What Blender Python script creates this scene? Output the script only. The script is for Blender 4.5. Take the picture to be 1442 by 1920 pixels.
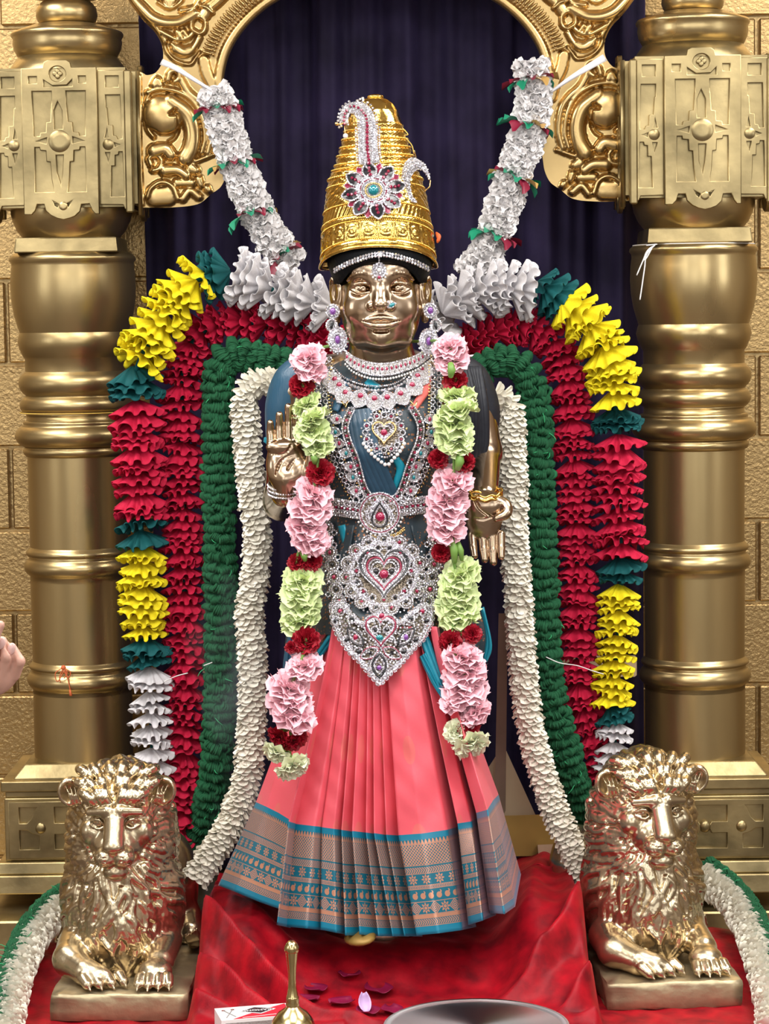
import bpy, math, random
import numpy as np
from mathutils import Vector, Matrix, Quaternion

for o in list(bpy.data.objects):
    bpy.data.objects.remove(o, do_unlink=True)
SC = bpy.context.scene
COL = SC.collection
RND = random.Random(7)
NP = np.random.default_rng(7)
PI = math.pi

# ------------------------------------------------------------------ camera
FPX = 4600.0
PITCH = math.radians(4.6)
ROLL = math.radians(0.78)
CAM = np.array([0.0, 0.0, 1.70])
cam = bpy.data.cameras.new('camera')
cam_o = bpy.data.objects.new('camera', cam)
COL.objects.link(cam_o)
cam.sensor_fit = 'VERTICAL'
cam.sensor_height = 24.0
cam.lens = FPX / 1920.0 * 24.0
cam.clip_start = 0.05
_F = np.array([0, math.cos(PITCH), -math.sin(PITCH)])
_U0 = np.array([0, math.sin(PITCH), math.cos(PITCH)])
_R0 = np.array([1.0, 0, 0])
_R = _R0 * math.cos(ROLL) - _U0 * math.sin(ROLL)
_U = _R0 * math.sin(ROLL) + _U0 * math.cos(ROLL)
_m = Matrix(((_R[0], _U[0], -_F[0], CAM[0]), (_R[1], _U[1], -_F[1], CAM[1]), (_R[2], _U[2], -_F[2], CAM[2]), (0, 0, 0, 1)))
cam_o.matrix_world = _m
SC.camera = cam_o

# ------------------------------------------------------------------ world, exposure
SC.view_settings.view_transform = 'Standard'
SC.view_settings.look = 'None'
SC.view_settings.gamma = 1.0
SC.view_settings.use_curve_mapping = False
SC.view_settings.exposure = 0.22
w = bpy.data.worlds.new('hall')
SC.world = w
w.use_nodes = True
w.node_tree.nodes['Background'].inputs[0].default_value = (0.62, 0.60, 0.58, 1)
w.node_tree.nodes['Background'].inputs[1].default_value = 0.2
# the hall's ceiling panels: (x, y, width, depth, power)
PANEL_STRENGTH = 10.5
FILL_STRENGTH = 3.9  # glow of the added fill panels on the hall walls
PANELS = [(-1.75, 4.75), (1.75, 4.75), (-1.75, 2.6), (1.75, 2.6), (0.0, 3.4), (-1.75, 0.2), (1.75, 0.2)]
ROOM_X, ROOM_Y0, ROOM_Z = 3.9, -2.2, 3.3

def ray(u, v):
    return _F + _R * ((u - 721.0) / FPX) - _U * ((v - 960.0) / FPX)
def P(u, v, Y):
    """photo pixel -> point on the vertical plane at distance Y"""
    d = ray(u, v)
    return CAM + d * (Y / d[1])
def Q(u, v, z):
    """photo pixel -> point on the horizontal plane at height z"""
    d = ray(u, v)
    return CAM + d * ((z - CAM[2]) / d[2])
def PXM(Y):
    """metres per photo pixel at distance Y"""
    return Y / FPX

# ------------------------------------------------------------------ object helpers
def tag(o, label=None, cat=None, group=None, kind=None):
    if label: o['label'] = label
    if cat: o['category'] = cat
    if group: o['group'] = group
    if kind: o['kind'] = kind
    return o
def empty(name, loc=(0, 0, 0), parent=None):
    o = bpy.data.objects.new(name, None)
    o.empty_display_size = 0.05
    COL.objects.link(o)
    o.location = loc
    if parent: o.parent = parent
    return o
def link(name, me, parent=None, mw=None):
    """link mesh data given in WORLD coordinates (or with matrix mw in world space)"""
    o = bpy.data.objects.new(name, me)
    COL.objects.link(o)
    if parent is not None:
        o.parent = parent
        pm = wmat(parent)
        if mw is None:
            o.matrix_parent_inverse = pm.inverted()
        else:
            o.matrix_local = pm.inverted() @ mw
    elif mw is not None:
        o.matrix_world = mw
    return o
def wmat(o):
    m = o.matrix_basis.copy()
    if o.parent is not None:
        m = wmat(o.parent) @ o.matrix_parent_inverse @ m
    return m

def mesh_np(name, V, F, mat=None, smooth=True, F2=None):
    """V (n,3); F (m,k) ints, all k equal; F2 optional second face array"""
    V = np.asarray(V, np.float32).reshape(-1, 3)
    me = bpy.data.meshes.new(name)
    me.vertices.add(len(V))
    me.vertices.foreach_set('co', V.ravel())
    Fs = [np.asarray(f, np.int32) for f in (F, F2) if f is not None and len(f)]
    nl = sum(f.size for f in Fs)
    nf = sum(len(f) for f in Fs)
    me.loops.add(nl)
    me.polygons.add(nf)
    me.loops.foreach_set('vertex_index', np.concatenate([f.ravel() for f in Fs]))
    st = []
    off = 0
    for f in Fs:
        st.append(off + np.arange(len(f)) * f.shape[1])
        off += f.size
    me.polygons.foreach_set('loop_start', np.concatenate(st).astype(np.int32))
    me.update(calc_edges=True)
    me.validate()
    me.polygons.foreach_set('use_smooth', np.full(len(me.polygons), bool(smooth)))
    if mat is not None:
        me.materials.append(mat)
    return me

class MB:
    """collects triangles / quads into one mesh"""
    def __init__(self):
        self.V = []; self.T = []; self.Qd = []; self.n = 0
    def add(self, V, F):
        V = np.asarray(V, float).reshape(-1, 3)
        F = np.asarray(F, int)
        if F.shape[1] == 3: self.T.append(F + self.n)
        else: self.Qd.append(F + self.n)
        self.V.append(V); self.n += len(V)
        return self
    def data(self, name, mat, smooth=True):
        q = np.concatenate(self.Qd) if self.Qd else None
        t = np.concatenate(self.T) if self.T else None
        V = np.concatenate(self.V)
        if q is None: return mesh_np(name, V, t, mat, smooth)
        return mesh_np(name, V, q, mat, smooth, t)
    def build(self, name, mat, parent=None, smooth=True, mw=None):
        return link(name, self.data(name, mat, smooth), parent, mw)
    # shapes
    def box(self, c, s, bev=0.0):
        c = np.asarray(c, float); s = np.asarray(s, float) / 2
        if bev <= 0:
            V = np.array([[x, y, z] for x in (-1, 1) for y in (-1, 1) for z in (-1, 1)]) * s + c
            F = [[0, 1, 3, 2], [4, 6, 7, 5], [0, 4, 5, 1], [2, 3, 7, 6], [0, 2, 6, 4], [1, 5, 7, 3]]
            return self.add(V, F)
        b = min(bev, min(s) * 0.9)
        V, F, idx = [], [], {}
        for sx in (-1, 1):
            for sy in (-1, 1):
                for sz in (-1, 1):
                    for ax in range(3):
                        p = np.array([sx, sy, sz]) * s
                        q = np.array([sx, sy, sz]) * (s - b)
                        q[ax] = p[ax]
                        idx[(sx, sy, sz, ax)] = len(V); V.append(q + c)
        for ax in range(3):
            a1, a2 = [(1, 2), (2, 0), (0, 1)][ax]
            for sg in (-1, 1):
                f = []
                for t1, t2 in ((-1, -1), (1, -1), (1, 1), (-1, 1)):
                    k = [0, 0, 0]; k[ax] = sg; k[a1] = t1; k[a2] = t2
                    f.append(idx[(k[0], k[1], k[2], ax)])
                F.append(f if sg > 0 else f[::-1])
            for t1 in (-1, 1):
                for t2 in (-1, 1):
                    k1 = [0, 0, 0]; k2 = [0, 0, 0]
                    k1[a1] = k2[a1] = t1; k1[a2] = k2[a2] = t2; k1[ax] = -1; k2[ax] = 1
                    f = [idx[(*k1, a1)], idx[(*k2, a1)], idx[(*k2, a2)], idx[(*k1, a2)]]
                    F.append(f if t1 * t2 > 0 else f[::-1])
        T = []
        for sx in (-1, 1):
            for sy in (-1, 1):
                for sz in (-1, 1):
                    t = [idx[(sx, sy, sz, 0)], idx[(sx, sy, sz, 1)], idx[(sx, sy, sz, 2)]]
                    T.append(t if sx * sy * sz > 0 else t[::-1])
        n0 = self.n
        self.add(V, F); self.T.append(np.array(T) + n0)
        return self
    def tube(self, pts, r, n=8, caps=True, closed=False):
        pts = np.asarray(pts, float); m = len(pts)
        r = np.broadcast_to(np.asarray(r, float), (m,))
        T = np.gradient(pts, axis=0) if not closed else np.roll(pts, -1, 0) - np.roll(pts, 1, 0)
        T /= np.linalg.norm(T, axis=1)[:, None] + 1e-12
        up = np.array([0.0, 0, 1.0])
        if abs(T[0] @ up) > 0.9: up = np.array([0.0, 1.0, 0])
        N = np.cross(T[0], up); N /= np.linalg.norm(N)
        Vs = []
        a = np.arange(n) / n * 2 * PI
        for i in range(m):
            N = N - T[i] * (N @ T[i]); N /= np.linalg.norm(N) + 1e-12
            B = np.cross(T[i], N)
            Vs.append(pts[i] + r[i] * (np.cos(a)[:, None] * N + np.sin(a)[:, None] * B))
        V = np.concatenate(Vs)
        F = []
        k = np.arange(n)
        rng = range(m) if closed else range(m - 1)
        for i in rng:
            j = (i + 1) % m
            F.append(np.stack([i * n + k, i * n + (k + 1) % n, j * n + (k + 1) % n, j * n + k], 1))
        F = np.concatenate(F)
        n0 = self.n
        self.add(V, F)
        if caps and not closed:
            c0 = self.n
            self.add(np.array([pts[0] - T[0] * r[0] * .5, pts[-1] + T[-1] * r[-1] * .5]), np.zeros((0, 3), int))
            t0 = np.stack([n0 + (k + 1) % n, n0 + k, np.full(n, c0)], 1)
            e = n0 + (m - 1) * n
            t1 = np.stack([e + k, e + (k + 1) % n, np.full(n, c0 + 1)], 1)
            self.T.append(np.concatenate([t0, t1]))
        return self
    def lathe(self, prof, c=(0, 0, 0), n=48, sx=1.0, sy=1.0):
        """prof [(radius, z)...] around the vertical axis through c"""
        prof = np.asarray(prof, float); m = len(prof)
        a = np.arange(n) / n * 2 * PI
        V = np.stack([np.outer(prof[:, 0], np.cos(a)) * sx, np.outer(prof[:, 0], np.sin(a)) * sy,
                      np.repeat(prof[:, 1][:, None], n, 1)], 2).reshape(-1, 3) + np.asarray(c)
        k = np.arange(n)
        F = [np.stack([i * n + k, i * n + (k + 1) % n, (i + 1) * n + (k + 1) % n, (i + 1) * n + k], 1) for i in range(m - 1)]
        return self.add(V, np.concatenate(F))
    def sphere(self, c, r, nu=12, nv=8, M=None):
        r = np.broadcast_to(np.asarray(r, float), (3,))
        V = [[0, 0, 1.0]]
        for i in range(1, nv):
            t = PI * i / nv
            for j in range(nu):
                p = 2 * PI * j / nu
                V.append([math.sin(t) * math.cos(p), math.sin(t) * math.sin(p), math.cos(t)])
        V.append([0, 0, -1.0])
        V = np.array(V) * r
        if M is not None: V = V @ np.asarray(M).T
        T = [[0, 1 + j, 1 + (j + 1) % nu] for j in range(nu)]
        e = 1 + (nv - 2) * nu
        T += [[len(V) - 1, e + (j + 1) % nu, e + j] for j in range(nu)]
        Qs = [[1 + i * nu + j, 1 + (i + 1) * nu + j, 1 + (i + 1) * nu + (j + 1) % nu, 1 + i * nu + (j + 1) % nu]
              for i in range(nv - 2) for j in range(nu)]
        n0 = self.n
        self.add(V + np.asarray(c), np.array(Qs))
        self.T.append(np.array(T) + n0)
        return self
    def prism(self, poly, y0, y1, fn=None, bev=0.0):
        """closed polygon [(a,b)...] (convex-ish or star shaped around its centroid) extruded"""
        poly = np.asarray(poly, float); m = len(poly)
        cen = poly.mean(0)
        inner = cen + (poly - cen) * (1 - bev)
        L = [(poly, y1), (poly, y0 + (y1 - y0) * .35 if bev else y0), (inner, y0)]
        V = []
        for q, y in L:
            for a, b in q: V.append((a, y, b))
        V.append((cen[0], y0, cen[1])); V.append((cen[0], y1, cen[1]))
        V = np.array(V)
        if fn is not None: V = np.array([fn(*p) for p in V])
        k = np.arange(m); k2 = (k + 1) % m
        Qs = np.concatenate([np.stack([k, k2, m + k2, m + k], 1), np.stack([m + k, m + k2, 2 * m + k2, 2 * m + k], 1)])
        T = np.concatenate([np.stack([2 * m + k, 2 * m + k2, np.full(m, 3 * m)], 1), np.stack([k2, k, np.full(m, 3 * m + 1)], 1)])
        n0 = self.n
        self.add(V, Qs); self.T.append(T + n0)
        return self
    def grid(self, V, wrap=False):
        """V (a,b,3) grid of points"""
        V = np.asarray(V, float); a, b = V.shape[:2]
        i, j = np.meshgrid(np.arange(a - 1), np.arange(b if wrap else b - 1), indexing='ij')
        j2 = (j + 1) % b
        F = np.stack([i * b + j, (i + 1) * b + j, (i + 1) * b + j2, i * b + j2], -1).reshape(-1, 4)
        return self.add(V.reshape(-1, 3), F)

def catmull(pts, n=8, closed=False):
    pts = np.asarray(pts, float)
    if closed: p = np.concatenate([pts[-1:], pts, pts[:2]])
    else: p = np.concatenate([2 * pts[:1] - pts[1:2], pts, 2 * pts[-1:] - pts[-2:-1]])
    out = []
    t = np.arange(n) / n
    t = t[:, None]
    for i in range(1, len(p) - 2):
        a, b, c, d = p[i - 1], p[i], p[i + 1], p[i + 2]
        out.append(0.5 * ((2 * b) + (c - a) * t + (2 * a - 5 * b + 4 * c - d) * t ** 2 + (3 * b - 3 * c + d - a) * t ** 3))
    out = np.concatenate(out)
    if not closed: out = np.concatenate([out, pts[-1:]])
    return out
def resample(pts, step=None, n=None):
    pts = np.asarray(pts, float)
    d = np.concatenate([[0], np.cumsum(np.linalg.norm(np.diff(pts, axis=0), axis=1))])
    if n is None: n = max(2, int(round(d[-1] / step)) + 1)
    s = np.linspace(0, d[-1], n)
    return np.stack([np.interp(s, d, pts[:, k]) for k in range(pts.shape[1])], 1)
def frames(pts, ref=(0, -1, 0)):
    """tangent, side, outward(ref-ish) for each point of a path"""
    T = np.gradient(pts, axis=0); T /= np.linalg.norm(T, axis=1)[:, None]
    ref = np.asarray(ref, float)
    S = np.cross(T, ref); S /= np.linalg.norm(S, axis=1)[:, None]
    O = np.cross(S, T)
    return T, S, O
def mat4(x, y, z, p):
    return Matrix(((x[0], y[0], z[0], p[0]), (x[1], y[1], z[1], p[1]), (x[2], y[2], z[2], p[2]), (0, 0, 0, 1)))

def filled(name, splines, depth, bev, mat, fn, parent, res=2):
    """flat shape with holes: splines are closed 2D loops; front at depth, solid thickness, small bevel.
    fn(a, b, d) maps to world"""
    cu = bpy.data.curves.new('t', 'CURVE')
    cu.dimensions = '2D'; cu.fill_mode = 'BOTH'
    cu.extrude = max(depth / 2 - bev, 1e-4); cu.bevel_depth = bev; cu.bevel_resolution = 1; cu.offset = -bev
    for s in splines:
        sp = cu.splines.new('POLY'); sp.use_cyclic_u = True
        sp.points.add(len(s) - 1)
        for q, (a, b) in zip(sp.points, s): q.co = (a, b, 0, 1)
    ob = bpy.data.objects.new('t', cu); COL.objects.link(ob)
    dg = bpy.context.evaluated_depsgraph_get(); dg.update()
    me = bpy.data.meshes.new_from_object(ob.evaluated_get(dg))
    n = len(me.vertices); co = np.zeros(n * 3, np.float32); me.vertices.foreach_get('co', co); co = co.reshape(-1, 3)
    out = np.array([fn(p[0], p[1], p[2] + depth / 2) for p in co], np.float32)
    me.vertices.foreach_set('co', out.ravel()); me.update()
    me.materials.clear(); me.materials.append(mat); me.name = name
    bpy.data.objects.remove(ob); bpy.data.curves.remove(cu)
    return link(name, me, parent)

# ------------------------------------------------------------------ materials
def _n(nt, t, **kw):
    n = nt.nodes.new(t)
    for k, v in kw.items(): setattr(n, k, v)
    return n
def mat(name, base, rough=0.5, metal=0.0, var=0.0, vscale=8.0, var2=None, bump=0.0, bscale=60.0, sheen=0.0, coat=0.0,
        rvar=0.0, trans=0.0, spec=None, sss=0.0, stretch=None, btype='noise', ior=None, sheen_rough=0.4):
    m = bpy.data.materials.new(name); m.use_nodes = True
    nt = m.node_tree; b = nt.nodes['Principled BSDF']
    b.inputs['Base Color'].default_value = (*base, 1)
    b.inputs['Roughness'].default_value = rough
    b.inputs['Metallic'].default_value = metal
    if sheen:
        b.inputs['Sheen Weight'].default_value = sheen
        b.inputs['Sheen Roughness'].default_value = sheen_rough
        b.inputs['Sheen Tint'].default_value = (*[min(1, c * 1.6 + .05) for c in base], 1)
    if coat: b.inputs['Coat Weight'].default_value = coat; b.inputs['Coat Roughness'].default_value = 0.1
    if trans: b.inputs['Transmission Weight'].default_value = trans
    if ior: b.inputs['IOR'].default_value = ior
    if spec is not None: b.inputs['Specular IOR Level'].default_value = spec
    if sss:
        b.inputs['Subsurface Weight'].default_value = sss
        b.inputs['Subsurface Radius'].default_value = (0.01, 0.006, 0.004)
        b.inputs['Subsurface Scale'].default_value = 0.5
    L = nt.links
    if var or bump or rvar:
        tc = _n(nt, 'ShaderNodeTexCoord')
        src = tc.outputs['Object']
        if stretch:
            mp = _n(nt, 'ShaderNodeMapping'); mp.inputs['Scale'].default_value = stretch
            L.new(src, mp.inputs[0]); src = mp.outputs[0]
    if var or rvar:
        no = _n(nt, 'ShaderNodeTexNoise'); no.inputs['Scale'].default_value = vscale; no.inputs['Detail'].default_value = 5
        L.new(src, no.inputs['Vector'])
        cr = _n(nt, 'ShaderNodeMapRange'); cr.inputs[1].default_value = 0.3; cr.inputs[2].default_value = 0.7
        L.new(no.outputs['Fac'], cr.inputs[0])
    if var:
        mx = _n(nt, 'ShaderNodeMix', data_type='RGBA')
        b2 = var2 if var2 else [c * (1 - var) for c in base]
        b1 = base if var2 else [min(1, c * (1 + var * .6)) for c in base]
        mx.inputs[6].default_value = (*b2, 1); mx.inputs[7].default_value = (*b1, 1)
        L.new(cr.outputs[0], mx.inputs[0]); L.new(mx.outputs[2], b.inputs['Base Color'])
    if rvar:
        rr = _n(nt, 'ShaderNodeMapRange'); rr.inputs[3].default_value = rough + rvar; rr.inputs[4].default_value = max(.03, rough - rvar)
        L.new(cr.outputs[0], rr.inputs[0]); L.new(rr.outputs[0], b.inputs['Roughness'])
    if bump:
        if btype == 'noise':
            bn = _n(nt, 'ShaderNodeTexNoise'); bn.inputs['Detail'].default_value = 4; o = bn.outputs['Fac']
        else:
            bn = _n(nt, 'ShaderNodeTexVoronoi'); o = bn.outputs['Distance']
        bn.inputs['Scale'].default_value = bscale
        L.new(src, bn.inputs['Vector'])
        bu = _n(nt, 'ShaderNodeBump'); bu.inputs['Strength'].default_value = bump; bu.inputs['Distance'].default_value = 0.004
        L.new(o, bu.inputs['Height']); L.new(bu.outputs[0], b.inputs['Normal'])
    return m

M = {}
M['block'] = mat('gold painted block', (0.46, 0.31, 0.135), 0.33, 0.95, var=.12, vscale=3, bump=.45, bscale=130)
M['mortar'] = mat('gold painted mortar', (0.42, 0.29, 0.13), 0.34, 0.9, bump=.5, bscale=60)
M['column'] = mat('antique gold paint', (0.56, 0.42, 0.205), 0.31, 0.92, var=.28, vscale=3.5, var2=(0.38, 0.28, 0.13), bump=.12, bscale=25, rvar=.08, stretch=(1, 1, .25))
M['columnflat'] = mat('antique gold carved paint', (0.38, 0.295, 0.145), 0.36, 0.95, var=.5, vscale=9, bump=.25, bscale=30)
M['arch'] = mat('bright gold lacquer', (0.56, 0.385, 0.165), 0.28, 0.95, var=.22, vscale=6, bump=.08, bscale=20, rvar=.06)
M['lion'] = mat('champagne gold resin', (0.62, 0.51, 0.34), 0.24, 0.95, var=.25, vscale=9, bump=.25, bscale=50, rvar=.08)
M['lionbase'] = mat('worn gold stone', (0.42, 0.34, 0.21), 0.42, 0.7, var=.35, vscale=14, bump=.6, bscale=26)
M['bronze'] = mat('polished panchaloha', (0.50, 0.365, 0.25), 0.22, 1.0, var=.18, vscale=10, bump=.05, bscale=40, rvar=.06)
M['crown'] = mat('gold foil', (0.95, 0.62, 0.16), 0.14, 1.0, var=.12, vscale=30, bump=.35, bscale=70)
M['goldchain'] = mat('gold plate', (0.85, 0.60, 0.25), 0.2, 1.0)
M['velvet'] = mat('purple velvet', (0.022, 0.016, 0.046), 0.75, var=.5, vscale=7, sheen=.5, bump=.15, bscale=90, spec=.15, sheen_rough=.35)
M['velvet'].node_tree.nodes['Principled BSDF'].inputs['Sheen Tint'].default_value = (0.22, 0.16, 0.50, 1)
M['redvelvet'] = mat('crushed red velvet', (0.40, 0.003, 0.012), 0.5, var=.8, vscale=22, var2=(0.13, 0.001, 0.006), sheen=.28, bump=.5, bscale=32, spec=.2)
M['redvelvet'].node_tree.nodes['Principled BSDF'].inputs['Sheen Tint'].default_value = (0.95, 0.10, 0.10, 1)
def felt(n, c): return mat(n, c, 0.72, var=.14, vscale=30, bump=.15, bscale=160, sheen=.25, spec=.25)
M['f_red'] = felt('crimson felt', (0.50, 0.008, 0.045))
M['f_yellow'] = felt('yellow felt', (0.80, 0.66, 0.012))
M['f_teal'] = felt('deep teal felt', (0.004, 0.085, 0.09))
M['f_white'] = felt('off white felt', (0.66, 0.64, 0.66))
M['yarn'] = mat('green yarn', (0.005, 0.13, 0.045), 0.75, var=.6, vscale=20, bump=.6, bscale=130, sheen=.2, stretch=(6, 6, 1))
M['thread_green'] = mat('loose green thread', (0.03, 0.42, 0.16), 0.5)
M['petalwhite'] = mat('ivory plastic petal', (0.86, 0.82, 0.71), 0.32, var=.06, vscale=30, coat=.3)
M['paperwhite'] = mat('white satin petal', (0.88, 0.86, 0.86), 0.42, var=.06, vscale=30, sheen=.2)
M['ribbon_red'] = mat('maroon ribbon', (0.22, 0.005, 0.03), 0.45)
M['ribbon_green'] = mat('emerald ribbon', (0.01, 0.26, 0.14), 0.4)
M['ribbon_gold'] = mat('gold ribbon', (0.7, 0.45, 0.15), 0.35, .4)
M['ribbon_white'] = mat('white ribbon', (0.78, 0.77, 0.80), 0.45)
def petal(n, c, c2): return mat(n, c, 0.5, var=.5, var2=c2, vscale=35, sss=.15, sheen=.1)
M['c_pink'] = petal('pink carnation', (0.93, 0.62, 0.68), (0.88, 0.48, 0.56))
M['c_red'] = petal('red carnation', (0.42, 0.004, 0.02), (0.25, 0.002, 0.012))
M['c_lime'] = petal('lime carnation', (0.76, 0.84, 0.50), (0.64, 0.76, 0.34))
M['c_cream'] = petal('cream green carnation', (0.88, 0.88, 0.72), (0.76, 0.80, 0.52))
M['calyx'] = mat('green calyx', (0.16, 0.30, 0.06), 0.45)
M['diamante'] = mat('rhinestones', (0.95, 0.95, 0.97), 0.16, 0.8, var=.5, var2=(0.78, 0.76, 0.86), vscale=260)
M['diaplate'] = mat('glitter plate', (0.78, 0.76, 0.77), 0.28, 0.7, var=.4, vscale=330, bump=.9, bscale=420, btype='v')
M['backing'] = mat('dark oxidised setting', (0.20, 0.165, 0.125), 0.35, 0.9, bump=.6, bscale=250, btype='v')
M['ruby'] = mat('ruby glass', (0.36, 0.002, 0.055), 0.06, 0.25, coat=1.0, spec=.8)
M['emerald'] = mat('teal glass', (0.0, 0.22, 0.26), 0.06, 0.25, coat=1.0, spec=.8)
M['jet'] = mat('dark enamel', (0.012, 0.012, 0.016), 0.15, 0.0, coat=.6)
M['maroon'] = mat('maroon enamel', (0.28, 0.01, 0.05), 0.2, 0.2, coat=.6)
M['pearl'] = mat('pearl', (0.84, 0.82, 0.80), 0.22, 0.1, coat=.6)
M['hair'] = mat('black hair cloth', (0.004, 0.005, 0.007), 0.55, bump=.4, bscale=120, spec=.15)
M['wood'] = mat('pale plywood', (0.58, 0.42, 0.27), 0.6, var=.2, vscale=10, stretch=(1, 1, .15))
M['woodgold'] = mat('gold stained timber', (0.34, 0.21, 0.05), 0.5, 0.3, var=.3, vscale=6)
M['step'] = mat('brown painted timber', (0.20, 0.13, 0.09), 0.45, .2, var=.35, vscale=7)
M['brass'] = mat('brass', (0.62, 0.50, 0.24), 0.2, 1.0, var=.15, vscale=20)
M['steel'] = mat('brushed steel', (0.52, 0.53, 0.55), 0.22, 1.0, var=.2, vscale=30)
M['plate_steel'] = mat('spun steel', (0.66, 0.67, 0.69), 0.34, 1.0)
_b = M['plate_steel'].node_tree.nodes['Principled BSDF']; _b.inputs['Anisotropic'].default_value = .8
_t = M['plate_steel'].node_tree.nodes.new('ShaderNodeTangent'); _t.direction_type = 'RADIAL'; _t.axis = 'Z'; M['plate_steel'].node_tree.links.new(_t.outputs[0], _b.inputs['Tangent'])
M['string_o'] = mat('orange thread', (0.62, 0.13, 0.04), 0.6)
M['string_y'] = mat('gold thread', (0.75, 0.50, 0.10), 0.5)
M['string_w'] = mat('white thread', (0.8, 0.8, 0.8), 0.6)
M['wallroom'] = mat('beige plaster', (0.36, 0.30, 0.24), 0.8, bump=.2)
M['ceil'] = mat('white ceiling tile', (0.72, 0.70, 0.66), 0.9, bump=.3)
M['floor'] = mat('brown floor tile', (0.085, 0.058, 0.042), 0.45, var=.2, vscale=2)
M['skin'] = mat('skin', (0.62, 0.34, 0.26), 0.45, var=.15, vscale=25, sss=.2, bump=.15, bscale=90)
M['nail'] = mat('finger nail', (0.72, 0.46, 0.42), 0.25, coat=.4)
M['kurta'] = mat('white cotton', (0.68, 0.66, 0.60), 0.8, bump=.2)
em = bpy.data.materials.new('panel light'); em.use_nodes = True
_e = em.node_tree; _e.nodes.remove(_e.nodes['Principled BSDF'])
_x = _e.nodes.new('ShaderNodeEmission'); _x.inputs[0].default_value = (1.0, 0.97, 0.93, 1); _x.inputs[1].default_value = PANEL_STRENGTH
_e.links.new(_x.outputs[0], _e.nodes['Material Output'].inputs[0])
M['panel'] = em
# ================================================================== the room
WALL_Y = 6.0
def quad_obj(name, pts, m, uvs=None):
    b = MB(); b.add(pts, [[0, 1, 2, 3]])
    o = b.build(name, m, smooth=False); o['kind'] = 'structure'
    return o
X, Y0, Z1 = ROOM_X, ROOM_Y0, ROOM_Z
quad_obj('floor', [(-X, Y0, 0), (X, Y0, 0), (X, WALL_Y + .1, 0), (-X, WALL_Y + .1, 0)], M['floor'])
quad_obj('ceiling', [(-X, Y0, Z1), (-X, WALL_Y + .1, Z1), (X, WALL_Y + .1, Z1), (X, Y0, Z1)], M['ceil'])
quad_obj('wall_left', [(-X, Y0, 0), (-X, WALL_Y + .1, 0), (-X, WALL_Y + .1, Z1), (-X, Y0, Z1)], M['wallroom'])
quad_obj('wall_right', [(X, Y0, 0), (X, Y0, Z1), (X, WALL_Y + .1, Z1), (X, WALL_Y + .1, 0)], M['wallroom'])
quad_obj('wall_front', [(-X, Y0, 0), (-X, Y0, Z1), (X, Y0, Z1), (X, Y0, 0)], M['wallroom'])
# back wall: concrete blocks with recessed joints
wb = MB().box((0, WALL_Y + .06, Z1 / 2), (2 * X, .1, Z1)).build('wall_back', M['mortar'], smooth=False)
wb['kind'] = 'structure'
BH, BW, J = 0.2032, 0.4064, 0.008
blk = MB().box((0, 0, 0), (BW - J, .04, BH - J), bev=.0035).data('block', M['block'], smooth=False)
half = MB().box((0, 0, 0), (BW / 2 - J, .04, BH - J), bev=.0035).data('block', M['block'], smooth=False)
zj = P(1420, 820, WALL_Y)[2]          # one bed joint, read on the right edge of the wall
zj = zj - math.floor(zj / BH) * BH
xj = P(1420, 740, WALL_Y)[0]          # one upright joint
nblk = 0
k = 0
zz = zj - BH
rowi = 0
zref = P(1420, 740, WALL_Y)[2]
row0 = math.floor((zref - zj) / BH)
for r in range(0, 16):
    zc = zj + (r + .5) * BH
    if zc + BH / 2 > Z1: break
    par = (r - row0) % 2
    x0 = xj + (0 if par == 0 else BW / 2)
    x0 -= math.ceil((x0 + 1.45) / BW) * BW
    while x0 < 1.3:
        o = link('block', blk, wb, Matrix.Translation((x0 + BW / 2 + NP.normal(0, .0008), WALL_Y + .012 + NP.normal(0, .0012), zc)))
        x0 += BW
# ceiling panels
for i, (px, py) in enumerate(PANELS):
    t = empty('ceiling_light', (px, py, Z1 - .03))
    tag(t, 'square white troffer panel set in the ceiling over the hall', 'ceiling light', 'ceiling troffers over the hall')
    w2, d2 = .62, .62
    f = MB()
    for sx in (-1, 1):
        f.box((px + sx * (w2 + .02), py, Z1 - .02), (.04, 2 * d2 + .08, .04))
        f.box((px, py + sx * (d2 + .02), Z1 - .02), (2 * w2, .04, .04))
    f.build('frame', M['ceil'], t, smooth=False)
    b = MB(); b.add([(px - w2, py - d2, Z1 - .012), (px - w2, py + d2, Z1 - .012), (px + w2, py + d2, Z1 - .012), (px + w2, py - d2, Z1 - .012)], [[0, 1, 2, 3]])
    b.build('diffuser', M['panel'], t, smooth=False)

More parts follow.
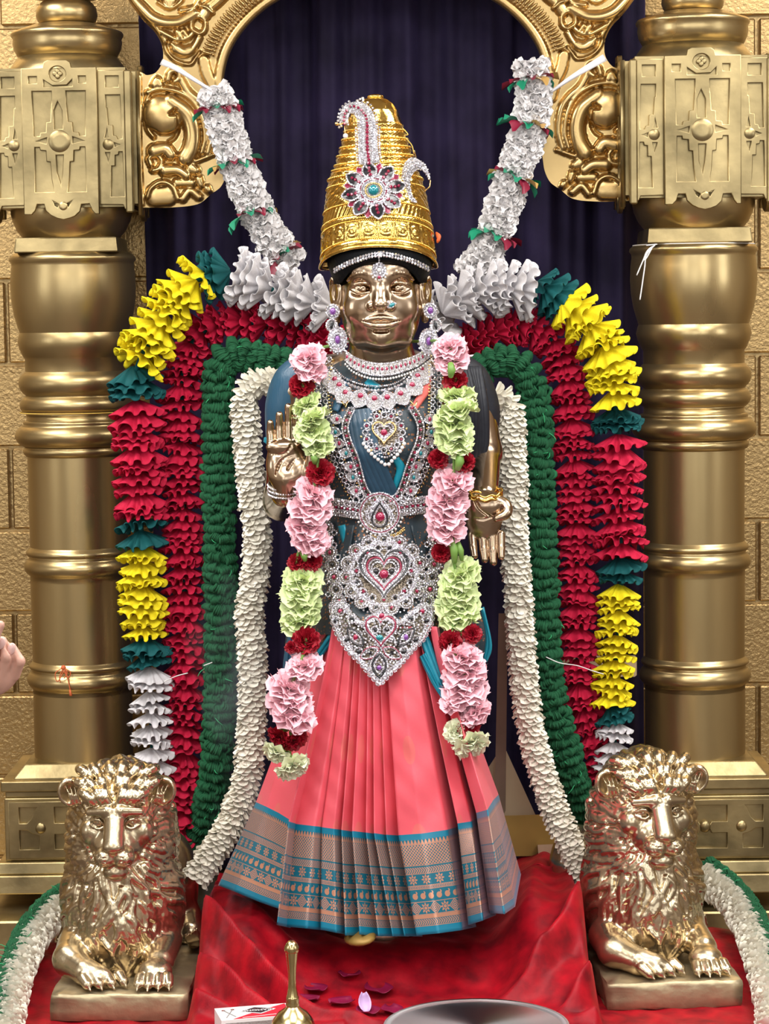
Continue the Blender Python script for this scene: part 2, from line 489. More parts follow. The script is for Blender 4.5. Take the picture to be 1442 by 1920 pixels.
# unseen window-shaped glow panels added on end and side walls for frontal fill
M['fill_glow'] = M['panel'].copy()
M['fill_glow'].node_tree.nodes['Emission'].inputs[0].default_value = (0.92, 0.96, 1.0, 1); M['fill_glow'].node_tree.nodes['Emission'].inputs[1].default_value = FILL_STRENGTH
def fill_panel(n, c, wdt, hgt, axis):
    ex = np.array([1, 0, 0]) if axis == 'y' else np.array([0, 1, 0])
    nrm = np.array([0, 1, 0]) if axis == 'y' else np.array([-np.sign(c[0]), 0, 0])
    c = np.array(c, float); fr = MB()
    def bar(a0, a1, z0, z1):
        q = [c + nrm * d + ex * a + np.array([0, 0, z]) for d in (0, .05) for a, z in ((a0, z0), (a1, z0), (a1, z1), (a0, z1))]
        fr.add(q, [[0, 3, 2, 1], [4, 5, 6, 7], [0, 1, 5, 4], [1, 2, 6, 5], [2, 3, 7, 6], [3, 0, 4, 7]])
    h, w2 = hgt / 2, wdt / 2
    for a0, a1, z0, z1 in ((-w2 - .06, -w2, -h - .06, h + .06), (w2, w2 + .06, -h - .06, h + .06), (-w2, w2, h, h + .06), (-w2, w2, -h - .06, -h), (-.02, .02, -h, h), (-w2, w2, -.02, .02)): bar(a0, a1, z0, z1)
    o = fr.build('fill_panel_%d' % n, M['ceil'], smooth=False); o['kind'] = 'structure'
    b = MB(); b.add([c + nrm * .01 + ex * a + np.array([0, 0, z]) for a, z in ((-w2, -h), (w2, -h), (w2, h), (-w2, h))], [[0, 1, 2, 3]])
    b.build('pane', M['fill_glow'], o, smooth=False)
for k, wx in enumerate((-2.4, 0.0, 2.4)): fill_panel(k + 1, (wx, ROOM_Y0 + .002, 2.2), 1.5, 1.5, 'y')
fill_panel(4, (-ROOM_X + .002, 2.6, 2.2), 1.5, 1.4, 'x'); fill_panel(5, (ROOM_X - .002, 2.6, 2.2), 1.5, 1.4, 'x')

# purple velvet curtain with soft hanging folds
nx, nz = 170, 60
c0, c1 = P(268, 500, 5.9)[0], P(1212, 500, 5.9)[0]
zt, zb_ = 2.75, 0.36
V = np.zeros((nz, nx, 3))
s = np.linspace(0, 1, nx)
for j in range(nz):
    t = j / (nz - 1)
    ph = .6 * math.sin(2.2 * t)
    y = 5.90 + .018 * np.sin(2 * PI * 7 * s + ph) + .012 * np.sin(2 * PI * 12.3 * s + 1.3 - ph * 1.4) + .006 * np.sin(2 * PI * 27 * s + 3 * t)
    V[j, :, 0] = c0 + (c1 - c0) * s + .01 * np.sin(9 * s + 2 * t)
    V[j, :, 1] = y
    V[j, :, 2] = zt + (zb_ - zt) * t
b = MB(); b.grid(V)
cur = b.build('curtain', M['velvet'])
md = cur.modifiers.new('thick', 'SOLIDIFY'); md.thickness = .003
tag(cur, 'deep purple velvet curtain hanging behind the gold arch', 'curtain')
# ================================================================== gold columns
COLX = {}
def relief_center(fn, parent, m, w, h, th):
    """carved front plate, w x h (a across, b up from its bottom). recessed panes, star and boss"""
    def px(x, y): return ((x - 262) / (985 - 262) * 1.0 * w - w / 2 + 0, (1830 - y) / (1830 - 330) * h)
    # coordinates read on the carved plate (zoomed px): plate x 262..985, y 330 (top) .. 1830
    def loop(pts): return [px(*p) for p in pts]
    top = [(262, 340), (470, 335), (480, 280), (520, 258), (700, 258), (735, 285), (745, 335), (985, 335)]
    bot = [(985, 1830), (945, 1830), (915, 1790), (890, 1725), (815, 1730), (800, 1800), (750, 1850), (700, 1870),
           (640, 1885), (580, 1870), (520, 1840), (470, 1790), (455, 1725), (390, 1725), (370, 1790), (335, 1830), (262, 1830)]
    outline = loop(top + bot)
    def stairs(sgn, up):
        c = 620
        if up:
            q = [(70, 575), (255, 575), (245, 1030), (190, 1030), (185, 995), (130, 990), (125, 890), (85, 885), (75, 705), (70, 705)]
        else:
            q = [(225, 1145), (240, 1145), (245, 1600), (65, 1600), (85, 1470), (95, 1295), (130, 1290), (135, 1180), (190, 1175), (195, 1145)]
        L_ = [(c + sgn * a, b) for a, b in q]
        return loop(L_ if sgn > 0 else L_[::-1])
    holes = [stairs(1, True), stairs(-1, True), stairs(1, False), stairs(-1, False)]
    # star slots and corner squares
    def poly(q): return loop(q)
    holes.append(poly([(570, 770), (608, 680), (648, 770), (652, 960), (570, 960)]))
    holes.append(poly([(582, 1225), (652, 1225), (640, 1400), (622, 1530), (588, 1400)]))
    holes.append(poly([(385, 1082), (495, 1048), (490, 1110)]))
    holes.append(poly([(860, 1082), (745, 1040), (742, 1108)]))
    holes.append(poly([(335, 425), (412, 425), (412, 495), (335, 495)]))
    holes.append(poly([(812, 425), (880, 425), (880, 495), (812, 495)]))
    holes.append(poly([(478, 460), (560, 520), (700, 515), (750, 460), (752, 530), (478, 530)]))
    ring = [(612 + 80 * math.cos(a), 400 + 78 * math.sin(a)) for a in np.linspace(0, 2 * PI, 25)[:-1]]
    holes.append(poly(ring))
    holes.append(poly([(540, 1690), (600, 1725), (585, 1760), (560, 1740)]))
    holes.append(poly([(725, 1690), (665, 1720), (690, 1755)]))
    plate = filled('carved_plate', [outline] + holes, th, .0016, m, fn, parent)
    back = [px(300, 345), px(950, 345), px(950, 1700), px(300, 1700)]
    b = MB()
    b.add([fn(*back[0], .002), fn(*back[1], .002), fn(*back[2], .002), fn(*back[3], .002)], [[0, 1, 2, 3]])
    b.build('plate_ground', m, parent, smooth=False)
    # boss and quatrefoil
    def disc(name, cx, cy, r, d, dome=.35):
        cx, cy = px(cx, cy); r = r / 723 * w
        b = MB(); n = 28; rings = [(1.0, 0), (1.0, d * .75), (.9, d), (.45, d * 1.02)]
        V = [fn(cx + r * q * math.cos(a), cy + r * q * math.sin(a), dd) for q, dd in rings for a in np.arange(n) / n * 2 * PI]
        V.append(fn(cx, cy, d * 1.03)); k = np.arange(n); F = []
        for i in range(3): F.append(np.stack([i * n + k, i * n + (k + 1) % n, (i + 1) * n + (k + 1) % n, (i + 1) * n + k], 1))
        n0 = b.n; b.add(V, np.concatenate(F)); b.T.append(np.stack([3 * n + k, 3 * n + (k + 1) % n, np.full(n, 4 * n)], 1))
        b.build(name, m, parent)
    disc('boss', 618, 1085, 112, th * 1.12)
    disc('boss', 640, 1745, 44, th * 1.1)
    for a in range(4):
        disc('quatrefoil', 612 + 24 * math.cos(a * PI / 2), 398 + 26 * math.sin(a * PI / 2), 24, th * .8)

def relief_side(fn, parent, m, w, h, th, flip):
    """half panel at the flank: coordinates 950..1250 across, 330..1800 down in the zoom"""
    def px(x, y):
        a = (x - 950) / 300 * w
        return (a if not flip else w - a, (1790 - y) / (1790 - 340) * h)
    def loop(q):
        L_ = [px(*p) for p in q]
        return L_ if not flip else L_[::-1]
    outline = loop([(950, 340), (1250, 340), (1250, 1790), (1200, 1770), (1180, 1725), (950, 1720)])
    holes = [loop(q) for q in (
        [(1030, 400), (1160, 400), (1160, 515), (1030, 515)],
        [(1028, 595), (1172, 595), (1185, 1045), (1140, 1050), (1130, 1015), (1098, 1010), (1095, 905), (1050, 900), (1040, 720), (1028, 720)],
        [(1150, 1180), (1185, 1180), (1200, 1640), (1060, 1640), (1070, 1500), (1075, 1325), (1110, 1325), (1112, 1215), (1145, 1210)],
        [(1010, 1035), (1035, 935), (1055, 1035)],
        [(1105, 1085), (1165, 1105), (1110, 1130)],
        [(1015, 1185), (1060, 1185), (1042, 1285)])]
    filled('carved_plate', [outline] + holes, th, .0014, m, fn, parent)
    c = px(1045, 1105); r = 62 / 300 * w
    b = MB(); n = 22; k = np.arange(n)
    V = [fn(c[0] + r * q * math.cos(a), c[1] + r * q * math.sin(a), dd) for q, dd in ((1, 0), (1, th * .8), (.85, th * 1.1)) for a in k / n * 2 * PI]
    V.append(fn(c[0], c[1], th * 1.12))
    F = [np.stack([i * n + k, i * n + (k + 1) % n, (i + 1) * n + (k + 1) % n, (i + 1) * n + k], 1) for i in range(2)]
    b.add(V, np.concatenate(F)); b.T.append(np.stack([2 * n + k, 2 * n + (k + 1) % n, np.full(n, 3 * n)], 1))
    b.build('boss', m, parent)

def make_column(cx, cy, label):
    t = empty('gold_column', (cx, cy, 0.0))
    tag(t, label, 'column', 'columns flanking the shrine')
    S = 5.74 / FPX            # metres per px on the column's axis
    u0 = 721 + cx / S         # rough
    def zv(v):                # world height of a photo row on the left column, at the axis distance
        return P(147, v, 5.7)[2]
    def zf(v): return P(147, v, 5.58)[2]
    mC, mF = M['column'], M['columnflat']
    def ring_part(name, prof, n=56):
        """prof: [(radius px, row px)]"""
        MB().lathe([(r * S, zv(v)) for r, v in prof], (cx, cy, 0), n).build(name, mC, t)
    def arcp(r, v0, v1, bul, k=8):
        """bulging profile between two rows"""
        return [(r + bul * math.sin(PI * i / k) ** .75, v0 + (v1 - v0) * i / k) for i in range(k + 1)]
    # stepped plinth
    def sq(name, hw, v0, v1, hw2=None, mm=mF):
        hw2 = hw if hw2 is None else hw2
        z0, z1 = zf(v1), zf(v0)
        V = [(cx + sx * (h * S), cy + sy * (h * S), z) for z, h in ((z0, hw2), (z1, hw)) for sx, sy in ((-1, -1), (1, -1), (1, 1), (-1, 1))]
        b = MB(); b.add(V, [[0, 1, 5, 4], [1, 2, 6, 5], [2, 3, 7, 6], [3, 0, 4, 7], [4, 5, 6, 7], [3, 2, 1, 0]])
        o = b.build(name, mm, t, smooth=False)
        md = o.modifiers.new('b', 'BEVEL'); md.width = .003; md.segments = 2
        return o
    sq('plinth_cap', 98, 1437, 1462, 118)
    sq('plinth_cap', 138, 1462, 1482)
    sq('plinth_moulding', 131, 1482, 1494)
    sq('plinth_block', 133, 1494, 1612)
    sq('plinth_foot', 146, 1612, 1634, 150)
    sq('plinth_foot', 158, 1634, 1668, 162)
    # carved panels on the plinth front
    zf0, zf1 = zf(1606), zf(1500)
    yf = cy - 133 * S
    def fnp(a, b, d): return (cx + a, yf - d, zf0 + b)
    hp = zf1 - zf0; wp = 250 * S
    fr = [(-wp / 2, 0), (wp / 2, 0), (wp / 2, hp), (-wp / 2, hp)]
    holes = []
    for sg in (-1, 1):
        for q in ([(20, .16), (56, .16), (56, .40), (42, .44), (34, .5), (20, .5)], [(20, .62), (34, .62), (42, .7), (48, .84), (52, .9), (20, .9)]):
            L_ = [((-125 + a) * S * -sg, b * hp) for a, b in q]
            holes.append(L_)
    holes.append([(-40 * S, .16 * hp), (40 * S, .16 * hp), (40 * S, .42 * hp), (12 * S, .42 * hp), (8 * S, .5 * hp), (-8 * S, .5 * hp), (-12 * S, .42 * hp), (-40 * S, .42 * hp)])
    holes.append([(-40 * S, .9 * hp), (-40 * S, .62 * hp), (-12 * S, .62 * hp), (-8 * S, .56 * hp), (8 * S, .56 * hp), (12 * S, .62 * hp), (40 * S, .62 * hp), (40 * S, .9 * hp)])
    filled('carved_plate', [fr] + holes, .009, .0014, mF, fnp, t)
    for sg in (-1, 0, 1):
        c = np.array([cx + sg * 66 * S, yf - .006, zf0 + .53 * hp])
        MB().sphere(c, (11 * S, .008, 11 * S)).build('boss', mF, t)
    # shaft drums and rings
    ring_part('shaft', [(93, 1462), (93, 1290)])
    ring_part('shaft_ring', [(93, 1300)] + arcp(93, 1292, 1258, 11) + [(96, 1256)] + arcp(95, 1256, 1244, 5, 5) + [(92, 1240)])
    ring_part('shaft', [(92, 1246), (93, 1085)])
    ring_part('shaft_ring', [(93, 1090)] + arcp(93, 1080, 1046, 11) + [(96, 1044)] + arcp(95, 1044, 1030, 5, 5) + [(92, 1026)])
    ring_part('shaft', [(92, 1032), (93, 850)])
    ring_part('collar', [(93, 856)] + arcp(96, 854, 838, 5, 5) + arcp(98, 838, 796, 17, 10) + [(99, 794), (99, 790), (93, 788)])
    ring_part('ring', [(92, 792), (93, 777)] + arcp(93, 777, 742, 12, 9) + [(93, 741)])
    ring_part('ring', [(93, 744)] + arcp(93, 741, 696, 13, 9) + [(92, 694)])
    ring_part('neck', [(93, 698), (93, 672), (96, 668), (103, 652), (106, 640), (103, 627), (101, 622)])
    # vase
    ring_part('vase', [(101, 624), (106, 608), (111, 590), (115, 565), (116.5, 540), (115.5, 515), (113.5, 498), (114, 492), (118, 487), (117, 482), (109, 474), (98, 472)])
    sq('neck_block', 92, 443, 472, 95)
    ring_part('cushion', [(84, 455), (90, 446), (101, 432), (109, 414), (112, 400), (112, 388), (110, 376)])
    # capital block: core, angled flanks, carved plates
    zb, zt2 = zf(402), zf(126)
    hw = 118 * S
    b = MB().box((cx, cy, (zf(388) + zt2) / 2), (2 * hw, 2 * hw, zt2 - zf(388)))
    o = b.build('capital_core', mF, t, smooth=False)
    b = MB(); rr = [(112 * S, zt2 - .002), (110 * S, zt2 + .006), (92 * S, zv(105)), (40 * S, zv(100)), (.001, zv(100))]
    b.lathe(rr, (cx, cy, 0), 40).build('capital_top', mF, t)
    H = zt2 - zb
    def fside(rot):
        ca, sa = math.cos(rot), math.sin(rot)
        def f(a, b_, d):
            x, y = a, -(hw + d)
            return (cx + x * ca - y * sa, cy + x * sa + y * ca, zb + b_)
        return f
    for rot in (0, PI / 2, -PI / 2):
        f = fside(rot)
        ww = 136 * S
        g = empty('carved_face', (cx, cy, zb), t)
        relief_center(lambda a, b_, d, f=f: f(a, b_, d + .016), g, mF, ww, H, .011)
        MB().box((0, 0, 0), (1, 1, 1))
        bx = MB(); bx.add([f(sx * ww / 2 * .97, zz, dd) for dd in (0, .017) for sx, zz in ((-1, H * .08), (1, H * .08), (1, H * .99), (-1, H * .99))],
                          [[0, 3, 2, 1], [4, 5, 6, 7], [0, 1, 5, 4], [1, 2, 6, 5], [2, 3, 7, 6], [3, 0, 4, 7]])
        bx.build('plate_bed', mF, g, smooth=False)
        sw = 54 * S
        for sg in (-1, 1):
            off = ww / 2 if sg > 0 else -ww / 2 - sw
            relief_side(lambda a, b_, d, f=f, off=off: f(a + off, b_ + H * .02, d + .0005), g, mF, sw, H * .96, .009, sg < 0)
    for sx in (-1, 1):
        for sy in (-1, 1):
            MB().box((cx + sx * 122 * S, cy + sy * 122 * S, (zb + zt2) / 2 - .002), (14 * S, 14 * S, H * .97), bev=.003).build('corner_post', mF, t, smooth=False)
    # bowl and finial above
    ring_part('bowl', [(60, 110), (84, 108), (92, 104), (99, 90), (101, 78), (100, 70), (103, 66), (104, 62), (101, 57), (86, 52), (64, 44), (50, 41)])
    ring_part('finial_ball', [(40, 44), (48, 42), (54, 36), (57, 26), (55, 12), (48, 2), (40, -4)])
    ring_part('finial_tip', [(40, -2), (70, -10), (78, -24), (70, -40), (40, -52), (30, -70), (36, -90), (20, -110), (2, -120)])
    return t
pl = P(154, 1250, 5.74); pr = P(1303, 1250, 5.66)
make_column(pl[0], 5.74, 'gold column with an orange thread tied round its shaft, beside the ruffle garlands')
make_column(pr[0], 5.66, 'gold column with white strings tied under its carved capital')
COLX['l'] = pl[0]; COLX['r'] = pr[0]
# ================================================================== sculpting tools (signed distance grids)
class SDF:
    def __init__(self, lo, hi, h):
        self.lo = np.asarray(lo, np.float32); self.h = h
        n = np.ceil((np.asarray(hi) - np.asarray(lo)) / h).astype(int) + 1
        self.ax = [self.lo[k] + np.arange(n[k], dtype=np.float32) * h for k in range(3)]
        self.D = np.full(n, 0.05, np.float32)
    def _sl(self, lo, hi):
        s = []
        for k in range(3):
            a = int(max(0, math.floor((lo[k] - self.lo[k]) / self.h)))
            b = int(min(len(self.ax[k]), math.ceil((hi[k] - self.lo[k]) / self.h) + 1))
            if b <= a: return None
            s.append(slice(a, b))
        return tuple(s)
    def _put(self, sl, d, k, sub=False):
        A = self.D[sl]
        d = d.astype(np.float32)
        if sub:
            A2 = -A
            if k > 0:
                h = np.clip(0.5 + 0.5 * (d - A2) / k, 0, 1)
                r = d + (A2 - d) * h - k * h * (1 - h)
            else: r = np.minimum(A2, d)
            self.D[sl] = -r
        else:
            if k > 0:
                h = np.clip(0.5 + 0.5 * (d - A) / k, 0, 1)
                self.D[sl] = d + (A - d) * h - k * h * (1 - h)
            else: self.D[sl] = np.minimum(A, d)
    def ell(self, c, r, k=0.01, rot=None, sub=False):
        c = np.asarray(c, float); r = np.broadcast_to(np.asarray(r, float), (3,))
        m = max(k, .006) + 2 * self.h
        R = max(r)
        ext = r if rot is None else np.array([R, R, R])
        sl = self._sl(c - ext - m, c + ext + m)
        if sl is None: return self
        x = self.ax[0][sl[0]][:, None, None] - c[0]; y = self.ax[1][sl[1]][None, :, None] - c[1]; z = self.ax[2][sl[2]][None, None, :] - c[2]
        if rot is not None:
            Rm = np.array(rot)
            x, y, z = (Rm[0, 0] * x + Rm[1, 0] * y + Rm[2, 0] * z, Rm[0, 1] * x + Rm[1, 1] * y + Rm[2, 1] * z, Rm[0, 2] * x + Rm[1, 2] * y + Rm[2, 2] * z)
        k0 = np.sqrt((x / r[0]) ** 2 + (y / r[1]) ** 2 + (z / r[2]) ** 2)
        k1 = np.sqrt((x / r[0] ** 2) ** 2 + (y / r[1] ** 2) ** 2 + (z / r[2] ** 2) ** 2) + 1e-9
        self._put(sl, k0 * (k0 - 1) / k1, k, sub)
        return self
    def cap(self, a, b, ra, rb=None, k=0.006, sub=False):
        a = np.asarray(a, float); b = np.asarray(b, float); rb = ra if rb is None else rb
        m = max(ra, rb) + max(k, .004) + 2 * self.h
        sl = self._sl(np.minimum(a, b) - m, np.maximum(a, b) + m)
        if sl is None: return self
        x = self.ax[0][sl[0]][:, None, None] - a[0]; y = self.ax[1][sl[1]][None, :, None] - a[1]; z = self.ax[2][sl[2]][None, None, :] - a[2]
        v = b - a; L = v @ v + 1e-12
        t = np.clip((x * v[0] + y * v[1] + z * v[2]) / L, 0, 1)
        d = np.sqrt((x - t * v[0]) ** 2 + (y - t * v[1]) ** 2 + (z - t * v[2]) ** 2) - (ra + (rb - ra) * t)
        self._put(sl, d, k, sub)
        return self
    def strand(self, pts, r0, r1, k=0.004, n=5, sub=False, rm=None):
        p = resample(catmull(pts, 6), n=n + 1)
        for i in range(n):
            t0, t1 = i / n, (i + 1) / n
            f = (lambda t: r0 + (r1 - r0) * t) if rm is None else (lambda t: (r0 * (1 - t) + r1 * t) + (rm - (r0 + r1) / 2) * 4 * t * (1 - t))
            self.cap(p[i], p[i + 1], f(t0), f(t1), k, sub)
        return self
    def box(self, c, s, rr=0.005, k=0.004, sub=False):
        c = np.asarray(c, float); s = np.asarray(s, float)
        m = rr + k + 2 * self.h
        sl = self._sl(c - s - m, c + s + m)
        if sl is None: return self
        q = [np.abs(self.ax[i][sl[i]] - c[i]) - s[i] + rr for i in range(3)]
        x = q[0][:, None, None]; y = q[1][None, :, None]; z = q[2][None, None, :]
        d = np.sqrt(np.maximum(x, 0) ** 2 + np.maximum(y, 0) ** 2 + np.maximum(z, 0) ** 2) + np.minimum(np.maximum(np.maximum(x, y), z), 0) - rr
        self._put(sl, d, k, sub)
        return self
    def snap(self):
        self.S = self.D.copy(); self.G = np.gradient(self.S)
    def proj(self, p, off=0.0, it=4):
        """walk a point onto the surface of the last snapshot"""
        p = np.array(p, float)
        for _ in range(it):
            i = np.clip(np.round((p - self.lo) / self.h).astype(int), 1, np.array(self.S.shape) - 2)
            d = self.S[tuple(i)]; n = np.array([q[tuple(i)] for q in self.G]); L = np.linalg.norm(n)
            if L < 1e-6: return p, None
            n /= L
            p = p - n * (d - off) * .9
        return p, n
    def mesh(self):
        D = self.D; s = D < 0
        nx, ny, nz = D.shape
        cnt = np.zeros((nx - 1, ny - 1, nz - 1), np.int8)
        offs = [(i, j, k) for i in (0, 1) for j in (0, 1) for k in (0, 1)]
        for i, j, k in offs: cnt += s[i:nx - 1 + i, j:ny - 1 + j, k:nz - 1 + k]
        act = (cnt > 0) & (cnt < 8)
        ii = np.argwhere(act)
        idx = np.full(act.shape, -1, np.int32); idx[act] = np.arange(len(ii))
        v8 = np.stack([D[ii[:, 0] + o[0], ii[:, 1] + o[1], ii[:, 2] + o[2]] for o in offs], 1)
        pos = np.zeros((len(ii), 3), np.float32); nn = np.zeros(len(ii), np.float32)
        for a in range(8):
            for b in range(a + 1, 8):
                da = np.array(offs[b]) - np.array(offs[a])
                if np.abs(da).sum() != 1: continue
                va, vb = v8[:, a], v8[:, b]
                mk = (va < 0) != (vb < 0)
                t = np.where(mk, va / np.where(mk, va - vb, 1), 0)
                pos += mk[:, None] * (np.array(offs[a]) + t[:, None] * da)
                nn += mk
        V = (ii + pos / nn[:, None]) * self.h + self.lo
        F = []
        for axn in range(3):
            o1, o2 = [(1, 2), (2, 0), (0, 1)][axn]
            sa = [slice(1, -1)] * 3; sb = [slice(1, -1)] * 3
            sa[axn] = slice(0, -1); sb[axn] = slice(1, None)
            A = s[tuple(sa)]; B = s[tuple(sb)]
            e = np.argwhere(A != B)
            inside = A[e[:, 0], e[:, 1], e[:, 2]]
            base = e + 1; base[:, axn] -= 1
            def at(d1, d2):
                q = base.copy(); q[:, o1] += d1; q[:, o2] += d2
                return idx[q[:, 0], q[:, 1], q[:, 2]]
            f = np.stack([at(-1, -1), at(0, -1), at(0, 0), at(-1, 0)], 1)
            f[~inside] = f[~inside][:, ::-1]
            F.append(f)
        F = np.concatenate(F)
        F = F[(F >= 0).all(1)]
        return V, F
def rotm(ax, ay, az):
    return np.array((Matrix.Rotation(az, 3, 'Z') @ Matrix.Rotation(ay, 3, 'Y') @ Matrix.Rotation(ax, 3, 'X')))
# ================================================================== lions
def lion_mesh():
    g = SDF((-.165, -.02, -.012), (.165, .70, .475), .0028)
    R = random.Random(3)
    # body, haunches, tail
    g.ell((0, .44, .15), (.098, .22, .125), .02)
    for s in (-1, 1):
        g.ell((s * .085, .56, .115), (.058, .105, .118), .02)
        g.cap((s * .115, .53, .05), (s * .128, .46, .022), .034, .028, .012)     # hind foot
        for q in range(4):
            g.cap((s * .128 + (q - 1.5) * .015, .455, .018), (s * .128 + (q - 1.5) * .017, .425, .012), .0105, .009, .003)
        g.ell((s * .075, .24, .12), (.055, .09, .11), .02)                         # shoulders
    g.strand([(.10, .62, .05), (.14, .55, .02), (.145, .42, .016), (.14, .33, .02)], .014, .012, .006, 6)
    for q in range(5):
        g.strand([(.14, .34, .02), (.143 + .006 * (q - 2), .30, .03), (.138 + .012 * (q - 2) / 2, .27, .045 + .004 * q)], .010, .003, .004, 3)
    # mane mass
    g.ell((0, .235, .265), (.112, .115, .155), .02)
    g.ell((0, .175, .14), (.082, .085, .14), .03)
    g.ell((0, .205, .37), (.072, .085, .056), .03)
    g.ell((0, .15, .08), (.066, .07, .09), .03)
    # head
    g.ell((0, .175, .325), (.068, .075, .070), .012)
    g.ell((0, .135, .275), (.052, .055, .045), .015)
    g.ell((0, .118, .345), (.044, .035, .030), .015)                               # forehead
    g.cap((0, .103, .345), (0, .062, .285), .0215, .0215, .008)                    # nose bridge
    for s in (-1, 1):
        g.ell((s * .0185, .075, .258), (.0235, .030, .0215), .006)                 # muzzle pads
        g.ell((s * .052, .135, .30), (.024, .03, .028), .012)                      # cheeks
        g.cap((s * .013, .090, .350), (s * .050, .108, .345), .0125, .010, .005)    # brow
        g.ell((s * .037, .098, .324), (.021, .019, .0125), .004, sub=True)         # socket
        g.ell((s * .034, .112, .322), (.0125, .012, .0095), .002)                  # eyeball
        g.strand([(s * .020, .100, .319), (s * .034, .0975, .331), (s * .050, .108, .325)], .0035, .003, .002, 5)
        g.strand([(s * .018, .100, .317), (s * .034, .0985, .311), (s * .050, .109, .318)], .0032, .003, .002, 5)
        g.strand([(s * .017, .098, .316), (s * .022, .088, .30), (s * .030, .085, .278)], .004, .003, .003, 5, sub=True)
        g.ell((s * .010, .050, .276), (.0075, .008, .006), .002, sub=True)         # nostril
        g.strand([(0, .052, .245), (s * .016, .055, .236), (s * .034, .078, .240), (s * .044, .100, .246)], .004, .003, .002, 6, sub=True)
        for q in range(3):                                                          # whisker folds
            g.strand([(s * .014, .0465, .262 - .007 * q), (s * .028, .0535, .264 - .008 * q), (s * .040, .074, .268 - .008 * q)], .0018, .0015, .0015, 4, sub=True)
    g.ell((0, .0545, .283), (.0205, .016, .0125), .004)                            # nose pad
    g.ell((0, .090, .226), (.026, .026, .0185), .008)                              # chin
    g.strand([(0, .045, .268), (0, .047, .246)], .003, .003, .002, 3, sub=True)
    g.strand([(0, .088, .366), (0, .090, .345)], .004, .003, .003, 3, sub=True)
    g.strand([(0, .084, .372), (0, .10, .385)], .003, .003, .003, 3, sub=True)
    # mane: locks traced over the mass, away from the face and then down
    g.snap()
    fc = np.array([0, .10, .292])
    def trace(p, w, n, curl, ph, step=.0085, down=.55, end=.25):
        pts = []
        p, nn = g.proj(p)
        if nn is None: return
        for i in range(n):
            t = i / (n - 1)
            rad = p - fc; rad = rad / (np.linalg.norm(rad) + 1e-9)
            d = rad * (1 - t * down) + np.array([0, .25, -1.0]) * (down * (.35 + t)) + np.array([0, .35, 0]) * (1 - t)
            if p[2] > .36: d = d + np.array([0, .5, .35]) * (1 - t)
            d = d - nn * (d @ nn)
            d /= np.linalg.norm(d) + 1e-9
            sd = np.cross(nn, d)
            d = d + sd * curl * math.sin(ph + t * 4.2)
            d /= np.linalg.norm(d)
            pts.append(p.copy())
            p, nn = g.proj(p + d * step)
            if nn is None: break
        if len(pts) < 3: return
        m = len(pts)
        for i in range(m - 1):
            f = lambda t: w * (end + (1 - end) * math.sin(PI * min(1, .35 + .65 * t)) ** .8)
            g.cap(pts[i], pts[i + 1], f(i / (m - 1)), f((i + 1) / (m - 1)), .0012)
    def ringpt(a, r, y): return np.array([math.sin(a) * r, y, fc[2] + math.cos(a) * r * 1.08])
    lay = ((.060, .135, .0070, 30, 10), (.074, .15, .0080, 34, 12), (.088, .175, .0085, 36, 13), (.096, .21, .0090, 34, 13), (.098, .25, .0095, 30, 13), (.09, .30, .010, 26, 11))
    for li, (r, y, w_, cnt_, n_) in enumerate(lay):
        for i in range(cnt_):
            a = (i + .5 * (li % 2) + R.uniform(-.25, .25)) / cnt_ * 2 * PI
            aa = abs(((a + PI) % (2 * PI)) - PI)
            if li == 0 and aa > 2.5: continue
            trace(ringpt(a, r, y), w_ * R.uniform(.8, 1.25), n_, R.uniform(.3, .9), R.uniform(-.8, .8) + (PI if math.sin(a) < 0 else 0))
    # chest and throat falls
    for i in range(120):
        x = R.uniform(-.08, .08); z = R.uniform(.035, .225) - .25 * abs(x)
        trace(np.array([x, .17, z]) if R.random() < .3 else np.array([x, .135, z]), R.uniform(.0055, .009), R.randint(8, 12), R.uniform(.4, 1.0), R.uniform(0, 6.28), down=.95)
    # tuft over the brow: parted locks swept up and out
    for row in range(3):
        for i in range(6 + (row == 1)):
            x = (i - (2.5 if row != 1 else 3)) * (.0165 + .001 * row)
            z0 = .362 + .020 * row - 1.6 * x * x; y0 = .100 + .024 * row + 2.0 * x * x
            sw = .005 * math.sin(i * 2.3 + row * 1.7) + math.copysign(.004, x)
            g.strand([(x * .8, y0, z0), (x * 1.1 + sw, y0 - .007, z0 + .016), (x * 1.5 + sw, y0 + .010, z0 + .030 - .12 * abs(x)), (x * 1.7, y0 + .050, z0 + .026 - .30 * abs(x))], .0065, .003, .0014, 8, rm=.0112)
    # ears
    for s in (-1, 1):
        rm_ = rotm(0, s * .45, -s * .35)
        g.ell((s * .093, .160, .377), (.030, .016, .033), .004, rm_)
        g.ell((s * .094, .142, .377), (.0225, .017, .0255), .003, rm_, sub=True)
        for q in range(3):
            g.strand([(s * (.075 + .008 * q), .152, .355), (s * (.082 + .007 * q), .148, .372), (s * (.086 + .009 * q), .152, .388)], .0035, .0015, .002, 4)
    # forelegs and paws: viewer-left paw turned in, viewer-right straight
    g.cap((-.092, .17, .055), (-.098, .10, .042), .040, .034, .015)
    g.cap((-.098, .10, .042), (-.062, .052, .030), .033, .028, .012)
    g.ell((-.045, .042, .026), (.040, .026, .024), .01, rotm(0, 0, -.45))
    for q in range(4):
        a = -.25 + .17 * q
        c = np.array([-.062 + .0235 * q, .022 + .004 * q * q * .5, .024])
        d = np.array([math.sin(.55) * .02, -math.cos(.55) * .020, -.010])
        g.cap(c, c + d * .9, .0125, .0105, .004)
        g.cap(c + d * 1.2, c + d * 1.6 + (0, 0, -.002), .0045, .0022, .002)
    g.cap((.088, .19, .055), (.086, .085, .038), .037, .030, .015)
    g.ell((.080, .05, .028), (.035, .034, .025), .01)
